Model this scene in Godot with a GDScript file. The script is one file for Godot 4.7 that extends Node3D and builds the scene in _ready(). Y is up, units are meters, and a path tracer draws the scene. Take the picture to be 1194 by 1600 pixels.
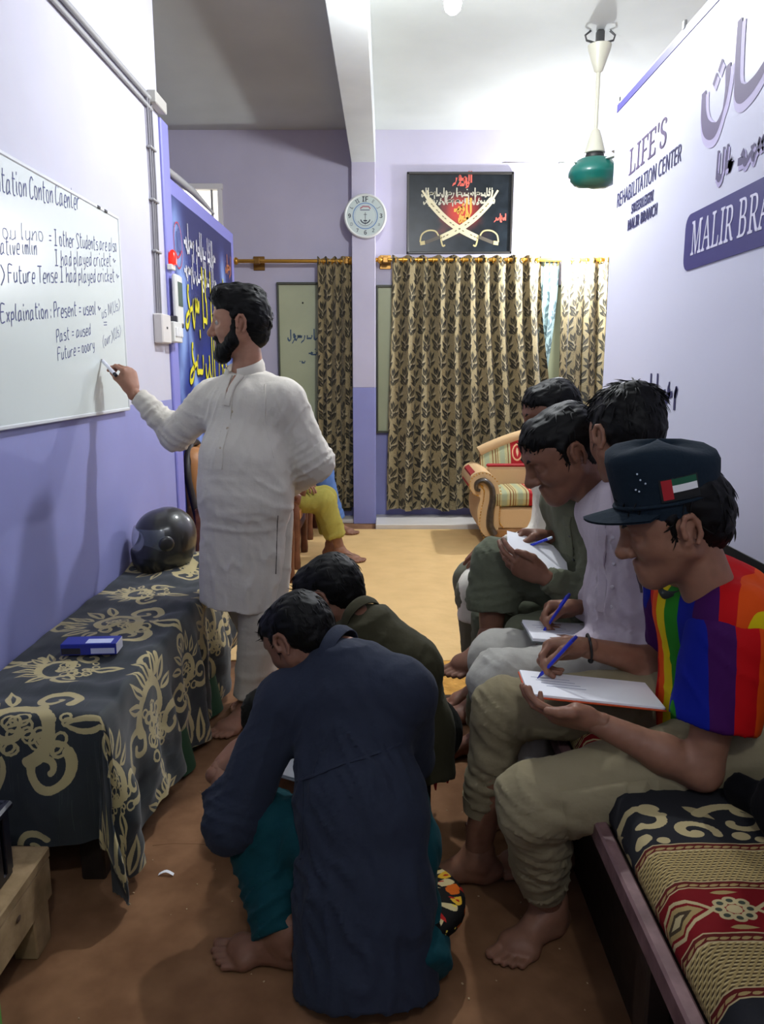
extends Node3D

# ---------------------------------------------------------------- geometry kit
class Geo:
	var v := PackedVector3Array()
	var uv := PackedVector2Array()
	var ix := PackedInt32Array()

	func vert(p: Vector3, t := Vector2.ZERO) -> int:
		v.append(p)
		uv.append(t)
		return v.size() - 1

	func orient(i0: int) -> void:
		var c := Vector3.ZERO
		var n := 0
		for i in range(i0, ix.size(), 3):
			c += v[ix[i]]
			n += 1
		if n == 0:
			return
		c /= n
		var vol := 0.0
		for i in range(i0, ix.size(), 3):
			var a := v[ix[i]]
			vol += (a - c).dot((v[ix[i + 2]] - a).cross(v[ix[i + 1]] - a))
		if vol < 0.0:
			for i in range(i0, ix.size(), 3):
				var t := ix[i + 1]
				ix[i + 1] = ix[i + 2]
				ix[i + 2] = t

	func flat(pts: Array) -> void:
		var b := v.size()
		for p in pts:
			vert(p)
		for i in range(1, pts.size() - 1):
			ix.append_array([b, b + i, b + i + 1])

	# chamfered box
	func box(c: Vector3, s: Vector3, bevel := 0.004, q := Basis()) -> Geo:
		var e := s * 0.5
		var w := minf(bevel, minf(e.x, minf(e.y, e.z)) * 0.9)
		var i0 := ix.size()
		var X := Vector3(1, 0, 0)
		var P := func(sx: float, sy: float, sz: float, f: int) -> Vector3:
			var r := Vector3(sx * (e.x - (0.0 if f == 0 else w)), sy * (e.y - (0.0 if f == 1 else w)), sz * (e.z - (0.0 if f == 2 else w)))
			return c + q * r
		for f in 3:
			for sg in [-1.0, 1.0]:
				var l := []
				for k in [[-1.0, -1.0], [1.0, -1.0], [1.0, 1.0], [-1.0, 1.0]]:
					var a := [0.0, 0.0, 0.0]
					a[f] = sg
					a[(f + 1) % 3] = k[0]
					a[(f + 2) % 3] = k[1]
					l.append(P.call(a[0], a[1], a[2], f))
				_out(l, c)
		if w > 0.0:
			for f in 3:
				for s1 in [-1.0, 1.0]:
					for s2 in [-1.0, 1.0]:
						var a := [0.0, 0.0, 0.0]
						var b := [0.0, 0.0, 0.0]
						a[f] = -1.0
						b[f] = 1.0
						var g := (f + 1) % 3
						var h := (f + 2) % 3
						a[g] = s1
						b[g] = s1
						a[h] = s2
						b[h] = s2
						_out([P.call(a[0], a[1], a[2], g), P.call(b[0], b[1], b[2], g), P.call(b[0], b[1], b[2], h), P.call(a[0], a[1], a[2], h)], c)
			for sx in [-1.0, 1.0]:
				for sy in [-1.0, 1.0]:
					for sz in [-1.0, 1.0]:
						_out([P.call(sx, sy, sz, 0), P.call(sx, sy, sz, 1), P.call(sx, sy, sz, 2)], c)
		return self

	func _out(l: Array, c: Vector3) -> void:
		var n: Vector3 = (l[2] - l[0]).cross(l[1] - l[0])
		if n.dot(l[0] - c) < 0.0:
			l.reverse()
		flat(l)

	# skin over rings of points
	func loft(rings: Array, closed := true, cap0 := true, cap1 := true, seam := false, us := 1.0, vs := 1.0) -> Geo:
		var i0 := ix.size()
		var m := rings.size()
		var n: int = rings[0].size()
		var w := n + 1 if (closed and seam) else n
		var b := v.size()
		for i in m:
			for j in w:
				vert(rings[i][j % n], Vector2(us * j / float(w - 1 if w > 1 else 1), vs * i / float(m - 1)))
		var span := n if closed else n - 1
		for i in m - 1:
			for j in span:
				var j2 := (j + 1) if (seam or not closed) else (j + 1) % n
				var a := b + i * w + j
				var c := b + i * w + j2
				ix.append_array([a, c, c + w, a, c + w, a + w])
		if closed:
			for e in 2:
				if [cap0, cap1][e]:
					var r: PackedVector3Array = rings[0 if e == 0 else m - 1]
					var cc := Vector3.ZERO
					for p in r:
						cc += p
					cc /= n
					var k := vert(cc, Vector2(0.5, 0.5))
					for p in r:
						vert(p, Vector2(0.5, 0.5))
					for j in n:
						if e == 0:
							ix.append_array([k, k + 1 + (j + 1) % n, k + 1 + j])
						else:
							ix.append_array([k, k + 1 + j, k + 1 + (j + 1) % n])
			orient(i0)
		return self

	func tube(path: Array, radii: Array, seg := 8, caps := true, flatten := 1.0) -> Geo:
		var rings := []
		var n := path.size()
		var t0: Vector3 = (path[1] - path[0]).normalized()
		var u := t0.cross(Vector3.UP)
		if u.length() < 0.05:
			u = t0.cross(Vector3.RIGHT)
		u = u.normalized()
		for i in n:
			var t: Vector3 = (path[mini(i + 1, n - 1)] - path[maxi(i - 1, 0)]).normalized()
			u = (u - t * u.dot(t)).normalized()
			var w := t.cross(u)
			var r: float = radii[i] if radii.size() > 1 else radii[0]
			var ring := PackedVector3Array()
			for j in seg:
				var a := TAU * j / seg
				ring.append(path[i] + u * cos(a) * r + w * sin(a) * r * flatten)
			rings.append(ring)
		return loft(rings, true, caps, caps)

	func lathe(prof: Array, seg := 24, xf := Transform3D(), caps := true) -> Geo:
		var rings := []
		for p in prof:
			var ring := PackedVector3Array()
			for j in seg:
				var a := TAU * j / seg
				ring.append(xf * Vector3(cos(a) * p.x, p.y, sin(a) * p.x))
			rings.append(ring)
		return loft(rings, true, caps, caps)

	# polygon pushed along z by depth
	func prism(poly: PackedVector2Array, depth: float, xf := Transform3D()) -> Geo:
		var t := Geometry2D.triangulate_polygon(poly)
		if t.is_empty():
			return self
		var i0 := ix.size()
		var n := poly.size()
		for side in 2:
			var b := v.size()
			for p in poly:
				vert(xf * Vector3(p.x, p.y, depth * side), p)
			for i in range(0, t.size(), 3):
				if side == 0:
					ix.append_array([b + t[i], b + t[i + 1], b + t[i + 2]])
				else:
					ix.append_array([b + t[i], b + t[i + 2], b + t[i + 1]])
		var ccw := 0.0
		for i in n:
			ccw += poly[i].cross(poly[(i + 1) % n])
		var tc: float = (poly[t[1]] - poly[t[0]]).cross(poly[t[2]] - poly[t[0]])
		for i in n:
			var p := poly[i]
			var q := poly[(i + 1) % n]
			var l := [xf * Vector3(p.x, p.y, 0), xf * Vector3(q.x, q.y, 0), xf * Vector3(q.x, q.y, depth), xf * Vector3(p.x, p.y, depth)]
			if tc * ccw > 0.0:
				l.reverse()
			flat(l)
		orient(i0)
		return self

	func sheet(nu: int, nv: int, f: Callable, us := 1.0, vs := 1.0) -> Geo:
		var b := v.size()
		for j in nv + 1:
			for i in nu + 1:
				vert(f.call(i / float(nu), j / float(nv)), Vector2(us * i / nu, vs * j / nv))
		for j in nv:
			for i in nu:
				var a := b + j * (nu + 1) + i
				ix.append_array([a, a + 1, a + nu + 2, a, a + nu + 2, a + nu + 1])
		return self

	func ball(c: Vector3, r: Vector3, seg := 16, rows := 10, q := Basis()) -> Geo:
		var prof := []
		for i in rows + 1:
			var a := PI * i / rows
			prof.append(Vector2(maxf(sin(a), 0.001), cos(a)))
		return lathe(prof, seg, Transform3D(q * Basis.from_scale(r), c), false)

	func add(g: Geo, xf := Transform3D()) -> Geo:
		var b := v.size()
		var i0 := ix.size()
		v.append_array(xf * g.v)
		uv.append_array(g.uv)
		var flip := xf.basis.determinant() < 0.0
		var n := g.ix.size()
		ix.resize(i0 + n)
		for i in range(0, n, 3):
			ix[i0 + i] = g.ix[i] + b
			ix[i0 + i + 1] = g.ix[i + (2 if flip else 1)] + b
			ix[i0 + i + 2] = g.ix[i + (1 if flip else 2)] + b
		return self

	func normals() -> PackedVector3Array:
		var nn := PackedVector3Array()
		nn.resize(v.size())
		for i in range(0, ix.size(), 3):
			var a := ix[i]
			var b := ix[i + 1]
			var c := ix[i + 2]
			var f := (v[c] - v[a]).cross(v[b] - v[a])
			nn[a] += f
			nn[b] += f
			nn[c] += f
		for i in nn.size():
			nn[i] = nn[i].normalized() if nn[i].length_squared() > 0.0 else Vector3.UP
		return nn

	func displace(f: Callable) -> Geo:
		var nn := normals()
		for i in v.size():
			var k: float = f.call(v[i], nn[i])
			v[i] += nn[i] * k
		return self

	func mesh() -> ArrayMesh:
		var m := ArrayMesh.new()
		if ix.is_empty():
			return m
		var a := []
		a.resize(Mesh.ARRAY_MAX)
		a[Mesh.ARRAY_VERTEX] = v
		a[Mesh.ARRAY_NORMAL] = normals()
		a[Mesh.ARRAY_TEX_UV] = uv
		a[Mesh.ARRAY_INDEX] = ix
		m.add_surface_from_arrays(Mesh.PRIMITIVE_TRIANGLES, a)
		return m


# distance field on a grid, meshed with surface nets
class Field:
	var o := Vector3.ZERO
	var h := 0.01
	var nx := 0
	var ny := 0
	var nz := 0
	var d := PackedFloat32Array()

	func _init(bones: Array, cell: float) -> void:
		h = cell
		var lo := Vector3.INF
		var hi := -Vector3.INF
		for b in bones:
			var r := Vector3.ONE * (maxf(b.ra, b.rb) * maxf(b.s, 1.0) + 2.5 * h)
			lo = lo.min((b.a as Vector3).min(b.b) - r)
			hi = hi.max((b.a as Vector3).max(b.b) + r)
		o = lo
		nx = int((hi.x - lo.x) / h) + 2
		ny = int((hi.y - lo.y) / h) + 2
		nz = int((hi.z - lo.z) / h) + 2
		d.resize(nx * ny * nz)
		d.fill(1.0)
		for b in bones:
			bone(b.a, b.b, b.ra, b.rb, b.k, b.ax, b.s, b.cut, b.sub)

	# tapered capsule, s times as wide along ax; cut 1: flat end at b, 2: at a, 3: both; sub: carve
	func bone(a: Vector3, b: Vector3, ra: float, rb: float, k: float, ax: Vector3, s: float, cut: int, sub: bool) -> void:
		var m := maxf(ra, rb) * maxf(s, 1.0) + k + 2.0 * h
		var lo := (a.min(b) - o - Vector3.ONE * m) / h
		var hi := (a.max(b) - o + Vector3.ONE * m) / h
		var x0 := maxi(0, int(lo.x))
		var y0 := maxi(0, int(lo.y))
		var z0 := maxi(0, int(lo.z))
		var x1 := mini(nx - 1, int(hi.x) + 1)
		var y1 := mini(ny - 1, int(hi.y) + 1)
		var z1 := mini(nz - 1, int(hi.z) + 1)
		var ab := b - a
		var l2 := maxf(ab.length_squared(), 1e-9)
		var abn := ab / sqrt(l2)
		var len := sqrt(l2)
		var iab := ab / l2
		var f := 1.0 / s - 1.0
		var dr := rb - ra
		var far := k + 2.0 * h
		for z in range(z0, z1 + 1):
			for y in range(y0, y1 + 1):
				var i := (z * ny + y) * nx + x0
				var p := o + Vector3(x0, y, z) * h - a
				for x in range(x0, x1 + 1):
					var t := p.dot(iab)
					var tc := clampf(t, 0.0, 1.0)
					var q := p - ab * tc
					if f != 0.0:
						q += ax * (q.dot(ax) * f)
					var e := q.length() - ra - dr * tc
					if cut & 1:
						e = maxf(e, (t - 1.0) * len)
					if cut & 2:
						e = maxf(e, -t * len)
					if e < far:
						var g := d[i]
						if sub:
							e = -e
							var w := maxf(k - absf(e - g), 0.0) / k
							d[i] = maxf(e, g) + w * w * k * 0.25
						else:
							var w := maxf(k - absf(e - g), 0.0) / k
							d[i] = minf(e, g) - w * w * k * 0.25
					i += 1
					p.x += h

	func net() -> Geo:
		var g := Geo.new()
		var id := PackedInt32Array()
		id.resize(d.size())
		var sx := 1
		var sy := nx
		var sz := nx * ny
		var lim := 5.0 * h
		var off := PackedInt32Array([0, sx, sy, sx + sy, sz, sx + sz, sy + sz, sx + sy + sz])
		var ea := PackedInt32Array([0, 2, 4, 6, 0, 1, 4, 5, 0, 1, 2, 3])
		var eb := PackedInt32Array([1, 3, 5, 7, 2, 3, 6, 7, 4, 5, 6, 7])
		var cells := PackedInt32Array()
		var pos := PackedVector3Array([Vector3(0, 0, 0), Vector3(1, 0, 0), Vector3(0, 1, 0), Vector3(1, 1, 0), Vector3(0, 0, 1), Vector3(1, 0, 1), Vector3(0, 1, 1), Vector3(1, 1, 1)])
		for z in nz - 1:
			for y in ny - 1:
				var i := (z * ny + y) * nx
				for x in nx - 1:
					var d0 := d[i]
					if d0 < lim and d0 > -lim:
						var mask := 0
						for c in 8:
							if d[i + off[c]] < 0.0:
								mask |= 1 << c
						if mask != 0 and mask != 255:
							var sum := Vector3.ZERO
							var n := 0
							for e in 12:
								var a := ea[e]
								var b := eb[e]
								if ((mask >> a) ^ (mask >> b)) & 1:
									var da := d[i + off[a]]
									var db := d[i + off[b]]
									sum += pos[a].lerp(pos[b], da / (da - db))
									n += 1
							id[i] = g.v.size() + 1
							g.v.append(o + (Vector3(x, y, z) + sum / n) * h)
							cells.append(i)
					i += 1
		g.uv.resize(g.v.size())
		for i in cells:
			var s0 := d[i] < 0.0
			# edge along x, y, z from this corner
			if s0 != (d[i + sx] < 0.0):
				_quad(g, id, i - sy - sz, i - sz, i, i - sy, s0)
			if s0 != (d[i + sy] < 0.0):
				_quad(g, id, i - sx - sz, i - sx, i, i - sz, s0)
			if s0 != (d[i + sz] < 0.0):
				_quad(g, id, i - sx - sy, i - sy, i, i - sx, s0)
		g.orient(0)
		return g

	func _quad(g: Geo, id: PackedInt32Array, a: int, b: int, c: int, e: int, s0: bool) -> void:
		if a < 0 or b < 0 or e < 0:
			return
		var A := id[a] - 1
		var B := id[b] - 1
		var C := id[c] - 1
		var E := id[e] - 1
		if A < 0 or B < 0 or C < 0 or E < 0:
			return
		if s0:
			g.ix.append_array([A, B, C, A, C, E])
		else:
			g.ix.append_array([A, C, B, A, E, C])


func bn(a: Vector3, b: Vector3, ra: float, rb := -1.0, k := 0.03, ax := Vector3.ZERO, s := 1.0, cut := 0, sub := false) -> Dictionary:
	return {"a": a, "b": b, "ra": ra, "rb": ra if rb < 0.0 else rb, "k": k, "ax": ax.normalized() if s != 1.0 else Vector3.ZERO, "s": s, "cut": cut, "sub": sub}

# ---------------------------------------------------------------- picture painter (colour of cloth, print)
class Paint:
	var im: Image
	var w := 0
	var h := 0

	func _init(ww: int, hh: int, c: Color) -> void:
		w = ww
		h = hh
		im = Image.create(w, h, false, Image.FORMAT_RGB8)
		im.fill(c)

	func disc(x: float, y: float, r: float, c: Color) -> void:
		for ox in [-w, 0, w]:
			if x + ox + r < 0 or x + ox - r > w:
				continue
			for oy in [-h, 0, h]:
				if y + oy + r < 0 or y + oy - r > h:
					continue
				var y0 := int(ceil(y + oy - r))
				var y1 := int(floor(y + oy + r))
				for k in range(y0, y1 + 1):
					var dy: float = k - y - oy
					var hw := sqrt(maxf(r * r - dy * dy, 0.0))
					im.fill_rect(Rect2i(int(round(x + ox - hw)), k, maxi(1, int(round(2 * hw))), 1), c)

	func stroke(pts: Array, r0: float, r1: float, c: Color) -> void:
		var n := pts.size()
		for i in n - 1:
			var a: Vector2 = pts[i]
			var b: Vector2 = pts[i + 1]
			var s := maxi(1, int(a.distance_to(b) / maxf(0.6, 0.5 * minf(r0, r1) + 0.3)))
			for k in s + 1:
				var t := (i + k / float(s)) / (n - 1)
				var p := a.lerp(b, k / float(s))
				disc(p.x, p.y, lerpf(r0, r1, t), c)

	func poly(pts: Array, c: Color) -> void:
		var y0 := 1e9
		var y1 := -1e9
		for p in pts:
			y0 = minf(y0, p.y)
			y1 = maxf(y1, p.y)
		for y in range(int(floor(y0)), int(ceil(y1)) + 1):
			var xs := []
			for i in pts.size():
				var a: Vector2 = pts[i]
				var b: Vector2 = pts[(i + 1) % pts.size()]
				if (a.y <= y) != (b.y <= y):
					xs.append(a.x + (y - a.y) / (b.y - a.y) * (b.x - a.x))
			xs.sort()
			for k in range(0, xs.size() - 1, 2):
				for ox in [-w, 0, w]:
					im.fill_rect(Rect2i(int(round(xs[k] + ox)), posmod(y, h), maxi(1, int(round(xs[k + 1] - xs[k]))), 1), c)

	func leaf(x: float, y: float, ang: float, len: float, wid: float, c: Color, bend := 0.25) -> void:
		var pts := []
		var d := Vector2(cos(ang), sin(ang))
		var e := Vector2(-d.y, d.x)
		for i in 9:
			var t := i / 8.0
			pts.append(Vector2(x, y) + d * len * t + e * (wid * sin(PI * pow(t, 0.8)) + bend * len * t * t))
		for i in range(7, 0, -1):
			var t := i / 8.0
			pts.append(Vector2(x, y) + d * len * t + e * (-wid * sin(PI * pow(t, 0.8)) + bend * len * t * t))
		poly(pts, c)

	func speckle(n: int, c0: Color, c1: Color, sz: int, rng: RandomNumberGenerator) -> void:
		for i in n:
			im.fill_rect(Rect2i(rng.randi() % w, rng.randi() % h, 1 + rng.randi() % sz, 1 + rng.randi() % sz), c0.lerp(c1, rng.randf()))

	func spiral(x: float, y: float, r: float, a0: float, turns: float, w0: float, w1: float, c: Color) -> void:
		var pts := []
		var n := int(24 * absf(turns)) + 4
		for i in n:
			var t := i / float(n - 1)
			pts.append(Vector2(x, y) + Vector2(cos(a0 + TAU * turns * t), sin(a0 + TAU * turns * t)) * r * (1.0 - 0.8 * t))
		stroke(pts, w0, w1, c)

	func tex() -> ImageTexture:
		im.generate_mipmaps()
		return ImageTexture.create_from_image(im)


# ---------------------------------------------------------------- nodes and materials
var M := {}
var taken := {}
var inked := 0

func numbered(called: String) -> String:
	var n: int = taken.get(called, 0)
	taken[called] = n + 1
	return called if n == 0 else "%s_%03d" % [called, n]

func tag(o: Node, label := "", category := "", group := "", kind := "") -> Node:
	if label:
		o.set_meta("label", label)
	if category:
		o.set_meta("category", category)
	if group:
		o.set_meta("group", group)
	if kind:
		o.set_meta("kind", kind)
	return o

func thing(called: String, label: String, category: String, at := Vector3.ZERO, turn := 0.0, group := "") -> Node3D:
	var o := Node3D.new()
	o.name = numbered(called)
	add_child(o, true)
	o.position = at
	o.rotation.y = turn
	tag(o, label, category, group)
	return o

func part(called: String, g: Variant, m: Material, parent: Node = self) -> MeshInstance3D:
	var o := MeshInstance3D.new()
	o.mesh = g.mesh() if g is Geo else g
	o.material_override = m
	o.name = numbered(called) if parent == self else called
	if parent != self and called in ["handwriting", "engraving", "nail_trim", "knot", "paint_fleck", "eyelet", "hair"]:
		o.set_meta("kind", "stuff")
	parent.add_child(o, true)
	return o

# hands parts on to the part that carries them
func nest(t: Node3D, names: Array, under: String) -> void:
	var p: Node = null
	for c in t.get_children():
		if str(c.name) == under:
			p = c
	if p == null:
		return
	for c in t.get_children():
		var plain := str(c.name).rstrip("0123456789").trim_suffix("_")
		if c != p and plain in names:
			t.remove_child(c)
			c.name = plain
			p.add_child(c, true)

func struct(called: String, g: Variant, m: Material, parent: Node = self) -> MeshInstance3D:
	var o := part(called, g, m, parent)
	if parent == self:
		o.set_meta("kind", "structure")
	return o

func solo(called: String, g: Variant, m: Material, label: String, category: String, group := "") -> MeshInstance3D:
	var o := part(called, g, m)
	tag(o, label, category, group)
	return o

func sm(c: Color, rough := 0.7, metal := 0.0) -> StandardMaterial3D:
	var m := StandardMaterial3D.new()
	m.albedo_color = c
	m.roughness = rough
	m.metallic = metal
	return m

func noise(freq: float, oct := 4, seed_ := 1, type := FastNoiseLite.TYPE_SIMPLEX_SMOOTH) -> FastNoiseLite:
	var n := FastNoiseLite.new()
	n.noise_type = type
	n.seed = seed_
	n.frequency = freq
	n.fractal_octaves = oct
	return n

func ntex(freq: float, c0: Color, c1: Color, size := 256, oct := 4, seed_ := 1) -> NoiseTexture2D:
	var t := NoiseTexture2D.new()
	t.width = size
	t.height = size
	t.seamless = true
	t.noise = noise(freq, oct, seed_)
	var r := Gradient.new()
	r.set_color(0, c0)
	r.set_color(1, c1)
	t.color_ramp = r
	return t

# a surface with uneven tone and a little relief, mapped in the world
func worn(c: Color, amount: float, scale: float, rough := 0.8, bump := 0.05, bscale := 8.0, seed_ := 1) -> StandardMaterial3D:
	var m := sm(Color.WHITE, rough)
	m.albedo_texture = ntex(0.012, c.darkened(amount), c.lightened(amount * 0.5), 256, 5, seed_)
	m.uv1_triplanar = true
	m.uv1_world_triplanar = true
	m.uv1_scale = Vector3.ONE * scale
	if bump > 0.0:
		m.heightmap_enabled = true
		m.heightmap_texture = M.get_or_add("grain_map", ntex(0.03, Color.BLACK, Color.WHITE, 256, 5, 7))
		m.heightmap_scale = bump
	return m

func cloth(c: Color, rough := 0.9, sheen := 0.25, bump := 0.08) -> StandardMaterial3D:
	var m := sm(c, rough)
	m.metallic_specular = 0.25
	m.rim_enabled = sheen > 0.0
	m.rim = sheen
	m.rim_tint = 0.6
	m.uv1_triplanar = true
	m.uv1_scale = Vector3.ONE * 9.0
	m.heightmap_enabled = true
	m.heightmap_texture = M.get_or_add("cloth_map", ntex(0.02, Color.BLACK, Color.WHITE, 256, 5, 3))
	m.heightmap_scale = bump
	return m

func print_mat(t: Texture2D, rough := 0.85, spec := 0.3) -> StandardMaterial3D:
	var m := sm(Color.WHITE, rough)
	m.metallic_specular = spec
	m.albedo_texture = t
	return m

# ---------------------------------------------------------------- writing
const GLYPHS := {
	"a": "46 26 14 12 22 43 / 46 43 52", "b": "19 12 / 15 36 54 42 13", "c": "46 26 14 13 32 43", "d": "46 26 13 22 44 / 49 42", "e": "14 44 46 26 13 22 42", "f": "48 39 28 22 / 15 45",
	"g": "46 26 14 23 44 / 46 41 20 11", "h": "19 12 / 14 36 45 42", "i": "16 13 22 / 18 19", "k": "19 12 / 46 14 42", "l": "19 13 22", "m": "16 12 / 14 26 35 32 / 34 46 55 52", "n": "16 12 / 14 36 45 42",
	"o": "36 16 13 32 44 36", "p": "16 10 / 15 36 44 33 13", "r": "16 12 / 14 26 46", "s": "46 26 15 44 42 12", "t": "29 23 32 42 / 17 47", "u": "16 13 22 43 / 46 42", "v": "16 22 46", "w": "16 22 35 42 56",
	"x": "16 42 / 46 12", "y": "16 23 43 / 46 41 20", "z": "16 46 12 42", "C": "58 39 17 13 32 53", "E": "59 19 12 52 / 16 46", "F": "59 19 12 / 16 46", "I": "19 49 / 39 32 / 12 52", "P": "19 12 / 19 49 46 15",
	"S": "58 39 18 35 53 32 12", "T": "09 59 / 39 32", "N": "12 19 52 59", "M": "12 19 35 59 52", "U": "19 13 32 53 59", "=": "16 46 / 14 44", ":": "16 15 / 13 12", "(": "39 16 14 31", ")": "19 46 44 11", "~": "15 26 34 55 / 45 65", "-": "15 45", "2": "17 38 46 12 52", "1": "29 22", "3": "18 48 36 44 12", ",": "23 11",
}

func smooth2(pts: Array, sub := 4) -> Array:
	if pts.size() < 3:
		return pts
	var out := []
	for i in pts.size() - 1:
		var p0: Vector2 = pts[maxi(i - 1, 0)]
		var p1: Vector2 = pts[i]
		var p2: Vector2 = pts[i + 1]
		var p3: Vector2 = pts[mini(i + 2, pts.size() - 1)]
		for k in sub:
			out.append(p1.cubic_interpolate(p2, p0, p3, k / float(sub)))
	out.append(pts[-1])
	return out

# flat ink on the plane of xf; a nib gives thick and thin strokes
func ink(g: Geo, pts: Array, wid: float, xf: Transform3D, nib := Vector2.ZERO) -> void:
	var b := g.v.size()
	var n := pts.size()
	if n < 2:
		return
	inked = (inked + 1) % 10
	var lift := inked * 0.00003
	for i in n:
		var d: Vector2 = ((pts[mini(i + 1, n - 1)] as Vector2) - (pts[maxi(i - 1, 0)] as Vector2)).normalized()
		var perp := Vector2(-d.y, d.x)
		var e := perp * (wid * 0.5 + absf(perp.dot(nib)))
		for s in [1.0, -1.0]:
			var p: Vector2 = pts[i] + e * s
			g.vert(xf * Vector3(p.x, p.y, lift))
	var nz := (xf.basis.z).normalized()
	for i in n - 1:
		var a := b + i * 2
		for t in [[a, a + 1, a + 2], [a + 1, a + 3, a + 2]]:
			var f: Vector3 = (g.v[t[2]] - g.v[t[0]]).cross(g.v[t[1]] - g.v[t[0]])
			g.ix.append_array([t[0], t[1], t[2]] if f.dot(nz) > 0.0 else [t[0], t[2], t[1]])

func strokes_of(code: String) -> Array:
	var out := []
	for s in code.split("/"):
		var l := []
		for p in s.strip_edges().split(" ", false):
			l.append(Vector2(p.unicode_at(0) - 48, p.unicode_at(1) - 50) / 7.0)
		out.append(l)
	return out

func handwrite(g: Geo, text: String, at: Vector2, to: Vector2, size: float, xf: Transform3D, wid: float, rng: RandomNumberGenerator) -> void:
	var x := 0.0
	var slope := (to.y - at.y) / (to.x - at.x)
	var full := 0.0
	for ch in text:
		var wm := 0.36
		if GLYPHS.has(ch):
			wm = 0.14
			for st in strokes_of(GLYPHS[ch]):
				for p in st:
					wm = maxf(wm, p.x + 0.14)
		full += wm
	var squeeze := (to.x - at.x) / (full * size)
	for ch in text:
		if GLYPHS.has(ch):
			var dy := rng.randf_range(-0.04, 0.04)
			var wmax := 0.0
			for st in strokes_of(GLYPHS[ch]):
				var l := []
				for p in st:
					wmax = maxf(wmax, p.x)
					var q := Vector2(x + p.x * size * squeeze + (p.y * 0.12) * size, (p.y + dy) * size)
					q.y += slope * q.x
					l.append(at + q)
				ink(g, smooth2(l), wid, xf)
			x += (wmax + 0.14) * size * squeeze
		else:
			x += 0.36 * size * squeeze

func lettering(parent: Node, text: String, serif: bool, bold: bool, size: float, at: Vector3, basis: Basis, m: Material, wide := 1.0, depth := 0.002, center := false, fit := 0.0) -> void:
	var t := TextMesh.new()
	var f := SystemFont.new()
	f.font_names = PackedStringArray(["Droid Serif" if serif else "Droid Sans"])
	f.font_weight = 700 if bold else 400
	t.font = f
	t.text = text
	t.font_size = 48
	t.pixel_size = size / 48.0
	t.depth = depth
	t.curve_step = 2.0
	t.horizontal_alignment = HORIZONTAL_ALIGNMENT_CENTER if center else HORIZONTAL_ALIGNMENT_LEFT
	t.vertical_alignment = VERTICAL_ALIGNMENT_CENTER
	var o := part("lettering", t, m, parent)
	if fit > 0.0:
		wide = fit / t.get_aabb().size.x
	o.transform = Transform3D(basis * Basis.from_scale(Vector3(wide, 1, 1)), at)

# pen letters of the other script, written right to left from stroke codes
const NASKH := {
	"alif": "39 37 35 33 32", "beh": "65 64 53 33 13 14 15", "noon": "55 54 43 22 13 14", "reh": "45 44 32 11 00", "waw": "35 46 55 54 44 45 / 55 53 42 20", "lam": "49 46 43 32 22 13 14", "kaf": "59 46 55 53 33 13 / 57 68",
	"seen": "85 84 74 65 64 54 45 44 33 22 13 14 25", "ain": "46 36 25 35 44 33 23 12 21 41", "hah": "35 45 55 43 23 12 21 41", "yeh": "56 46 45 54 53 32 12 23 84", "meem": "45 35 34 44 45 34 30", "dal": "45 54 53 33 23", "teh": "75 74 63 33 13 14 25 / 47 47 / 57 58", "tah": "44 54 65 54 44 34 24 / 39 36 34", "heh": "44 55 64 53 44 34 24 14", "dot": "44 45",
}

func naskh(g: Geo, word: Array, right: Vector2, size: float, slope: float, xf: Transform3D, wid: float, nib: Vector2, squeeze := 0.6, fit := 0.0) -> float:
	var x := 0.0
	if fit > 0.0:
		var full := 0.0
		for l in word:
			var wm := 0.35
			if l != " ":
				wm = 0.0
				for st in strokes_of(NASKH[l]):
					for p in st:
						wm = maxf(wm, p.x)
				wm -= 0.08
			full += wm
		squeeze = fit / (full * size)
	for l in word:
		if l == " ":
			x -= 0.35 * size * squeeze
			continue
		var wmax := 0.0
		for st in strokes_of(NASKH[l]):
			for p in st:
				wmax = maxf(wmax, p.x)
		for st in strokes_of(NASKH[l]):
			var q := []
			for p in st:
				var z := Vector2(x + (p.x - wmax) * size * squeeze, (p.y - 0.1) * size)
				z.y += slope * z.x
				q.append(right + z)
			ink(g, smooth2(q, 5), wid, xf, nib)
		x -= (wmax - 0.08) * size * squeeze
	return x

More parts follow.
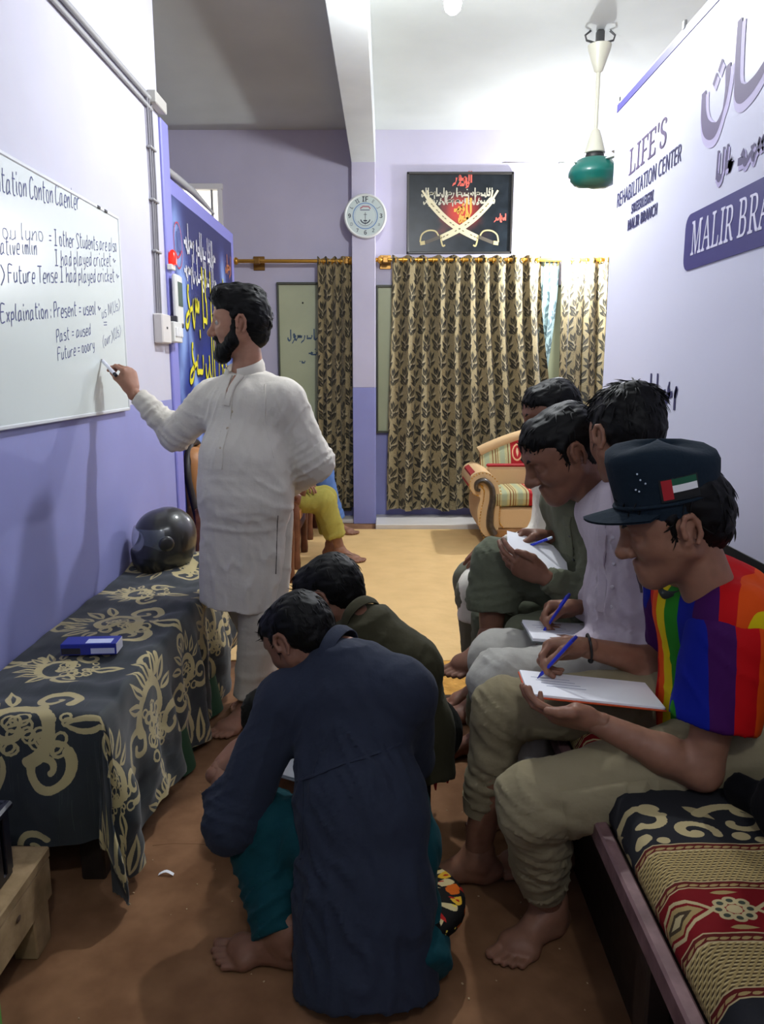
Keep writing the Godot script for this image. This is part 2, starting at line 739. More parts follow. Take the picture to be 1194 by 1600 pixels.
func _ready() -> void:
	# ---- camera, environment, exposure
	var cam := Camera3D.new()
	cam.name = "camera"
	cam.keep_aspect = Camera3D.KEEP_HEIGHT
	cam.fov = rad_to_deg(2.0 * atan(800.0 / 1202.0))
	cam.near = 0.05
	cam.far = 60.0
	cam.position = Vector3(0, 1.45, 0)
	cam.rotation = Vector3(deg_to_rad(-10.5), deg_to_rad(0.24), 0)
	cam.current = true
	add_child(cam)
	var we := WorldEnvironment.new()
	we.name = "world"
	var env := Environment.new()
	env.background_mode = Environment.BG_COLOR
	env.background_color = Color(0.02, 0.02, 0.03)
	env.tonemap_mode = Environment.TONE_MAPPER_LINEAR
	env.tonemap_exposure = 1.18
	env.sdfgi_enabled = true
	env.ssao_enabled = true
	env.ssil_enabled = true
	we.environment = env
	add_child(we)
	# ---- lamps: a bare bulb under the ceiling and a bulb on the far wall
	lamp_bulb("hanging_bulb", Vector3(0.30, 3.06, -3.79), Vector3(0.30, 3.57, -3.79), LAMP_A, "bare glowing bulb hanging under the ceiling beside the beam")
	lamp_bulb("wall_bulb", Vector3(1.66, 2.47, -7.10), Vector3(1.66, 2.47, -7.42), LAMP_B, "glowing bulb in a holder on the far wall above the curtain gap")
	lamp_bulb("hanging_bulb", Vector3(0.25, 3.15, 0.75), Vector3(0.25, 3.57, 0.75), LAMP_FILL, "added dim fill bulb hanging out of view behind the viewer")  # added fill lamp behind the camera, brightens people and foreground
	materials()
	room()
	wall_things()
	banner()
	far_things()
	left_things()
	bench_things()
	people()

const LAMP_A := 3.0
const LAMP_B := 3.2
const LAMP_FILL := 1.0
const LAMP_COLOR := Color(0.97, 0.985, 1.0)

func lamp_bulb(called: String, at: Vector3, root: Vector3, energy: float, label: String) -> void:
	var t := thing(called, label, "bulb", root)
	var d := (at - root)
	var ax := d.normalized()
	var q := Basis()
	if absf(ax.y) < 0.9:
		q = Basis(Vector3.RIGHT, -PI / 2) if ax.z < 0.0 else Basis(Vector3.RIGHT, PI / 2)
	else:
		q = Basis(Vector3.RIGHT, PI)
	var hold := Geo.new()
	hold.lathe([Vector2(0.045, 0.0), Vector2(0.045, 0.012), Vector2(0.02, 0.018), Vector2(0.004, 0.02), Vector2(0.004, d.length() - 0.13), Vector2(0.02, d.length() - 0.12), Vector2(0.022, d.length() - 0.055)], 16, Transform3D(q, Vector3.ZERO))
	part("holder", hold, sm(Color(0.85, 0.85, 0.83), 0.5), t)
	var b := Geo.new()
	b.lathe([Vector2(0.014, -0.06), Vector2(0.018, -0.045), Vector2(0.034, -0.02), Vector2(0.04, 0.005), Vector2(0.034, 0.03), Vector2(0.018, 0.045), Vector2(0.001, 0.05)], 20, Transform3D(q, d))
	var m := sm(Color(1, 1, 1), 0.4)
	m.emission_enabled = true
	m.emission = LAMP_COLOR
	m.emission_energy_multiplier = 40.0
	part("bulb", b, m, t)
	var l := OmniLight3D.new()
	l.name = "bulb_light"
	l.position = d
	l.light_energy = energy
	l.light_color = LAMP_COLOR
	l.light_size = 0.05
	l.omni_range = 20.0
	l.omni_attenuation = 2.0
	l.shadow_enabled = true
	t.add_child(l)

func materials() -> void:
	M.white_wall = worn(Color(0.775, 0.77, 0.825), 0.03, 0.5, 0.75, 0.02, 8.0, 11)
	M.far_white = worn(Color(0.775, 0.755, 0.83), 0.03, 0.5, 0.8, 0.02, 8.0, 12)
	M.purple = worn(Color(0.565, 0.575, 0.79), 0.04, 0.5, 0.6, 0.02, 8.0, 13)
	M.purple_trim = sm(Color(0.52, 0.52, 0.80), 0.5)
	M.ceiling = worn(Color(0.77, 0.79, 0.775), 0.05, 0.35, 0.85, 0.02, 8.0, 14)
	M.beam = worn(Color(0.84, 0.86, 0.85), 0.06, 0.6, 0.7, 0.03, 8.0, 15)
	M.floor = worn(Color(0.52, 0.345, 0.205), 0.2, 0.9, 0.95, 0.35, 8.0, 16)
	M.floor.albedo_texture.noise.frequency = 0.02
	M.mat = worn(Color(0.86, 0.71, 0.47), 0.05, 1.2, 0.95, 0.15, 8.0, 17)
	M.orange_mat = worn(Color(0.85, 0.60, 0.22), 0.2, 4.0, 0.95, 0.3, 8.0, 18)
	M.marble = worn(Color(0.85, 0.83, 0.80), 0.05, 1.0, 0.35, 0.0, 8.0, 19)
	M.dark_wood = worn(Color(0.11, 0.075, 0.06), 0.2, 3.0, 0.5, 0.05, 8.0, 20)
	M.brown_wood = worn(Color(0.40, 0.20, 0.10), 0.25, 3.0, 0.4, 0.05, 8.0, 21)
	M.trim_wood = worn(Color(0.44, 0.31, 0.31), 0.2, 4.0, 0.55, 0.05, 8.0, 22)
	M.plank = worn(Color(0.62, 0.50, 0.33), 0.25, 2.5, 0.8, 0.15, 8.0, 23)
	M.gold = sm(Color(0.80, 0.60, 0.25), 0.3, 0.8)
	M.white_plastic = sm(Color(0.86, 0.86, 0.84), 0.4)
	M.grey_plastic = sm(Color(0.62, 0.62, 0.62), 0.5)
	M.black = sm(Color(0.03, 0.03, 0.035), 0.5)
	M.ink_blue = sm(Color(0.22, 0.25, 0.48), 0.6)
	M.paper = sm(Color(0.93, 0.93, 0.95), 0.8)
	M.pen_blue = sm(Color(0.05, 0.14, 0.72), 0.3)
	M.green_paint = sm(Color(0.42, 0.66, 0.30), 0.5)
	M.navy = sm(Color(0.23, 0.21, 0.46), 0.5)

func slab(a: Vector3, b: Vector3, bevel := 0.0) -> Geo:
	return Geo.new().box((a + b) * 0.5, (b - a).abs(), bevel)

func room() -> void:
	# floor and its coverings
	struct("floor", slab(Vector3(-3.2, -0.15, -7.7), Vector3(3.4, 0, 1.8)), M.floor)
	struct("ceiling", slab(Vector3(-3.2, 3.57, -7.7), Vector3(3.4, 3.72, 1.8)), M.ceiling)
	# near left wall: white above, purple dado below
	var wl := Node3D.new()
	wl.name = "wall_left"
	add_child(wl)
	wl.set_meta("kind", "structure")
	struct("upper_wall", slab(Vector3(-1.36, 1.285, -4.36), Vector3(-1.2, 3.57, 1.65)), M.white_wall, wl)
	struct("dado", slab(Vector3(-1.36, 0, -4.36), Vector3(-1.199, 1.285, 1.65)), M.purple, wl)
	struct("trim_1", slab(Vector3(-1.36, 0, -4.50), Vector3(-1.185, 2.76, -4.362), 0.006), M.purple_trim)
	# back wall with dado
	var wb := Node3D.new()
	wb.name = "wall_back"
	add_child(wb)
	wb.set_meta("kind", "structure")
	struct("upper_wall", slab(Vector3(-1.49, 1.285, -7.58), Vector3(3.2, 3.57, -7.43)), M.far_white, wb)
	struct("upper_wall", slab(Vector3(-3.0, 1.285, -7.58), Vector3(-1.91, 3.57, -7.43)), M.far_white, wb)
	struct("upper_wall", slab(Vector3(-1.91, 1.285, -7.58), Vector3(-1.49, 2.30, -7.43)), M.far_white, wb)
	struct("upper_wall", slab(Vector3(-1.91, 3.11, -7.58), Vector3(-1.49, 3.57, -7.43)), M.far_white, wb)
	struct("dado", slab(Vector3(-3.0, 0, -7.58), Vector3(3.2, 1.285, -7.429)), M.purple, wb)
	# window high in the back wall, frosted and lit from outside
	var wn := Node3D.new()
	wn.name = "window_1"
	add_child(wn)
	wn.set_meta("kind", "structure")
	var fr := Geo.new()
	fr.box(Vector3(-1.70, 3.085, -7.43), Vector3(0.44, 0.05, 0.07), 0.004)
	fr.box(Vector3(-1.70, 2.325, -7.43), Vector3(0.44, 0.05, 0.07), 0.004)
	fr.box(Vector3(-1.892, 2.70, -7.43), Vector3(0.04, 0.72, 0.07), 0.004)
	fr.box(Vector3(-1.508, 2.70, -7.43), Vector3(0.04, 0.72, 0.07), 0.004)
	struct("window_frame", fr, sm(Color(0.9, 0.89, 0.88), 0.5), wn)
	struct("mullion", slab(Vector3(-1.595, 2.35, -7.46), Vector3(-1.58, 3.06, -7.42), 0.002), sm(Color(0.5, 0.5, 0.52), 0.5), wn)
	var pm := sm(Color(0.95, 0.95, 0.92), 0.3)
	pm.emission_enabled = true
	pm.emission = Color(1.0, 0.98, 0.92)
	pm.emission_energy_multiplier = 1.3
	struct("pane", slab(Vector3(-1.875, 2.35, -7.475), Vector3(-1.59, 3.06, -7.465)), pm, wn)
	struct("pane", slab(Vector3(-1.585, 2.35, -7.475), Vector3(-1.525, 3.06, -7.465)), pm, wn)
	# side and rear walls close the room
	struct("wall_far_left", slab(Vector3(-3.15, 0, -7.58), Vector3(-3.0, 3.57, -4.2)), M.far_white)
	struct("wall_far_left_return", slab(Vector3(-3.15, 0, -4.36), Vector3(-1.36, 3.57, -4.2)), M.far_white)
	struct("wall_right", slab(Vector3(3.2, 0, -7.58), Vector3(3.35, 3.57, 1.65)), M.far_white)
	struct("wall_rear", slab(Vector3(-1.36, 0, 1.5), Vector3(3.35, 3.57, 1.65)), M.white_wall)
	# column, its beam
	var co := Node3D.new()
	co.name = "column"
	add_child(co)
	co.set_meta("kind", "structure")
	struct("upper_column", slab(Vector3(-0.30, 1.285, -7.43), Vector3(-0.09, 3.25, -7.2), 0.004), M.far_white, co)
	struct("dado", slab(Vector3(-0.301, 0, -7.43), Vector3(-0.089, 1.285, -7.199), 0.004), M.purple, co)
	struct("beam", slab(Vector3(-0.30, 3.24, -7.43), Vector3(-0.09, 3.57, 1.5), 0.004), M.beam)
	# low marble step along the back wall, coverings on the floor
	struct("trim_2", slab(Vector3(-0.088, 0, -7.43), Vector3(3.2, 0.05, -6.93), 0.006), M.marble)
	struct("trim_3", slab(Vector3(-3.0, 0, -7.43), Vector3(-0.302, 0.04, -7.22), 0.006), M.marble)
	solo("floor_mat", Geo.new().box(Vector3(0.4, 0.004, -5.30), Vector3(5.4, 0.008, 3.24), 0.002), M.mat, "large smooth beige mat covering the far half of the floor", "mat")
	var om := thing("rug_strip", "orange fringed rug strip on the floor between beige mat and brown carpet", "rug")
	part("pile", Geo.new().box(Vector3(0.55, 0.006, -3.46), Vector3(1.5, 0.012, 0.41), 0.003), M.orange_mat, om)
	part("border", Geo.new().box(Vector3(0.55, 0.007, -3.235), Vector3(1.5, 0.014, 0.03), 0.003), sm(Color(0.22, 0.13, 0.08), 0.9), om)
	# creases of the brown carpet
	var cr := Geo.new()
	var rng := RandomNumberGenerator.new()
	rng.seed = 5
	for z in [[-2.86, 0.2, 0.7], [-2.16, -0.72, 0.1], [-1.32, -0.6, -0.1]]:
		var path := []
		for i in 14:
			path.append(Vector3(lerpf(z[1], z[2], i / 13.0), -0.0025, z[0] + rng.randf_range(-0.008, 0.008)))
		cr.tube(path, [0.004], 6)
	tag(struct("carpet_ridge", cr, M.floor), "", "", "", "structure")
	var cm := MultiMesh.new()
	cm.transform_format = MultiMesh.TRANSFORM_3D
	cm.mesh = Geo.new().box(Vector3.ZERO, Vector3(0.006, 0.002, 0.004), 0.0005).mesh()
	cm.instance_count = 130
	for i in 130:
		var p := Vector3(rng.randf_range(-0.75, 0.7), 0.002, -rng.randf_range(1.1, 3.1))
		cm.set_instance_transform(i, Transform3D(Basis(Vector3.UP, rng.randf() * TAU) * Basis.from_scale(Vector3.ONE * rng.randf_range(0.3, 1.1)), p))
	var crumbs := MultiMeshInstance3D.new()
	crumbs.name = "litter"
	crumbs.multimesh = cm
	crumbs.material_override = sm(Color(0.72, 0.62, 0.48), 0.9)
	add_child(crumbs)
	tag(crumbs, "pale crumbs and lint scattered on the brown carpet", "litter", "", "stuff")
	var sc := Geo.new()
	sc.sheet(6, 3, func(u, w): return Vector3(-0.66 + u * 0.045, 0.003 + 0.008 * absf(sin(u * 3.2)), -2.02 + w * 0.012 + 0.01 * absf(u - 0.45)))
	solo("paper_scrap", sc, M.paper, "small bent white paper scrap lying on carpet near the draped cloth corner", "scrap")

# plane of the near left wall: x runs into the room's depth, y up, z out of the wall
func left_plane(x: float) -> Transform3D:
	return Transform3D(Basis(Vector3(0, 0, -1), Vector3.UP, Vector3(1, 0, 0)), Vector3(x, 0, 0))

func right_plane(x: float) -> Transform3D:
	return Transform3D(Basis(Vector3(0, 0, 1), Vector3.UP, Vector3(-1, 0, 0)), Vector3(x, 0, 0))

func back_plane(z: float) -> Transform3D:
	return Transform3D(Basis(), Vector3(0, 0, z))

func wall_things() -> void:
	# ---- whiteboard
	var t := thing("whiteboard", "large white board with blue handwriting on the left wall", "whiteboard", Vector3(-1.2, 1.27, -2.6))
	var bm := sm(Color(0.86, 0.89, 0.88), 0.22)
	bm.metallic_specular = 0.55
	part("board", Geo.new().box(Vector3(0.012, 0.418, 0.325), Vector3(0.02, 0.825, 2.56), 0.003), bm, t)
	var fr := Geo.new()
	fr.box(Vector3(0.013, 0.834, 0.325), Vector3(0.026, 0.014, 2.58), 0.003)
	fr.box(Vector3(0.013, 0.002, 0.325), Vector3(0.026, 0.014, 2.58), 0.003)
	fr.box(Vector3(0.013, 0.418, -0.960), Vector3(0.026, 0.84, 0.014), 0.003)
	fr.box(Vector3(0.013, 0.418, 1.605), Vector3(0.026, 0.84, 0.014), 0.003)
	part("frame", fr, sm(Color(0.84, 0.85, 0.86), 0.35), t)
	for z in [-0.72, -0.80]:
		part("clip", Geo.new().box(Vector3(0.026, 0.833, z), Vector3(0.006, 0.012, 0.03), 0.002), M.black, t)
	var rng := RandomNumberGenerator.new()
	rng.seed = 3
	var xf := Transform3D(Basis(Vector3(0, 0, -1), Vector3.UP, Vector3(1, 0, 0)), Vector3(0.0228, -1.27, 2.6))
	var g := Geo.new()
	for l in BOARD_LINES:
		handwrite(g, l[0], l[1], l[2], l[3], xf, l[4], rng)
	part("handwriting", g, M.ink_blue, t)
	nest(t, ["handwriting"], "board")
	nest(t, ["clip"], "frame")
	# ---- cable conduits, corner block, switches
	var cd := thing("cable_conduit", "grey cable conduits running along the wall and down to the switch", "conduit", Vector3(-1.2, 0, 0))
	for o in [[2.79, 0.012], [2.745, 0.009]]:
		part("pipe", Geo.new().tube([Vector3(0.014, o[0], 1.2), Vector3(0.014, o[0], -4.20)], [o[1]], 8), M.grey_plastic, cd)
	var dk := sm(Color(0.47, 0.46, 0.48), 0.5)
	for o in [[-4.13, 0.007], [-4.165, 0.006], [-4.20, 0.006]]:
		part("pipe", Geo.new().tube([Vector3(0.012, 2.80, o[0]), Vector3(0.012, 2.4, o[0] - 0.01), Vector3(0.012, 1.72, o[0] + 0.01)], [o[1]], 8), dk, cd)
	for y in [2.55, 2.3, 2.05]:
		part("clamp", Geo.new().box(Vector3(0.016, y, -4.165), Vector3(0.024, 0.012, 0.1), 0.003), M.grey_plastic, cd)
	part("corner_block", Geo.new().box(Vector3(0.025, 2.80, -4.27), Vector3(0.045, 0.06, 0.2), 0.004), sm(Color(0.70, 0.69, 0.66), 0.6), cd)
	var sw := thing("switch_box", "white electric switch box with sockets at the end of the conduits", "switch", Vector3(-1.2, 1.66, -4.16))
	part("box", Geo.new().box(Vector3(0.025, 0, 0), Vector3(0.05, 0.15, 0.16), 0.006), sm(Color(0.82, 0.80, 0.78), 0.45), sw)
	part("faceplate", Geo.new().box(Vector3(0.035, -0.01, -0.17), Vector3(0.06, 0.11, 0.16), 0.005), M.white_plastic, sw)
	for k in 3:
		part("rocker", Geo.new().box(Vector3(0.068, -0.01, -0.12 - 0.05 * k), Vector3(0.012, 0.05, 0.03), 0.003), sm(Color(0.92, 0.92, 0.92), 0.3), sw)
	part("socket_hole", Geo.new().box(Vector3(0.051, 0.005, 0.0), Vector3(0.003, 0.012, 0.02), 0.001), M.black, sw)
	var rc := thing("remote_control", "white remote control with dark screen held above the switches", "remote", Vector3(-1.185, 1.83, -4.42))
	part("body", Geo.new().box(Vector3(0.03, 0, 0), Vector3(0.028, 0.27, 0.13), 0.01), M.white_plastic, rc)
	part("screen", Geo.new().box(Vector3(0.0455, 0.03, 0), Vector3(0.004, 0.13, 0.085), 0.001), sm(Color(0.35, 0.42, 0.38), 0.2), rc)
	part("holder", Geo.new().box(Vector3(0.02, -0.12, 0), Vector3(0.04, 0.06, 0.15), 0.004), sm(Color(0.2, 0.2, 0.22), 0.5), rc)
	var il := thing("indicator_lamp", "small red and orange glowing indicator lamp above the remote", "lamp", Vector3(-1.175, 2.02, -4.39))
	part("base", Geo.new().box(Vector3(0.0, -0.02, 0), Vector3(0.03, 0.03, 0.07), 0.004), M.white_plastic, il)
	var rm := sm(Color(0.85, 0.12, 0.06), 0.3)
	rm.emission_enabled = true
	rm.emission = Color(1.0, 0.16, 0.05)
	rm.emission_energy_multiplier = 0.6
	var rb := Geo.new()
	rb.lathe([Vector2(0.022, 0), Vector2(0.024, 0.03), Vector2(0.02, 0.06), Vector2(0.01, 0.075), Vector2(0.001, 0.08)], 14, Transform3D(Basis(), Vector3(0.01, -0.005, 0)))
	part("bulb", rb, rm, il)
	# ---- poster wall beyond
	struct("wall_partition", slab(Vector3(-1.30, 0, -6.53), Vector3(-1.235, 2.53, -4.5), 0.004), M.purple_trim)
	var ps := thing("poster", "blue printed poster with pale figure and yellow script on partition", "poster", Vector3(-1.232, 0.30, -4.49))
	part("sheet", poster_sheet(), print_mat(poster_texture(), 0.35, 0.5), ps)
	var px := Transform3D(Basis(Vector3(0, 0, -1), Vector3.UP, Vector3(1, 0, 0)), Vector3(0.006, -0.30, 0.0))
	var wg := Geo.new()
	naskh(wg, ["seen", "alif", "lam", "kaf", "alif", " ", "beh", "meem", "lam", "alif", "dal", "waw", " ", "meem", "seen", "lam", "heh"], Vector2(1.28, 2.185), 0.17, 0.0, px, 0.004, Vector2(0.004, 0.011), 0.62, 0.88)
	naskh(wg, ["seen", "lam", "alif", "tah", "beh", " ", "alif", "lam", "ain", "heh", "beh", "lam", " ", "noon", "alif", "meem", "seen", "heh"], Vector2(1.28, 2.015), 0.17, 0.0, px, 0.004, Vector2(0.004, 0.011), 0.6, 0.90)
	part("lettering", wg, sm(Color(0.88, 0.88, 0.90), 0.5), ps)
	var og := Geo.new()
	naskh(og, ["alif", "reh", "seen", "alif", "noon"], Vector2(1.85, 2.20), 0.14, 0.0, px, 0.004, Vector2(0.004, 0.012), 0.5)
	part("lettering", og, sm(Color(0.85, 0.52, 0.28), 0.5), ps)
	var yg := Geo.new()
	var yx := Transform3D(px.basis, px.origin + Vector3(0.002, 0, 0))
	for k in 2:
		var gg := Geo.new() if k == 0 else yg
		var dd := Vector2(0.012, -0.012) if k == 0 else Vector2.ZERO
		var yw := 0.012 if k == 0 else 0.009
		naskh(gg, ["noon", "alif", "beh", "reh", " ", "noon", "alif", " ", "kaf", "alif", " ", "seen", "yeh"], Vector2(1.62, 1.76) + dd, 0.40, 0.0, yx if k == 1 else px, yw, Vector2(0.006, 0.014), 0.40, 1.26)
		naskh(gg, ["dal", "waw", "reh", " ", "alif", "lam", "noon", " ", "teh", "yeh"], Vector2(1.52, 1.42) + dd, 0.38, 0.0, yx if k == 1 else px, yw, Vector2(0.006, 0.014), 0.46, 1.12)
		naskh(gg, ["waw", "alif", "lam", "dot", "beh", "alif"], Vector2(1.55, 1.12) + dd, 0.22, 0.0, yx if k == 1 else px, yw, Vector2(0.008, 0.018), 0.5)
		if k == 0:
			part("lettering", gg, sm(Color(0.06, 0.06, 0.2), 0.5), ps)
	part("lettering", yg, sm(Color(0.90, 0.86, 0.10), 0.5), ps)
	var em := Geo.new()
	var rr := []
	for i in 25:
		var a := TAU * i / 24.0
		rr.append(Vector2(0.26 + 0.095 * cos(a), 2.17 + 0.13 * sin(a)))
	ink(em, rr, 0.008, yx)
	ink(em, smooth2([Vector2(0.19, 2.13), Vector2(0.25, 2.10), Vector2(0.34, 2.15)]), 0.014, yx)
	part("emblem", em, sm(Color(0.75, 0.16, 0.28), 0.5), ps)
	var e2 := Geo.new()
	for a in [[0.25, 0.0], [0.28, 0.02], [0.31, 0.0]]:
		ink(e2, [Vector2(a[0], 2.13), Vector2(a[0], 2.25 + a[1])], 0.014, yx)
	part("emblem", e2, sm(Color(0.16, 0.18, 0.5), 0.5), ps)
	nest(ps, ["lettering", "emblem"], "sheet")
	var cb := Geo.new()
	cb.tube([Vector3(-1.25, 2.56, -4.5), Vector3(-1.25, 2.575, -4.9), Vector3(-1.25, 2.585, -5.3), Vector3(-1.25, 2.565, -5.9)], [0.022, 0.024, 0.022, 0.008], 8)
	solo("cable_pipe", cb, M.grey_plastic, "grey flexible pipe lying along the top of the poster partition", "pipe")

const BOARD_LINES := [
	["ntation Conton Caenter", Vector2(2.46, 1.982), Vector2(3.12, 2.054), 0.070, 0.0045],
	["ou luno", Vector2(2.47, 1.845), Vector2(2.775, 1.885), 0.052, 0.0025],
	["= I other Students are also", Vector2(2.81, 1.878), Vector2(3.52, 1.958), 0.054, 0.0040],
	["ative imlin", Vector2(2.45, 1.795), Vector2(2.712, 1.831), 0.054, 0.0034],
	["I had played cricket ~", Vector2(2.845, 1.814), Vector2(3.50, 1.893), 0.054, 0.0040],
	[") Future Tense I had played cricket ~", Vector2(2.435, 1.710), Vector2(3.53, 1.832), 0.054, 0.0042],
	["Explaination : Present = useol ~", Vector2(2.413, 1.593), Vector2(3.28, 1.677), 0.052, 0.0044],
	["Past = aused", Vector2(2.81, 1.545), Vector2(3.15, 1.588), 0.044, 0.0038],
	["Future = ooory", Vector2(2.81, 1.480), Vector2(3.18, 1.530), 0.044, 0.0038],
	["us N(Us)", Vector2(3.28, 1.655), Vector2(3.52, 1.715), 0.046, 0.003],
	["=", Vector2(3.285, 1.62), Vector2(3.35, 1.625), 0.04, 0.003],
	["(ovr)(Us)", Vector2(3.27, 1.54), Vector2(3.51, 1.602), 0.046, 0.003],
]

func poster_sheet() -> Geo:
	var g := Geo.new()
	g.sheet(24, 12, func(u, w): return Vector3(0.003 + 0.0015 * sin(u * 9.0 + w * 3.0), 0.02 + 2.12 * w, -1.92 * u))
	for i in g.uv.size():
		g.uv[i].y = 1.0 - g.uv[i].y
	return g

func poster_texture() -> ImageTexture:
	var im := Image.create(128, 160, false, Image.FORMAT_RGB8)
	var nz := noise(0.03, 4, 9)
	# pale limbs: arm and shoulder of a figure, as soft strokes
	var limbs := [[Vector2(0.12, 0.08), Vector2(0.20, 0.30), 0.10], [Vector2(0.20, 0.30), Vector2(0.10, 0.50), 0.07], [Vector2(0.10, 0.50), Vector2(0.20, 0.78), 0.05], [Vector2(0.24, 0.34), Vector2(0.34, 0.62), 0.05], [Vector2(0.80, 0.12), Vector2(0.86, 0.42), 0.07], [Vector2(0.34, 0.62), Vector2(0.30, 0.80), 0.06], [Vector2(0.12, 0.80), Vector2(0.20, 0.99), 0.05]]
	for y in 160:
		for x in 128:
			var p := Vector2(x / 128.0, y / 160.0)
			var n := nz.get_noise_2d(x, y)
			var e := 0.0
			for l in limbs:
				var q: Vector2 = Geometry2D.get_closest_point_to_segment(p, l[0], l[1])
				var k := p.distance_to(q) / float(l[2])
				e = maxf(e, exp(-k * k * 1.6) * (0.9 + n * 0.4))
			var base := Color(0.10, 0.12, 0.36).lerp(Color(0.12, 0.25, 0.72), clampf(p.y * 1.1 - 0.15 + n * 0.3, 0.0, 1.0))
			im.set_pixel(x, y, base.lerp(Color(0.62, 0.74, 0.96), clampf(e, 0.0, 1.0) * (0.9 if p.y < 0.7 else 0.6)))
	im.resize(512, 640, Image.INTERPOLATE_CUBIC)
	return ImageTexture.create_from_image(im)

func banner() -> void:
	# partition wall that carries the banner
	struct("wall_side", slab(Vector3(1.062, 0, -3.73), Vector3(1.14, 2.62, 1.5)), M.dark_wood)
	var t := thing("banner", "tall white vinyl banner with navy lettering on the right partition", "banner", Vector3(1.055, 0, 0))
	var vm := sm(Color(0.82, 0.82, 0.89), 0.40)
	vm.metallic_specular = 0.28
	var g := Geo.new()
	var nz := noise(1.1, 3, 21)
	g.sheet(90, 30, func(u, w): return Vector3(-0.0185 - 0.0012 * nz.get_noise_2d(u * 3.8, w * 1.7) - 0.0012 * exp(-pow((w - 0.42 - 0.05 * u) / 0.012, 2.0)) - 0.0010 * exp(-pow((w - 0.58 - 0.08 * u) / 0.02, 2.0)), 0.925 + 1.69 * w, -3.72 + 4.6 * u))
	part("sheet", g, vm, t)
	var xf := Transform3D(Basis(Vector3(0, 0, 1), Vector3.UP, Vector3(-1, 0, 0)), Vector3(-0.0185, 0, 0))
	part("top_band", Geo.new().box(Vector3(-0.0185, 2.592, -1.4), Vector3(0.006, 0.032, 4.62), 0.001), M.navy, t)
	for z in [-3.69, -2.93, -2.2, -1.4]:
		part("clip", Geo.new().box(Vector3(-0.019, 2.622, z), Vector3(0.012, 0.03, 0.02), 0.003), M.white_plastic, t)
	part("bottom_band", Geo.new().box(Vector3(-0.016, 0.905, -1.4), Vector3(0.01, 0.045, 4.62), 0.001), M.black, t)
	var q := xf.basis
	var pur := sm(Color(0.33, 0.27, 0.40), 0.75)
	var nav := sm(Color(0.19, 0.18, 0.36), 0.75)
	lettering(t, "LIFE'S", true, false, 0.142, Vector3(-0.0205, 2.308, -3.49), q * Basis(Vector3.BACK, 0.012), pur, 1.0, 0.001, false, 0.44)
	lettering(t, "REHABILITATION CENTER", false, false, 0.084, Vector3(-0.0205, 2.188, -3.64), q * Basis(Vector3.BACK, 0.012), nav, 1.0, 0.001, false, 0.755)
	lettering(t, "SAVEESULEIGIAI", false, true, 0.054, Vector3(-0.0205, 2.112, -3.42), q, nav, 1.0, 0.001, false, 0.27)
	lettering(t, "MALIR BRANCH", false, true, 0.060, Vector3(-0.0205, 2.052, -3.46), q, nav, 1.0, 0.001, false, 0.36)
	var pl := PackedVector2Array()
	for k in 4:
		var c: Vector2 = [Vector2(-2.745, 1.825), Vector2(-1.2, 1.825), Vector2(-1.2, 1.925), Vector2(-2.745, 1.925)][k]
		for i in 6:
			var a := PI + PI * 0.5 * k + PI * 0.5 * i / 5.0
			pl.append(c + Vector2(cos(a), sin(a)) * 0.042)
	var pg := Geo.new()
	pg.prism(pl, 0.003, xf)
	part("name_plate", pg, M.navy, t)
	lettering(t, "MALIR BRANCH", true, false, 0.150, Vector3(-0.0222, 1.880, -2.728), q, sm(Color(0.85, 0.84, 0.92), 0.5), 0.66, 0.001)
	# large script with a pale edge and a soft purple shade
	for k in 2:
		var gg := Geo.new()
		var x2 := Transform3D(q, Vector3(-0.0205 - 0.0005 * k, 0, 0))
		var o := Vector2(0.012, -0.014) if k == 0 else Vector2.ZERO
		var wd := 0.026 if k == 0 else 0.008
		var nb := Vector2(0.016, 0.022) if k == 0 else Vector2(0.011, 0.019)
		# teh with its two dots, alif and the bowls that follow to the right
		for s in [
			[Vector2(-2.708, 2.335), Vector2(-2.70, 2.27), Vector2(-2.675, 2.222), Vector2(-2.63, 2.195), Vector2(-2.585, 2.195), Vector2(-2.545, 2.235), Vector2(-2.528, 2.30), Vector2(-2.532, 2.355)],
			[Vector2(-2.472, 2.455), Vector2(-2.468, 2.36), Vector2(-2.455, 2.266), Vector2(-2.42, 2.236), Vector2(-2.37, 2.236), Vector2(-2.32, 2.25), Vector2(-2.27, 2.28), Vector2(-2.22, 2.34)],
			[Vector2(-2.20, 2.50), Vector2(-2.19, 2.36), Vector2(-2.14, 2.27), Vector2(-2.05, 2.26), Vector2(-1.95, 2.34), Vector2(-1.85, 2.34), Vector2(-1.76, 2.26)],
			[Vector2(-1.70, 2.52), Vector2(-1.69, 2.27)],
		]:
			var l := []
			for p in s:
				l.append(p + o)
			ink(gg, smooth2(l, 6), wd, x2, nb)
		for p in [Vector2(-2.623, 2.345), Vector2(-2.588, 2.372), Vector2(-2.0, 2.45)]:
			ink(gg, [p + o + Vector2(-0.012, -0.014), p + o + Vector2(0.012, 0.012)], wd, x2, nb)
		part("lettering", gg, sm(Color(0.70, 0.66, 0.80), 0.7) if k == 0 else sm(Color(0.34, 0.28, 0.43), 0.7), t)
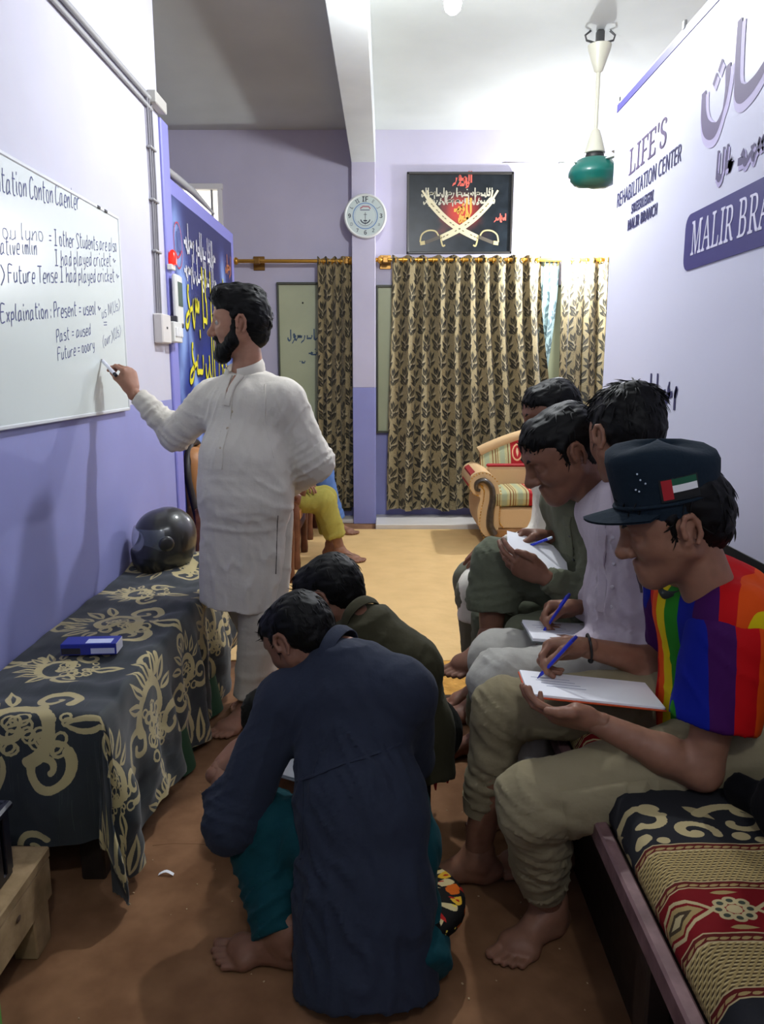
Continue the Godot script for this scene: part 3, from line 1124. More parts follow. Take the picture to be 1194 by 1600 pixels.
	for k in 2:
		var g2 := Geo.new()
		var x3 := Transform3D(q, Vector3(-0.0205 - 0.0005 * k, 0, 0))
		var o2 := Vector2(0.006, -0.010) if k == 0 else Vector2.ZERO
		naskh(g2, ["alif", "teh", "beh", "lam", " ", "ain", "alif", "seen", " ", "waw", " ", "seen", "noon", "dal", " ", "tah", "lam", "alif"], Vector2(-1.75, 2.05) + o2, 0.085, 0.01, x3, 0.010 if k == 0 else 0.004, Vector2(0.006, 0.011) if k == 0 else Vector2(0.004, 0.009), 0.56, 0.835)
		part("lettering", g2, sm(Color(0.66, 0.62, 0.78), 0.7) if k == 0 else sm(Color(0.30, 0.26, 0.42), 0.7), t)
	var g4 := Geo.new()
	naskh(g4, ["meem", "yeh", "noon", "dot", "lam", "dot", "alif"], Vector2(-2.77, 1.345), 0.10, 0.0, Transform3D(q, Vector3(-0.0205, 0, 0)), 0.006, Vector2(0.006, 0.010), 0.55, 0.30)
	part("lettering", g4, nav, t)
	nest(t, ["lettering", "name_plate"], "sheet")

func circle_pts(c: Vector2, r: float, n := 32, a0 := 0.0, a1 := TAU) -> Array:
	var l := []
	for i in n + 1:
		var a := lerpf(a0, a1, i / float(n))
		l.append(c + Vector2(cos(a), sin(a)) * r)
	return l

func curtain_texture(base: Color, leafc: Color, seed_: int) -> ImageTexture:
	var rng := RandomNumberGenerator.new()
	rng.seed = seed_
	var p := Paint.new(512, 512, base)
	p.speckle(5000, base.darkened(0.18), base.lightened(0.12), 7, rng)
	# paler petals and stems behind, dark pointed leaves in front
	for row in 4:
		for col in 4:
			var x := col * 128.0 + (64.0 if row % 2 else 0.0) + rng.randf_range(-6, 6)
			var y := row * 128.0 + rng.randf_range(-6, 6)
			for k in 4:
				p.leaf(x, y + 50, -PI / 2 + (k - 1.5) * 0.42, 78, 8, base.lightened(0.16), 0.1)
			p.stroke([Vector2(x, y + 76), Vector2(x + 8, y + 20), Vector2(x - 4, y - 26)], 2.2, 1.4, base.darkened(0.45))
			for s in [[-1.0, 30.0, 0.95, 76.0], [1.0, 14.0, 0.75, 80.0], [-1.0, -6.0, 0.6, 66.0], [1.0, 46.0, 1.15, 62.0], [1.0, -16.0, 0.25, 58.0], [-1.0, 56.0, 1.3, 54.0], [-1.0, 66.0, 0.8, 60.0], [1.0, 64.0, 0.6, 56.0]]:
				var c := leafc.lerp(base.darkened(0.35), rng.randf() * 0.45)
				p.leaf(x + 2, y + s[1], -PI / 2 + s[0] * s[2], s[3] * rng.randf_range(0.9, 1.1), 12.5, c, -0.22 * s[0])
				p.leaf(x + 4, y + s[1] + 3, -PI / 2 + s[0] * (s[2] + 0.06), s[3] * 0.7, 2.4, base.darkened(0.2), -0.22 * s[0])
	return p.tex()

func curtain(called: String, x0: float, x1: float, x0b: float, x1b: float, top: float, bot: float, z: float, folds: float, amp: float, m: Material, label: String, group: String, seed_: int) -> void:
	var nz := noise(0.8, 2, seed_)
	var g := Geo.new()
	var us := (x1 - x0) * 1.7 / 0.62
	var f := func(u: float, w: float) -> Vector3:
		var ph := u * folds * TAU + 1.3 * nz.get_noise_2d(u * 6.0, w * 0.7)
		var pinch := lerpf(0.55, 1.0, smoothstep(0.0, 0.25, w))
		var a := amp * pinch * (0.75 + 0.5 * nz.get_noise_2d(u * 9.0 + 40.0, w * 1.2))
		var x := lerpf(lerpf(x0, x1, u), lerpf(x0b, x1b, u), smoothstep(0.0, 1.0, w)) + 0.018 * sin(ph * 2.0 + 0.6) * w
		return Vector3(x, lerpf(top + 0.012 * cos(ph), bot + 0.012 * sin(ph * 0.5) - 0.02 * nz.get_noise_2d(u * 4.0, 9.0), w), z + a * sin(ph) + 0.25 * a * sin(2.0 * ph + 1.0))
	g.sheet(int(folds * 18), 26, f, us, (top - bot) / 0.62)
	var t := thing(called, label, "curtain", Vector3.ZERO, 0.0, group)
	part("cloth", g, m, t)
	var e := Geo.new()
	var n := int(folds * 2.0)
	for i in n:
		var u := (i + 0.5) / float(n)
		var ring := []
		for k in 13:
			var a := TAU * k / 12.0
			ring.append(Vector3(lerpf(x0, x1, u), top - 0.035 + 0.024 * cos(a), z + 0.024 * sin(a)))
		e.tube(ring, [0.005], 6, false)
	part("eyelet", e, M.gold, t)
	nest(t, ["eyelet"], "cloth")

func far_things() -> void:
	# ---- wall clock on the column
	var ck := thing("wall_clock", "round white wall clock with dark numerals on the column", "clock", Vector3(-0.178, 2.784, -7.2))
	var cb := Geo.new()
	var lie := Basis(Vector3.RIGHT, PI / 2)
	cb.lathe([Vector2(0.17, 0.0), Vector2(0.186, 0.01), Vector2(0.19, 0.03), Vector2(0.184, 0.042), Vector2(0.172, 0.044), Vector2(0.168, 0.036)], 40, Transform3D(lie, Vector3.ZERO))
	part("case", cb, sm(Color(0.85, 0.86, 0.84), 0.35), ck)
	var fc := Geo.new()
	fc.lathe([Vector2(0.169, 0.034), Vector2(0.168, 0.037), Vector2(0.001, 0.0371)], 40, Transform3D(lie, Vector3.ZERO))
	part("dial", fc, sm(Color(0.78, 0.83, 0.81), 0.5), ck)
	var rg := Geo.new()
	ink(rg, circle_pts(Vector2.ZERO, 0.108), 0.009, Transform3D(Basis(), Vector3(0, 0, 0.0376)))
	ink(rg, circle_pts(Vector2.ZERO, 0.094), 0.002, Transform3D(Basis(), Vector3(0, 0, 0.0376)))
	part("ring", rg, sm(Color(0.42, 0.55, 0.72), 0.5), ck)
	var dk := sm(Color(0.16, 0.17, 0.22), 0.5)
	var pale := sm(Color(0.56, 0.60, 0.60), 0.5)
	for n in [["IF", 90.0, dk, 0.062], ["3", 0.0, dk, 0.05], ["6", -90.0, dk, 0.05], ["9", 180.0, dk, 0.05], ["II", 120.0, sm(Color(0.36, 0.38, 0.42)), 0.045], ["L", 150.0, sm(Color(0.36, 0.38, 0.42)), 0.04], ["E", 60.0, pale, 0.04], ["J", 30.0, pale, 0.04], ["7", -120.0, sm(Color(0.3, 0.32, 0.36)), 0.04], ["D", 210.0, pale, 0.04], ["2", -60.0, sm(Color(0.4, 0.45, 0.48)), 0.045], ["a", -30.0, pale, 0.04]]:
		var a := deg_to_rad(n[1])
		lettering(ck, n[0], false, true, n[3], Vector3(cos(a) * 0.140, sin(a) * 0.140, 0.0375), Basis(Vector3.BACK, (a - PI / 2 if n[1] in [120.0, 150.0, 60.0, 30.0] else 0.0)), n[2], 1.0, 0.0012, true)
	var an := Geo.new()
	var ax := Transform3D(Basis(), Vector3(0, 0, 0.0378))
	ink(an, [Vector2(0, 0.03), Vector2(0, -0.075)], 0.005, ax)
	ink(an, [Vector2(-0.015, 0.012), Vector2(0.015, 0.012)], 0.004, ax)
	ink(an, circle_pts(Vector2(0, -0.02), 0.042, 14, PI * 1.08, PI * 1.92), 0.010, ax)
	ink(an, [Vector2(-0.016, -0.04), Vector2(0.016, -0.04)], 0.012, ax)
	part("anchor_emblem", an, sm(Color(0.15, 0.18, 0.24), 0.5), ck)
	var le := Geo.new()
	ink(le, circle_pts(Vector2(0, -0.01), 0.072, 18, PI * 1.15, PI * 1.85), 0.007, ax)
	part("lettering", le, sm(Color(0.55, 0.58, 0.58), 0.5), ck)
	var re := Geo.new()
	ink(re, [Vector2(-0.045, 0.062), Vector2(-0.02, 0.08), Vector2(0.03, 0.078), Vector2(0.045, 0.06)], 0.012, ax)
	part("emblem", re, sm(Color(0.66, 0.42, 0.44), 0.5), ck)
	var r2 := Geo.new()
	ink(r2, [Vector2(-0.045, 0.05), Vector2(0.04, 0.05)], 0.008, ax)
	part("lettering", r2, sm(Color(0.36, 0.38, 0.46), 0.5), ck)
	nest(ck, ["lettering", "emblem", "anchor_emblem", "ring"], "dial")
	# ---- framed picture of two crossed swords
	var pc := thing("framed_picture", "dark framed picture of two crossed curved swords above curtains", "picture", Vector3(0.6795, 2.852, -7.43))
	var W := 0.474
	var H := 0.345
	var fr := Geo.new()
	for s in [-1.0, 1.0]:
		fr.box(Vector3(0, s * H, 0.015), Vector3(2 * W + 0.02, 0.022, 0.03), 0.004)
		fr.box(Vector3(s * W, 0, 0.015), Vector3(0.022, 2 * H + 0.02, 0.03), 0.004)
	part("frame", fr, sm(Color(0.16, 0.15, 0.14), 0.4), pc)
	part("backing", Geo.new().box(Vector3(0, 0, 0.006), Vector3(2 * W - 0.01, 2 * H - 0.01, 0.012), 0.0), M.black, pc)
	part("print", Geo.new().sheet(2, 2, func(u, w): return Vector3((u - 0.5) * (2 * W - 0.02), (0.5 - w) * (2 * H - 0.02), 0.0142)), print_mat(swords_ground(), 0.35, 0.4), pc)
	var cream := sm(Color(0.80, 0.76, 0.62), 0.5)
	var bone := sm(Color(0.72, 0.66, 0.46), 0.5)
	for s in [-1.0, 1.0]:
		var px := Transform3D(Basis(Vector3(s, 0, 0), Vector3.UP, Vector3(0, 0, 1)), Vector3(0, 0, 0.0150 + (0.0007 if s > 0.0 else 0.0)))
		var bl := Geo.new()
		# blade: from the hilt at lower left up to the split tip at upper right
		var pts := [Vector2(-0.165, -0.215), Vector2(0.0, -0.135), Vector2(0.13, -0.045), Vector2(0.225, 0.045), Vector2(0.29, 0.12)]
		var c := smooth2(pts, 5)
		ink(bl, c, 0.056, px)
		ink(bl, smooth2([Vector2(0.27, 0.085), Vector2(0.31, 0.145), Vector2(0.345, 0.20)], 3), 0.018, px)
		ink(bl, smooth2([Vector2(0.255, 0.085), Vector2(0.285, 0.14), Vector2(0.295, 0.20)], 3), 0.015, px)
		part("sword_print", bl, cream, pc)
		var hl := Geo.new()
		ink(hl, smooth2([Vector2(-0.17, -0.19), Vector2(-0.165, -0.24), Vector2(-0.15, -0.285), Vector2(-0.13, -0.275)], 4), 0.014, px)
		ink(hl, smooth2([Vector2(-0.185, -0.205), Vector2(-0.22, -0.155), Vector2(-0.29, -0.15), Vector2(-0.345, -0.185), Vector2(-0.36, -0.25)], 5), 0.013, px)
		ink(hl, [Vector2(-0.36, -0.262), Vector2(-0.315, -0.255)], 0.034, px)
		part("hilt_print", hl, bone, pc)
		var gp := Geo.new()
		ink(gp, [Vector2(-0.31, -0.255), Vector2(-0.18, -0.205)], 0.030, px)
		part("grip_print", gp, sm(Color(0.30, 0.27, 0.22), 0.5), pc)
		var en := Geo.new()
		var qx := Transform3D(px.basis, px.origin + Vector3(0, 0, 0.0008))
		for k in 13:
			var u := k / 13.0
			var p: Vector2 = c[int(u * (c.size() - 2))]
			ink(en, [p + Vector2(-0.008, -0.004), p + Vector2(0.008, 0.006)], 0.009, qx)
		part("engraving", en, sm(Color(0.42, 0.38, 0.28), 0.5), pc)
	var px2 := Transform3D(Basis(), Vector3(0, 0, 0.0148))
	var sg := Geo.new()
	naskh(sg, ["alif", "kaf", "lam", "beh", " ", "seen", "alif", "heh", " ", "teh", "noon", "seen", "alif", " ", "reh", "seen", "waw", "lam", " ", "beh", "alif", "meem", "seen", "lam", "alif", "noon"], Vector2(0.29, 0.155), 0.075, 0.0, px2, 0.004, Vector2(0.003, 0.007), 0.54)
	naskh(sg, ["kaf", "seen", "noon", "beh", "yeh", " ", "lam", "seen", "alif", " ", "waw", "beh", "seen", " ", "meem", "seen", "alif", "lam", "yeh", " ", "noon", "seen", "meem", "alif", "noon"], Vector2(0.32, 0.09), 0.075, 0.0, px2, 0.004, Vector2(0.003, 0.007), 0.52)
	part("lettering", sg, sm(Color(0.72, 0.70, 0.62), 0.5), pc)
	var rgm := Geo.new()
	naskh(rgm, ["alif", "lam", "heh", "waw", "reh"], Vector2(0.10, 0.275), 0.10, 0.0, px2, 0.006, Vector2(0.004, 0.010), 0.6)
	naskh(rgm, ["reh", "alif", "beh"], Vector2(0.08, 0.245), 0.07, 0.0, px2, 0.006, Vector2(0.004, 0.010), 0.7)
	naskh(rgm, ["alif", "dal", "ain", "alif", "beh", "reh"], Vector2(0.42, -0.055), 0.06, 0.0, px2, 0.004, Vector2(0.003, 0.006), 0.55)
	part("lettering", rgm, sm(Color(0.80, 0.34, 0.28), 0.5), pc)
	var yg := Geo.new()
	naskh(yg, ["lam", "alif", "ain", "heh"], Vector2(0.10, 0.0), 0.15, 0.0, Transform3D(Basis(), Vector3(0, 0, 0.0148)), 0.006, Vector2(0.006, 0.012), 0.5)
	naskh(yg, ["yeh", "noon"], Vector2(0.095, -0.06), 0.12, 0.0, Transform3D(Basis(), Vector3(0, 0, 0.0148)), 0.006, Vector2(0.006, 0.012), 0.5)
	part("calligraphy", yg, sm(Color(0.86, 0.60, 0.24), 0.5), pc)
	nest(pc, ["lettering", "calligraphy", "sword_print", "hilt_print", "grip_print", "engraving"], "print")
	# ---- doors and panels behind the curtains
	var dm := worn(Color(0.70, 0.72, 0.58), 0.04, 0.8, 0.5, 0.0, 8.0, 31)
	var dg := sm(Color(0.28, 0.29, 0.24), 0.5)
	for d in [[-1.0, -0.34, 0.10, 2.235, "door_1"], [-0.075, 1.95, 0.86, 2.21, "window_2"]]:
		var dn := Node3D.new()
		dn.name = d[4]
		add_child(dn)
		dn.set_meta("kind", "structure")
		struct("panel", slab(Vector3(d[0], d[2], -7.43), Vector3(d[1], d[3], -7.412), 0.0), dm, dn)
		var fg := Geo.new()
		fg.box(Vector3((d[0] + d[1]) / 2, d[3], -7.41), Vector3(d[1] - d[0] + 0.02, 0.02, 0.045), 0.003)
		fg.box(Vector3((d[0] + d[1]) / 2, d[2], -7.41), Vector3(d[1] - d[0] + 0.02, 0.02, 0.045), 0.003)
		fg.box(Vector3(d[0], (d[2] + d[3]) / 2, -7.41), Vector3(0.016, d[3] - d[2], 0.045), 0.003)
		fg.box(Vector3(d[1], (d[2] + d[3]) / 2, -7.41), Vector3(0.016, d[3] - d[2], 0.045), 0.003)
		struct("frame", fg, dg, dn)
		if d[4] == "door_1":
			var wg := Geo.new()
			var wx := Transform3D(Basis(), Vector3(0, 0, -7.411))
			naskh(wg, ["beh", "yeh", " ", "noon", "alif", "beh", " ", "reh", "seen", "waw", "lam"], Vector2(-0.50, 1.74), 0.10, 0.03, wx, 0.007, Vector2(0.002, 0.005), 0.6)
			naskh(wg, ["beh", "alif", "seen", "dal", " ", "teh", "heh"], Vector2(-0.50, 1.585), 0.075, 0.0, wx, 0.006, Vector2(0.002, 0.004), 0.62)
			naskh(wg, ["beh", "dot", "dot"], Vector2(-0.76, 1.51), 0.06, 0.0, wx, 0.006, Vector2(0.002, 0.004), 0.6)
			ink(wg, [Vector2(-0.55, 1.46), Vector2(-0.53, 1.53)], 0.006, wx)
			ink(wg, [Vector2(-0.62, 1.985), Vector2(-0.55, 2.0)], 0.006, wx)
			part("handwriting", wg, sm(Color(0.22, 0.32, 0.42), 0.6), dn)
			part("knob", Geo.new().ball(Vector3(-0.77, 2.06, -7.405), Vector3.ONE * 0.008, 8, 6), M.black, dn)
	# ---- curtain rods
	for r in [[-1.36, -0.31, 2.42, "gold curtain rod with square brackets left of the column"], [-0.05, 2.35, 2.43, "long gold curtain rod with bracket right of the column"]]:
		var t := thing("curtain_rod", r[3], "curtain rod", Vector3(0, r[2], -7.3), 0.0, "gold curtain rods")
		var g := Geo.new()
		g.tube([Vector3(r[0], 0, 0), Vector3(r[1], 0, 0)], [0.017], 12)
		part("rod", g, M.gold, t)
		for x in [r[0], r[1]]:
			var fn := Geo.new()
			fn.ball(Vector3(x, 0, 0), Vector3(0.024, 0.034, 0.034), 12, 8)
			fn.ball(Vector3(x + (0.03 if x == r[1] else -0.03), 0, 0), Vector3(0.018, 0.02, 0.02), 10, 6)
			part("finial", fn, M.gold, t)
		for x in ([r[0] + 0.19, r[1] - 0.05] if r[0] < -1.0 else [r[0] + 0.05, r[1] - 0.2]):
			var b := Geo.new()
			b.box(Vector3(x, -0.005, -0.122), Vector3(0.105, 0.125, 0.012), 0.004)
			b.box(Vector3(x, 0, -0.06), Vector3(0.03, 0.03, 0.13), 0.004)
			b.box(Vector3(x, 0, 0.0), Vector3(0.05, 0.055, 0.045), 0.006)
			part("bracket", b, sm(Color(0.55, 0.40, 0.18), 0.35, 0.7), t)
	# ---- curtains
	var cm := print_mat(curtain_texture(Color(0.56, 0.505, 0.37), Color(0.155, 0.15, 0.13), 4), 0.8, 0.3)
	cm.rim_enabled = true
	cm.rim = 0.3
	var cs := print_mat(curtain_texture(Color(0.58, 0.66, 0.66), Color(0.34, 0.42, 0.44), 6), 0.8, 0.3)
	curtain("curtain", -0.62, -0.31, -0.66, -0.31, 2.45, 0.15, -7.29, 4.0, 0.04, cm, "gathered leaf-patterned curtain hanging left of the column", "leaf-patterned curtains", 41)
	curtain("curtain", 0.06, 1.42, 0.00, 1.62, 2.46, 0.12, -7.29, 10.0, 0.05, cm, "wide leaf-patterned curtain hanging below the sword picture", "leaf-patterned curtains", 42)
	curtain("curtain", 1.36, 1.60, 1.22, 1.42, 2.44, 0.15, -7.36, 3.0, 0.025, cs, "pale blue sheer leaf curtain beside the gap to the wall", "leaf-patterned curtains", 43)
	curtain("curtain", 1.60, 2.30, 1.62, 2.32, 2.46, 0.12, -7.29, 5.5, 0.05, cm, "leaf-patterned curtain at far right beside the white banner", "leaf-patterned curtains", 44)
	# ---- ceiling fan
	var fan := thing("ceiling_fan", "ceiling fan with green motor and long pale rod", "fan", Vector3(1.366, 3.57, -5.37))
	var cream2 := sm(Color(0.80, 0.79, 0.72), 0.35)
	var rod := Geo.new()
	rod.tube([Vector3(0, -0.02, 0), Vector3(0, -0.75, 0)], [0.014], 12)
	part("rod", rod, cream2, fan)
	var can := Geo.new()
	can.lathe([Vector2(0.075, -0.09), Vector2(0.07, -0.115), Vector2(0.045, -0.19), Vector2(0.028, -0.24), Vector2(0.014, -0.25)], 24)
	can.lathe([Vector2(0.014, -0.585), Vector2(0.026, -0.595), Vector2(0.045, -0.65), Vector2(0.066, -0.725), Vector2(0.066, -0.735), Vector2(0.0, -0.735)], 24)
	part("canopy", can, cream2, fan)
	var hook := Geo.new()
	for s in [-1.0, 1.0]:
		hook.tube([Vector3(s * 0.03, -0.075, 0), Vector3(s * 0.085, -0.06, 0), Vector3(s * 0.095, -0.03, 0), Vector3(s * 0.06, -0.003, 0)], [0.007], 6)
	hook.box(Vector3(0, -0.05, 0), Vector3(0.05, 0.1, 0.05), 0.01)
	part("hook", hook, sm(Color(0.30, 0.30, 0.30), 0.4, 0.5), fan)
	var mo := Geo.new()
	mo.lathe([Vector2(0.0, -0.765), Vector2(0.09, -0.768), Vector2(0.115, -0.78), Vector2(0.125, -0.80), Vector2(0.15, -0.82), Vector2(0.163, -0.85), Vector2(0.163, -0.875), Vector2(0.15, -0.885), Vector2(0.15, -0.90), Vector2(0.125, -0.93), Vector2(0.08, -0.95), Vector2(0.0, -0.955)], 36)
	var gm := sm(Color(0.04, 0.40, 0.36), 0.25)
	gm.clearcoat_enabled = true
	gm.clearcoat = 0.5
	part("motor", mo, gm, fan)
	part("collar", Geo.new().lathe([Vector2(0.055, -0.735), Vector2(0.06, -0.745), Vector2(0.06, -0.765), Vector2(0.055, -0.77)], 20), sm(Color(0.2, 0.2, 0.2), 0.5, 0.4), fan)
	for k in 3:
		var bl := Geo.new()
		var q := Basis(Vector3.UP, deg_to_rad(60.0 + 120.0 * k))
		bl.sheet(12, 4, func(u, w): return q * Vector3(0.20 + 0.40 * u, -0.79 + (w - 0.5) * 0.03, (w - 0.5) * (0.11 + 0.03 * u)))
		bl.sheet(12, 4, func(u, w): return q * Vector3(0.20 + 0.40 * u, -0.786 + (w - 0.5) * 0.03, (w - 0.5) * (0.11 + 0.03 * u)))
		part("blade", bl, sm(Color(0.86, 0.87, 0.86), 0.5), fan)
		var am := Geo.new()
		am.box(q * Vector3(0.17, -0.79, 0), Vector3(0.12, 0.008, 0.04), 0.002, q)
		part("blade_arm", am, sm(Color(0.82, 0.84, 0.82), 0.4), fan)
	sofa()

func swords_ground() -> ImageTexture:
	var im := Image.create(96, 72, false, Image.FORMAT_RGB8)
	var nz := noise(0.06, 4, 3)
	for y in 72:
		for x in 96:
			var n := nz.get_noise_2d(x, y)
			var p := Vector2((x - 48.0) / 48.0, (y - 36.0) / 36.0)
			var c := Color(0.055, 0.085, 0.11).lightened(0.06 * n)
			var e := exp(-pow((Vector2(p.x / 0.36, (p.y + 0.06) / 0.46)).length(), 4.0))
			c = c.lerp(Color(0.72, 0.20, 0.15), e * 0.95)
			for s in [-1.0, 1.0]:
				var f := exp(-pow((p.x - s * (0.33 + 0.05 * n)) / 0.075, 2.0)) * smoothstep(0.55, 0.0, p.y) * smoothstep(-0.62, -0.3, p.y) * (0.7 + n)
				c = c.lerp(Color(0.45, 0.10, 0.09), clampf(f, 0, 1) * 0.8)
			var g := exp(-pow((p.y - 0.42 - 0.2 * absf(p.x)) / 0.12, 2.0)) * smoothstep(0.75, 0.2, absf(p.x)) * (0.45 + n)
			c = c.lerp(Color(0.5, 0.12, 0.10), clampf(g, 0, 1) * 0.7)
			im.set_pixel(x, y, c)
	im.resize(480, 360, Image.INTERPOLATE_CUBIC)
	return ImageTexture.create_from_image(im)

func sofa_texture() -> ImageTexture:
	var p := Paint.new(512, 128, Color(0.66, 0.63, 0.45))
	var rng := RandomNumberGenerator.new()
	rng.seed = 8
	p.speckle(1500, Color(0.60, 0.58, 0.42), Color(0.74, 0.70, 0.52), 4, rng)
	for x in range(0, 512, 64):
		if (x / 64) % 4 == 2:
			p.im.fill_rect(Rect2i(x, 0, 56, 128), Color(0.60, 0.10, 0.12))
			for y in [32, 96]:
				p.stroke(circle_pts(Vector2(x + 28, y), 20), 2.5, 2.5, Color(0.80, 0.62, 0.45))
				p.leaf(x + 28, y + 12, -PI / 2, 24, 5, Color(0.80, 0.66, 0.50), 0.0)
		else:
			p.im.fill_rect(Rect2i(x, 0, 4, 128), Color(0.45, 0.28, 0.15))
			p.im.fill_rect(Rect2i(x + 9, 0, 3, 128), Color(0.50, 0.34, 0.18))
			p.im.fill_rect(Rect2i(x + 20, 0, 20, 128), Color(0.58, 0.60, 0.48))
			p.im.fill_rect(Rect2i(x + 52, 0, 4, 128), Color(0.45, 0.28, 0.15))
	return p.tex()

func sofa() -> void:
	# faces the camera, against the right-hand curtains
	var t := thing("sofa", "beige scroll-arm sofa with red striped cushions before the curtains", "sofa", Vector3(0.78, 0, -6.25))
	var tan := cloth(Color(0.78, 0.65, 0.48), 0.6, 0.2, 0.04)
	var st := print_mat(sofa_texture(), 0.75)
	var L := 1.55
	part("base", Geo.new().box(Vector3(L / 2 + 0.1, 0.235, -0.36), Vector3(L, 0.19, 0.72), 0.02), tan, t)
	part("rail", Geo.new().box(Vector3(L / 2 + 0.1, 0.115, 0.0), Vector3(L, 0.07, 0.05), 0.01), worn(Color(0.62, 0.42, 0.22), 0.2, 3.0, 0.4, 0.03, 8.0, 33), t)
	for x in [0.30, 0.44, 0.9, 1.04, 1.4]:
		part("carving", Geo.new().box(Vector3(x, 0.118, 0.026), Vector3(0.10, 0.022, 0.006), 0.002), M.black, t)
	# camel back: thickened outline with a rolled top
	var back := Geo.new()
	var prof := func(u: float) -> float: return 0.62 + 0.27 * pow(sin(PI * clampf(u, 0.0, 1.0)), 0.8) + 0.05 * u
	back.sheet(30, 10, func(u, w): return Vector3(0.06 + (L + 0.02) * u, lerpf(0.42, prof.call(u * 0.86 + 0.07), w), -0.50 - 0.10 * w + 0.06 * sin(w * PI) + 0.03 * sin(u * PI)), L / 1.05, 1.0)
	part("back_cushion", back, st, t)
	var rim := []
	for i in 31:
		var u := i / 30.0
		rim.append(Vector3(0.06 + (L + 0.02) * u, prof.call(u * 0.86 + 0.07) + 0.02, -0.62))
	var rg := Geo.new()
	rg.tube(rim, [0.05], 12)
	rg.box(Vector3(L / 2 + 0.08, 0.5, -0.68), Vector3(L - 0.1, 0.55, 0.10), 0.03)
	part("back_rail", rg, tan, t)
	part("lower_back", Geo.new().box(Vector3(L / 2 + 0.1, 0.52, -0.485), Vector3(L, 0.2, 0.12), 0.03), tan, t)
	part("welt", Geo.new().box(Vector3(L / 2 + 0.1, 0.628, -0.43), Vector3(L, 0.03, 0.03), 0.012), sm(Color(0.60, 0.10, 0.12), 0.8), t)
	var seat := Geo.new()
	var sr := []
	for i in 9:
		var x := 0.13 + (L - 0.08) * i / 8.0
		var ring := PackedVector3Array()
		for k in 16:
			var a := TAU * k / 16.0
			var c := Vector2(cos(a), sin(a))
			ring.append(Vector3(x, 0.395 + 0.07 * signf(c.y) * pow(absf(c.y), 0.5) + 0.012 * sin(i * 1.1), -0.21 + 0.245 * signf(c.x) * pow(absf(c.x), 0.35)))
		sr.append(ring)
	seat.loft(sr, true, true, true, true, 0.6, 1.0)
	for i in seat.v.size():
		seat.uv[i] = Vector2(seat.v[i].x / 1.05 + 0.37, seat.v[i].z / 0.26)
	part("seat_cushion", seat, st, t)
	for side in [0.0, L + 0.2]:
		var sgn := 1.0 if side == 0.0 else -1.0
		var arm := Geo.new()
		# rolled arm outline in x,y pushed along z
		var o := PackedVector2Array()
		for p in smooth2([Vector2(0.16, 0.10), Vector2(0.15, 0.22), Vector2(0.16, 0.36), Vector2(0.15, 0.50), Vector2(0.10, 0.595), Vector2(0.01, 0.63), Vector2(-0.07, 0.595), Vector2(-0.09, 0.51), Vector2(-0.05, 0.44), Vector2(0.0, 0.41), Vector2(-0.02, 0.30), Vector2(0.0, 0.16), Vector2(0.05, 0.09)], 5):
			o.append(Vector2(side + sgn * p.x, p.y))
		arm.prism(o, 0.68, Transform3D(Basis(), Vector3(0, 0, -0.66)))
		var an := part("arm", arm, tan, t)
		var bandg := Geo.new()
		var bo := PackedVector2Array()
		for p in [Vector2(-0.094, 0.5), Vector2(-0.074, 0.60), Vector2(-0.04, 0.622), Vector2(-0.055, 0.58), Vector2(-0.075, 0.5)]:
			bo.append(Vector2(side + sgn * p.x, p.y))
		bandg.prism(bo, 0.5, Transform3D(Basis(), Vector3(0, 0, -0.55)))
		part("red_band", bandg, sm(Color(0.60, 0.12, 0.12), 0.8), an)
		var sw := Geo.new()
		var path := []
		for p in smooth2([Vector2(0.12, 0.115), Vector2(0.085, 0.18), Vector2(0.085, 0.29), Vector2(0.10, 0.40), Vector2(0.09, 0.50), Vector2(0.03, 0.56), Vector2(-0.03, 0.54), Vector2(-0.035, 0.49), Vector2(-0.005, 0.475)], 5):
			path.append(Vector3(side + sgn * p.x, p.y, 0.022))
		var rad := []
		for i in path.size():
			rad.append(lerpf(0.078, 0.030, i / float(path.size() - 1)))
		sw.tube(path, rad, 10, true, 0.45)
		part("carved_scroll", sw, worn(Color(0.22, 0.17, 0.12), 0.3, 6.0, 0.35, 0.1, 8.0, 34), an)
		var nails := Geo.new()
		for i in range(0, path.size(), 1):
			for s2 in [-1.0, 1.0]:
				var dd: Vector3 = (path[mini(i + 1, path.size() - 1)] - path[maxi(i - 1, 0)]).normalized()
				nails.ball(path[i] + Vector3(-dd.y, dd.x, 0) * s2 * (rad[i] + 0.012) + Vector3(0, 0, 0.0), Vector3.ONE * 0.006, 6, 4)
		part("nail_trim", nails, M.gold, an)
	for x in [0.14, L + 0.02]:
		for z in [-0.06, -0.6]:
			part("leg", Geo.new().lathe([Vector2(0.055, 0.004), Vector2(0.05, 0.03), Vector2(0.06, 0.07), Vector2(0.05, 0.12)], 12, Transform3D(Basis(), Vector3(x, 0, z))), sm(Color(0.25, 0.26, 0.22), 0.5), t)

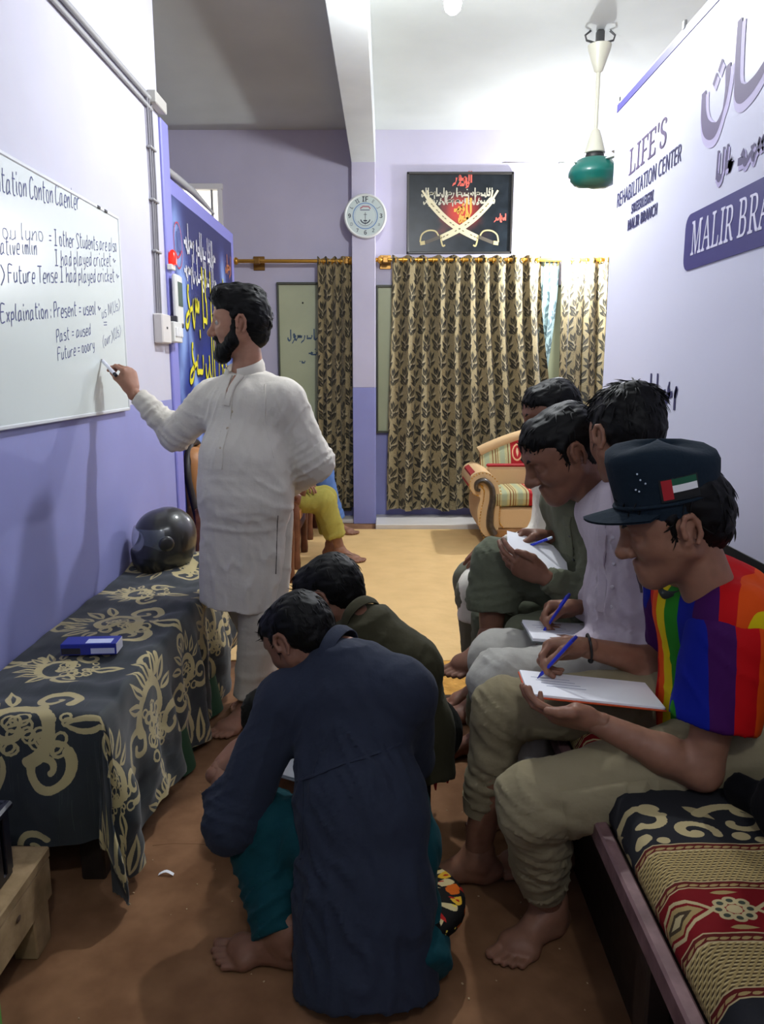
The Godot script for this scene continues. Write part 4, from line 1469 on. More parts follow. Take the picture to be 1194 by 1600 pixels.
# ---------------------------------------------------------------- left side: cloth-covered bench, helmet and the rest
func damask(base: Color, pale: Color, seed_: int) -> ImageTexture:
	var rng := RandomNumberGenerator.new()
	rng.seed = seed_
	var p := Paint.new(1024, 1024, base)
	for i in 500:
		p.im.fill_rect(Rect2i(rng.randi() % 1024, rng.randi() % 1024, 30 + rng.randi() % 140, 1 + rng.randi() % 3), base.lerp(Color(0.34, 0.36, 0.32), rng.randf() * 0.35))
	var motif := func(cx: float, cy: float, s: float, fl: float) -> void:
		# a scrolled plume: spirals, petals and a net of small loops
		p.spiral(cx, cy, 92 * s, 0.4, 1.1 * fl, 15 * s, 9 * s, pale)
		p.spiral(cx + 96 * s * fl, cy + 74 * s, 58 * s, 2.2, -1.2 * fl, 12 * s, 7 * s, pale)
		p.spiral(cx - 104 * s * fl, cy + 60 * s, 54 * s, 1.0, 1.2 * fl, 11 * s, 6 * s, pale)
		p.spiral(cx + 40 * s * fl, cy - 120 * s, 50 * s, 3.0, 1.1 * fl, 11 * s, 6 * s, pale)
		for k in 7:
			var a := -PI / 2 + (k - 3) * 0.42
			p.leaf(cx + cos(a) * 70 * s, cy + sin(a) * 70 * s, a, 92 * s, 17 * s, pale.darkened(0.04 * (k % 2)), 0.15 * fl)
			p.leaf(cx + cos(a) * 84 * s, cy + sin(a) * 84 * s, a, 62 * s, 5 * s, base, 0.15 * fl)
		for k in 26:
			var q := Vector2(cx, cy + 30 * s) + Vector2(rng.randf_range(-62, 62), rng.randf_range(-48, 90)) * s
			p.stroke(circle_pts(q, rng.randf_range(9, 17) * s, 10), 3.4 * s, 3.0 * s, pale)
		p.leaf(cx, cy + 110 * s, PI / 2, 120 * s, 26 * s, pale, 0.1)
		p.leaf(cx, cy + 122 * s, PI / 2, 80 * s, 9 * s, base, 0.1)
	motif.call(250.0, 250.0, 1.6, 1.0)
	motif.call(760.0, 750.0, 1.6, -1.0)
	motif.call(790.0, 230.0, 1.1, -1.0)
	motif.call(250.0, 790.0, 1.15, 1.0)
	return p.tex()

func left_things() -> void:
	# bench under the cloth
	var b := thing("wooden_bed", "narrow dark wooden bed hidden under the patterned cloth", "bed", Vector3(-0.98, 0, -2.8))
	part("frame", Geo.new().box(Vector3(0, 0.45, 0), Vector3(0.40, 0.12, 1.70), 0.008), M.dark_wood, b)
	for x in [-0.16, 0.14]:
		for z in [-0.8, 0.78]:
			part("leg", Geo.new().box(Vector3(x, 0.2, z), Vector3(0.07, 0.4, 0.07), 0.006), M.dark_wood, b)
	part("stretcher", Geo.new().box(Vector3(0, 0.14, 0.78), Vector3(0.36, 0.05, 0.04), 0.004), M.dark_wood, b)
	part("stretcher", Geo.new().box(Vector3(0, 0.14, -0.8), Vector3(0.36, 0.05, 0.04), 0.004), M.dark_wood, b)
	var nz := noise(2.2, 3, 51)
	var A := 1.76
	var B := 0.425
	var LA := A + 0.37
	var LB := B + 0.50
	var f := func(u: float, w: float) -> Vector3:
		var a := u * LA
		var bb := w * LB
		var ea := maxf(0.0, a - A)
		var eb := maxf(0.0, bb - B)
		var top := 0.538 + 0.010 * nz.get_noise_2d(a * 1.5, bb * 3.0) + 0.006 * sin(a * 14.0 + 5.0 * nz.get_noise_2d(a, bb)) * smoothstep(0.0, 0.3, w)
		if a < 0.35:
			top += 0.03 * smoothstep(0.35, 0.05, a)
		if ea <= 0.0 and eb <= 0.0:
			return Vector3(-1.19 + bb, top, -3.68 + a)
		var r := sqrt(ea * ea + eb * eb)
		var phi := atan2(ea, eb)
		var soft := 1.0 - exp(-r / 0.05)
		var run := a if eb > 0.0 else 4.0 + bb
		var fold := (0.020 * sin(run * 15.0 + 0.8) + 0.014 * sin(run * 31.0 + 2.0 * nz.get_noise_2d(run, 2.0)) + 0.02 * nz.get_noise_2d(run * 2.0, r * 2.0)) * smoothstep(0.0, 0.35, r)
		var corner := sin(2.0 * phi)
		fold += corner * r * (0.10 * sin(phi * 8.0 + 0.8))
		var out := 0.028 * soft + fold + 0.02 * smoothstep(0.1, 0.5, r)
		out = maxf(out, 0.004)
		var hem := 0.04 * sin(a * 5.0 + 1.0) * smoothstep(0.35, 0.5, eb) * (1.0 if ea <= 0.0 else 0.0)
		var y := top - r + 0.02 * soft + hem
		if y < 0.012:
			out += (0.012 - y) * 0.6
			y = 0.012 + 0.01 * absf(sin(run * 40.0))
		return Vector3(-1.19 + minf(bb, B) + cos(phi) * out, y, -3.68 + minf(a, A) + sin(phi) * out)
	var g := Geo.new()
	g.sheet(130, 64, f, LA / 0.80, LB / 0.80)
	var dm := print_mat(damask(Color(0.17, 0.19, 0.20), Color(0.70, 0.64, 0.46), 12), 0.7, 0.35)
	dm.rim_enabled = true
	dm.rim = 0.35
	solo("bed_cover", g, dm, "dark slate cloth with cream scroll pattern draped over the bed", "cloth")
	var gb := Geo.new()
	gb.sheet(30, 10, func(u, w): return Vector3(-0.745 + 0.02 * sin(u * 16.0) + 0.03 * w, 0.17 - 0.155 * w, -3.15 + 0.62 * u))
	solo("green_cloth_edge", gb, sm(Color(0.10, 0.26, 0.15), 0.8), "green striped under cloth showing below the hem of the bed cover", "cloth")
	# blanket pile at the far end
	helmet()
	var bx := thing("small_box", "small blue and white paper box on the bed cover", "box", Vector3(-0.955, 0.547, -2.38), deg_to_rad(4))
	part("carton", Geo.new().box(Vector3(0, 0.019, 0), Vector3(0.175, 0.038, 0.075), 0.002), sm(Color(0.07, 0.14, 0.55), 0.4), bx)
	part("label_panel", Geo.new().box(Vector3(0.03, 0.0385, 0.012), Vector3(0.08, 0.001, 0.04), 0.0), sm(Color(0.75, 0.78, 0.9), 0.4), bx)
	part("label_panel", Geo.new().box(Vector3(0.045, 0.014, 0.0378), Vector3(0.075, 0.018, 0.001), 0.0), sm(Color(0.72, 0.74, 0.86), 0.4), bx)
	part("end_flap", Geo.new().box(Vector3(0.0878, 0.019, 0), Vector3(0.002, 0.034, 0.07), 0.0), sm(Color(0.80, 0.80, 0.84), 0.5), bx)
	part("dark_panel", Geo.new().box(Vector3(-0.055, 0.014, 0.0378), Vector3(0.06, 0.02, 0.001), 0.0), sm(Color(0.10, 0.10, 0.16), 0.4), bx)
	# low plank bench
	var pb := thing("plank_bench", "low rough plank bench standing before the covered bed", "bench", Vector3(-1.02, 0, -1.3))
	part("top_plank", Geo.new().box(Vector3(0.06, 0.235, -0.13), Vector3(0.2, 0.03, 0.70), 0.004), M.plank, pb)
	part("top_plank", Geo.new().box(Vector3(-0.09, 0.235, -0.13), Vector3(0.09, 0.03, 0.70), 0.004), M.plank, pb)
	part("side_board", Geo.new().box(Vector3(0.145, 0.165, -0.13), Vector3(0.025, 0.11, 0.70), 0.004), M.plank, pb)
	part("leg", Geo.new().box(Vector3(0.125, 0.1, -0.42), Vector3(0.06, 0.2, 0.08), 0.004), M.plank, pb)
	part("leg", Geo.new().box(Vector3(-0.1, 0.1, -0.42), Vector3(0.06, 0.2, 0.08), 0.004), M.plank, pb)
	part("leg", Geo.new().box(Vector3(-0.1, 0.1, 0.17), Vector3(0.06, 0.2, 0.08), 0.004), M.plank, pb)
	var kn := Geo.new()
	for k in [[0.159, 0.18, -0.3], [0.159, 0.15, -0.16], [0.159, 0.19, -0.08], [0.159, 0.16, 0.02]]:
		kn.ball(Vector3(k[0], k[1], k[2]), Vector3(0.002, 0.007, 0.012), 8, 6)
	part("knot", kn, sm(Color(0.25, 0.17, 0.10), 0.9), pb)
	# crate
	var cr := thing("plastic_crate", "dark blue slatted plastic crate standing on the plank bench", "crate", Vector3(-1.03, 0.251, -1.52))
	var cm := sm(Color(0.06, 0.075, 0.12), 0.35)
	var fl := Geo.new()
	fl.box(Vector3(0, 0.01, 0), Vector3(0.26, 0.02, 0.30), 0.004)
	part("floor", fl, cm, cr)
	for s in [-1.0, 1.0]:
		for k in 7:
			part("slat", Geo.new().box(Vector3(s * 0.128, 0.09, -0.135 + 0.045 * k), Vector3(0.008, 0.15, 0.03), 0.002), cm, cr)
		for k in 6:
			part("slat", Geo.new().box(Vector3(-0.11 + 0.044 * k, 0.09, s * 0.148), Vector3(0.03, 0.15, 0.008), 0.002), cm, cr)
	var rm := Geo.new()
	for s in [-1.0, 1.0]:
		rm.box(Vector3(s * 0.13, 0.178, 0), Vector3(0.022, 0.022, 0.32), 0.006)
		rm.box(Vector3(0, 0.178, s * 0.15), Vector3(0.27, 0.022, 0.022), 0.006)
	part("rim", rm, cm, cr)
	part("lid", Geo.new().box(Vector3(0, 0.183, 0), Vector3(0.235, 0.008, 0.275), 0.004), sm(Color(0.09, 0.10, 0.14), 0.3), cr)
	part("red_mark", Geo.new().box(Vector3(0.1335, 0.10, 0.02), Vector3(0.003, 0.012, 0.02), 0.001), sm(Color(0.6, 0.1, 0.1), 0.5), cr)
	# green cabinet at the very edge
	var gc := thing("green_cabinet", "bright green painted wooden cabinet at lower left edge", "cabinet", Vector3(-0.868, 0, -0.86))
	part("body", Geo.new().box(Vector3(0, 0.33, 0), Vector3(0.54, 0.66, 0.36), 0.006), M.green_paint, gc)
	part("top", Geo.new().box(Vector3(0, 0.67, 0), Vector3(0.56, 0.025, 0.38), 0.005), M.green_paint, gc)
	var dr := part("door", Geo.new().box(Vector3(0, 0.33, 0.185), Vector3(0.48, 0.56, 0.018), 0.005), M.green_paint, gc)
	part("knob", Geo.new().ball(Vector3(0.2, 0.36, 0.205), Vector3.ONE * 0.014, 10, 8), M.gold, dr)
	chairs()

func helmet() -> void:
	var t := thing("motorcycle_helmet", "glossy black full-face helmet with clear visor on the covered bed", "helmet", Vector3(-1.03, 0.55, -3.50), deg_to_rad(205.0))
	# local: faces +x
	var f := Field.new([
		bn(Vector3(-0.02, 0.145, 0), Vector3(0.01, 0.14, 0), 0.128, 0.126, 0.03, Vector3(0, 0, 1), 0.93),
		bn(Vector3(-0.015, 0.06, 0), Vector3(0.04, 0.055, 0), 0.108, 0.108, 0.06, Vector3(0, 0, 1), 0.98),
		bn(Vector3(0.05, 0.045, -0.03), Vector3(0.05, 0.045, 0.03), 0.075, 0.075, 0.05),
		bn(Vector3(0.14, 0.135, -0.05), Vector3(0.14, 0.135, 0.05), 0.045, 0.045, 0.015, Vector3.ZERO, 1.0, 0, true),
		bn(Vector3(0.0, -0.09, 0), Vector3(0.02, -0.08, 0), 0.088, 0.088, 0.01, Vector3.ZERO, 1.0, 0, true),
	], 0.006)
	var m := sm(Color(0.008, 0.011, 0.016), 0.14)
	m.clearcoat_enabled = true
	m.clearcoat = 1.0
	part("shell", f.net(), m, t)
	var vis := Geo.new()
	vis.sheet(24, 8, func(u, w):
		var a := lerpf(-1.45, 1.45, u)
		var e := lerpf(-0.25, 0.42, w)
		return Vector3(0.0, 0.13, 0) + Vector3(cos(a) * cos(e) * 0.146, sin(e) * 0.146, sin(a) * cos(e) * 0.130))
	var vm := sm(Color(0.55, 0.6, 0.65, 0.25), 0.05)
	vm.transparency = BaseMaterial3D.TRANSPARENCY_ALPHA
	part("visor", vis, vm, t)
	for s in [-1.0, 1.0]:
		part("visor_pivot", Geo.new().lathe([Vector2(0.036, 0), Vector2(0.034, 0.008), Vector2(0.022, 0.012), Vector2(0.001, 0.013)], 18, Transform3D(Basis(Vector3.RIGHT, s * PI / 2), Vector3(0.01, 0.125, s * 0.118))), m, t)
	var st := Geo.new()
	var arc := []
	for i in 15:
		var a := lerpf(1.75, 3.1, i / 14.0)
		arc.append(Vector3(cos(a) * 0.146, 0.105 + 0.01 * sin(i * 0.4), sin(a) * 0.122))
	st.tube(arc, [0.003], 6)
	part("white_stripe", st, sm(Color(0.85, 0.86, 0.88), 0.3), t)
	nest(t, ["visor_pivot"], "visor")
	part("base_trim", Geo.new().lathe([Vector2(0.098, 0.0), Vector2(0.104, 0.004), Vector2(0.104, 0.014), Vector2(0.096, 0.018)], 28, Transform3D(Basis.from_scale(Vector3(1.15, 1, 0.95)), Vector3(0.012, -0.012, 0))), M.black, t)

func chairs() -> void:
	# wooden armchairs with tan cushions along the poster partition, facing +x
	var t := thing("armchair", "tan padded wooden armchair right behind the standing teacher", "armchair", Vector3(-0.93, 0, -4.85), 0.0, "tan armchairs along the poster partition")
	var lea := sm(Color(0.72, 0.50, 0.30), 0.45)
	var f := Field.new([bn(Vector3(-0.19, 0.50, -0.10), Vector3(-0.26, 0.88, -0.10), 0.10, 0.10, 0.06), bn(Vector3(-0.19, 0.50, 0.10), Vector3(-0.26, 0.88, 0.10), 0.10, 0.10, 0.06), bn(Vector3(-0.21, 0.56, -0.12), Vector3(-0.21, 0.56, 0.12), 0.105, 0.105, 0.02)], 0.014)
	part("back_cushion", f.net(), lea, t)
	part("seat_cushion", Geo.new().box(Vector3(0.06, 0.40, 0), Vector3(0.50, 0.12, 0.46), 0.03), lea, t)
	var rim := []
	for i in 21:
		var a := PI * i / 20.0
		rim.append(Vector3(-0.262 - 0.02 * sin(a), 0.78 + 0.22 * sin(a), -0.235 * cos(a)))
	rim.push_front(Vector3(-0.18, 0.36, -0.235))
	rim.push_back(Vector3(-0.18, 0.36, 0.235))
	var rg := Geo.new()
	rg.tube(rim, [0.022], 8)
	part("back_frame", rg, M.dark_wood, t)
	for s in [-1.0, 1.0]:
		var ar := Geo.new()
		ar.tube([Vector3(-0.2, 0.62, s * 0.27), Vector3(0.1, 0.64, s * 0.27), Vector3(0.30, 0.63, s * 0.27), Vector3(0.345, 0.60, s * 0.27), Vector3(0.34, 0.565, s * 0.27), Vector3(0.31, 0.57, s * 0.27)], [0.024, 0.026, 0.028, 0.026, 0.022, 0.014], 10)
		part("armrest", ar, M.brown_wood, t)
		part("leg", Geo.new().lathe([Vector2(0.028, 0.001), Vector2(0.032, 0.05), Vector2(0.026, 0.12), Vector2(0.034, 0.3), Vector2(0.03, 0.45), Vector2(0.022, 0.52), Vector2(0.028, 0.62)], 12, Transform3D(Basis(), Vector3(0.28, 0.002, s * 0.27))), M.brown_wood, t)
		part("leg", Geo.new().box(Vector3(-0.2, 0.31, s * 0.26), Vector3(0.05, 0.62, 0.05), 0.008), M.brown_wood, t)
		part("side_rail", Geo.new().box(Vector3(0.04, 0.31, s * 0.26), Vector3(0.46, 0.06, 0.03), 0.006), M.brown_wood, t)
	part("seat_rail", Geo.new().box(Vector3(0.28, 0.31, 0), Vector3(0.04, 0.07, 0.5), 0.006), M.brown_wood, t)
	for c in [[-5.75, "tan padded wooden armchair holding the sitter in olive trousers"], [-6.75, "tan padded wooden armchair holding the sitter in blue, farthest back"]]:
		var r: Node3D = t.duplicate()
		r.name = numbered("armchair")
		add_child(r, true)
		r.position.z = c[0]
		r.set_meta("label", c[1])

# ---------------------------------------------------------------- right side: bench, cushion, stools
func cushion_texture() -> ImageTexture:
	# along v: damask, border, woven, border, red band, border, woven, border
	var p := Paint.new(512, 1024, Color(0.14, 0.14, 0.15))
	var rng := RandomNumberGenerator.new()
	rng.seed = 77
	var cream := Color(0.66, 0.60, 0.44)
	var gold := Color(0.58, 0.50, 0.32)
	var red := Color(0.42, 0.06, 0.08)
	p.speckle(1500, Color(0.11, 0.11, 0.12), Color(0.2, 0.2, 0.2), 3, rng)
	for k in 2:
		var x := 256.0 * k + 100
		p.spiral(x, 130, 105, 2.6 + k, 0.9, 18, 13, cream)
		p.spiral(x + 118, 190, 62, 0.3, -0.9, 13, 18, cream)
		p.spiral(x + 40, 60, 40, 1.0, 0.8, 12, 14, cream)
		p.leaf(x + 130, 40, 0.6, 100, 20, cream.darkened(0.1), 0.2)
		p.disc(x - 20, 215, 24, cream)
		p.disc(x + 26, 236, 17, cream)
	var woven := func(y0: int, y1: int) -> void:
		p.im.fill_rect(Rect2i(0, y0, 512, y1 - y0), gold)
		for y in range(y0 + 6, y1 - 4, 13):
			for x in range(0, 512, 16):
				var o := 8 if (y / 13) % 2 else 0
				p.leaf(x + o, y + 6, -0.6, 14, 3.2, Color(0.28, 0.22, 0.14), 0.3)
				p.leaf(x + o + 6, y - 2, -0.6, 13, 2.2, Color(0.74, 0.67, 0.48), 0.3)
	var border := func(y0: int) -> void:
		p.im.fill_rect(Rect2i(0, y0, 512, 38), Color(0.33, 0.10, 0.09))
		p.im.fill_rect(Rect2i(0, y0, 512, 5), cream)
		p.im.fill_rect(Rect2i(0, y0 + 33, 512, 5), cream)
		for x in range(0, 512, 24):
			p.leaf(x, y0 + 26, -0.5, 26, 6, gold, 0.2)
	border.call(256)
	woven.call(294, 450)
	border.call(450)
	p.im.fill_rect(Rect2i(0, 488, 512, 180), red)
	for x in [64, 320]:
		for d in [[70.0, cream], [56.0, red], [46.0, gold], [28.0, Color(0.25, 0.20, 0.14)], [16.0, cream]]:
			p.poly([Vector2(x - d[0] * 1.25, 578), Vector2(x, 578 - d[0]), Vector2(x + d[0] * 1.25, 578), Vector2(x, 578 + d[0])], d[1])
	for x in [192, 448]:
		for k in 8:
			var a := TAU * k / 8.0
			p.disc(x + cos(a) * 36, 578 + sin(a) * 36, 17, cream)
			p.disc(x + cos(a) * 36, 578 + sin(a) * 36, 8, Color(0.22, 0.24, 0.2))
		p.disc(x, 578, 18, cream)
		for s in [-1, 1]:
			p.leaf(x - 34, 578 + s * 72, 0.0, 66, 9, gold, 0.0)
	border.call(668)
	woven.call(706, 862)
	border.call(862)
	return p.tex()

func bench_things() -> void:
	var b := thing("wooden_bench", "long dark wooden bench with pale trim along the right partition", "bench", Vector3(0.47, 0, -2.0))
	part("front_panel", Geo.new().box(Vector3(0.10, 0.22, 0.2), Vector3(0.03, 0.44, 3.3), 0.005), M.dark_wood, b)
	part("seat_board", Geo.new().box(Vector3(0.285, 0.44, 0.2), Vector3(0.55, 0.03, 3.4), 0.005), M.dark_wood, b)
	part("edge_trim", Geo.new().box(Vector3(0.006, 0.446, 0.2), Vector3(0.03, 0.05, 3.42), 0.005), M.trim_wood, b)
	for z in [-1.44, -0.4, 0.7, 1.84]:
		part("leg", Geo.new().box(Vector3(0.05, 0.21, z), Vector3(0.05, 0.42, 0.07), 0.005), M.dark_wood, b)
	part("end_panel", Geo.new().box(Vector3(0.33, 0.22, -1.44), Vector3(0.46, 0.44, 0.03), 0.005), M.dark_wood, b)
	# cushion: rounded slab with stripes across
	var g := Geo.new()
	var nz := noise(2.0, 3, 61)
	g.sheet(40, 150, func(u, w):
		var z: float = -3.66 + 3.54 * w
		# around the profile: front face, top, back
		var s: float = u * 0.72
		var x := 0.0
		var y := 0.0
		if s < 0.06:
			x = 0.505
			y = 0.455 + s
			x -= 0.014 * sin(s / 0.06 * PI)
		elif s < 0.10:
			var a: float = (s - 0.06) / 0.04 * PI / 2
			x = 0.505 + 0.03 * (1.0 - cos(a))
			y = 0.515 + 0.025 * sin(a)
		else:
			x = 0.535 + (s - 0.10) * 0.8
			y = 0.540
		y += 0.006 * nz.get_noise_2d(x * 3.0, z * 2.0)
		return Vector3(x, y, z))
	for i in g.v.size():
		var u: float = (i % 41) / 40.0
		g.uv[i] = Vector2(u * 1.5, (-g.v[i].z - 0.913) / 0.60)
	for i in g.uv.size():
		g.uv[i].y = -g.uv[i].y * 1.0
	var cm := print_mat(cushion_texture(), 0.85, 0.25)
	cm.heightmap_enabled = true
	cm.heightmap_texture = M.cloth_map if M.has("cloth_map") else null
	cm.heightmap_enabled = cm.heightmap_texture != null
	cm.heightmap_scale = 0.1
	solo("bench_cushion", g, cm, "long patterned bench cushion with red band and cream scrolls", "cushion")
	# black bag behind the boy
	var f := Field.new([bn(Vector3(0.80, 0.60, -1.38), Vector3(0.95, 0.60, -1.36), 0.07, 0.06, 0.04), bn(Vector3(0.88, 0.60, -1.22), Vector3(0.96, 0.62, -1.3), 0.06, 0.07, 0.05), bn(Vector3(0.76, 0.57, -1.5), Vector3(0.9, 0.57, -1.3), 0.035, 0.04, 0.04)], 0.012)
	var bg := f.net()
	var nb := noise(9.0, 3, 5)
	bg.displace(func(p, n): return 0.012 * nb.get_noise_3d(p.x, p.y, p.z))
	var bag := thing("cloth_bundle", "black folded cloth bundle with grey print on the bench cushion", "bundle")
	part("fabric", bg, cloth(Color(0.02, 0.02, 0.03)), bag)
	# stools
	stool(Vector3(0.05, 0, -1.72), "low round stool with printed cover under the boy in blue", 0.74, false)
	stool(Vector3(0.06, 0, -2.30), "low round stool with printed cover under the boy in olive", 1.17, true)

func stool(at: Vector3, label: String, tall: float, fringe: bool) -> void:
	var t := thing("low_stool", label, "stool", at, 0.0, "low stools with printed covers")
	var p := Paint.new(256, 128, Color(0.04, 0.035, 0.03))
	var rng := RandomNumberGenerator.new()
	rng.seed = 31
	for i in 26:
		p.leaf(rng.randf() * 256, rng.randf() * 128, rng.randf() * TAU, 36, 9, [Color(0.75, 0.35, 0.06), Color(0.80, 0.62, 0.15), Color(0.65, 0.10, 0.08), Color(0.75, 0.68, 0.5)][rng.randi() % 4])
	for i in 40:
		p.disc(rng.randf() * 256, rng.randf() * 128, 3, [Color(0.6, 0.05, 0.05), Color(0.85, 0.75, 0.3)][rng.randi() % 2])
	var g := Geo.new()
	var rings := []
	for q in [[0.11, 0.15], [0.135, 0.155], [0.152, 0.175], [0.152, 0.20], [0.135, 0.222], [0.08, 0.232], [0.005, 0.233]]:
		var r := PackedVector3Array()
		for k in 28:
			var a := TAU * k / 28.0
			r.append(Vector3(cos(a) * q[0], q[1] * tall, sin(a) * q[0]))
		rings.append(r)
	g.loft(rings, true, true, true, true, 3.0, 1.0)
	part("seat", g, print_mat(p.tex(), 0.8), t)
	var red := sm(Color(0.75, 0.10, 0.06), 0.8)
	for k in 4:
		var a := PI / 4 + k * PI / 2
		part("leg", Geo.new().box(Vector3(cos(a) * 0.095, 0.078 * tall, sin(a) * 0.095), Vector3(0.034, 0.152 * tall, 0.034), 0.004), M.black, t)
	for k in (7 if fringe else 0):
		var tg := Geo.new()
		var a := k * 0.35 - 0.8
		tg.tube([Vector3(cos(a) * 0.15, 0.19 * tall, sin(a) * 0.15), Vector3(cos(a) * 0.162, 0.175 * tall, sin(a) * 0.162), Vector3(cos(a) * 0.164, 0.155 * tall, sin(a) * 0.164)], [0.004, 0.007, 0.003], 6)
		part("tassel", tg, red, t)

# ---------------------------------------------------------------- people
var head_geo: Geo
var head_down: Geo
var eye_geo: Geo
var hair_sets := {}
var foot_geo: Geo
var hand_geos := {}
var tips := {}

func head_shape(shut := false) -> Geo:
	var X := Vector3.RIGHT
	var l := [
		bn(Vector3(0, 0.03, -0.025), Vector3(0, 0.034, 0.022), 0.076, 0.071, 0.03),
		bn(Vector3(0, 0.0, 0.03), Vector3(0, -0.065, 0.043), 0.056, 0.040, 0.04, X, 1.12),
		bn(Vector3(0, -0.03, -0.022), Vector3(0, -0.17, -0.032), 0.050, 0.054, 0.04),
		bn(Vector3(0, -0.095, 0.070), Vector3(0, -0.092, 0.066), 0.019, 0.019, 0.02),
		bn(Vector3(0, 0.018, 0.086), Vector3(0, -0.026, 0.111), 0.008, 0.012, 0.014),
		bn(Vector3(0, -0.031, 0.111), Vector3(0, -0.032, 0.102), 0.012, 0.012, 0.008),
		bn(Vector3(-0.036, 0.026, 0.076), Vector3(0.036, 0.026, 0.076), 0.012, 0.012, 0.02),
		bn(Vector3(0, -0.058, 0.088), Vector3(0, -0.060, 0.084), 0.0085, 0.0085, 0.006, X, 2.2),
		bn(Vector3(0, -0.071, 0.086), Vector3(0, -0.073, 0.082), 0.009, 0.009, 0.006, X, 1.9),
	]
	for s in [-1.0, 1.0]:
		l.append(bn(Vector3(s * 0.056, -0.045, 0.002), Vector3(s * 0.012, -0.090, 0.062), 0.020, 0.020, 0.03))
		l.append(bn(Vector3(s * 0.038, -0.026, 0.062), Vector3(s * 0.046, -0.026, 0.045), 0.019, 0.020, 0.03))
		l.append(bn(Vector3(s * 0.013, -0.035, 0.096), Vector3(s * 0.011, -0.034, 0.090), 0.0075, 0.0075, 0.008))
		l.append(bn(Vector3(s * 0.030, 0.006, 0.097), Vector3(s * 0.054, 0.004, 0.082), 0.013, 0.012, 0.012, Vector3.ZERO, 1.0, 0, true))
		if shut:
			l.append(bn(Vector3(s * 0.033, 0.004, 0.0740), Vector3(s * 0.033, 0.003, 0.0740), 0.0148, 0.0148, 0.004))
		# lids over the eyeball
		l.append(bn(Vector3(s * 0.020, 0.0130, 0.081), Vector3(s * 0.047, 0.0115, 0.071), 0.0052, 0.0048, 0.006))
		l.append(bn(Vector3(s * 0.021, -0.0055, 0.080), Vector3(s * 0.041, -0.0045, 0.074), 0.004, 0.004, 0.006))
		# ear: rim and bowl
		var prev := Vector3.ZERO
		for k in 7:
			var a := deg_to_rad(lerpf(-70.0, 200.0, k / 6.0))
			var p := Vector3(s * (0.078 + 0.010 * (0.5 - 0.5 * cos(a))), -0.002 + 0.030 * sin(a), -0.014 - 0.017 * cos(a))
			if k > 0:
				l.append(bn(prev, p, 0.0052, 0.0052, 0.004))
			prev = p
		l.append(bn(Vector3(s * 0.074, 0.01, -0.012), Vector3(s * 0.076, -0.026, -0.002), 0.010, 0.009, 0.008, X, 0.7))
	return Field.new(l, 0.0042).net()

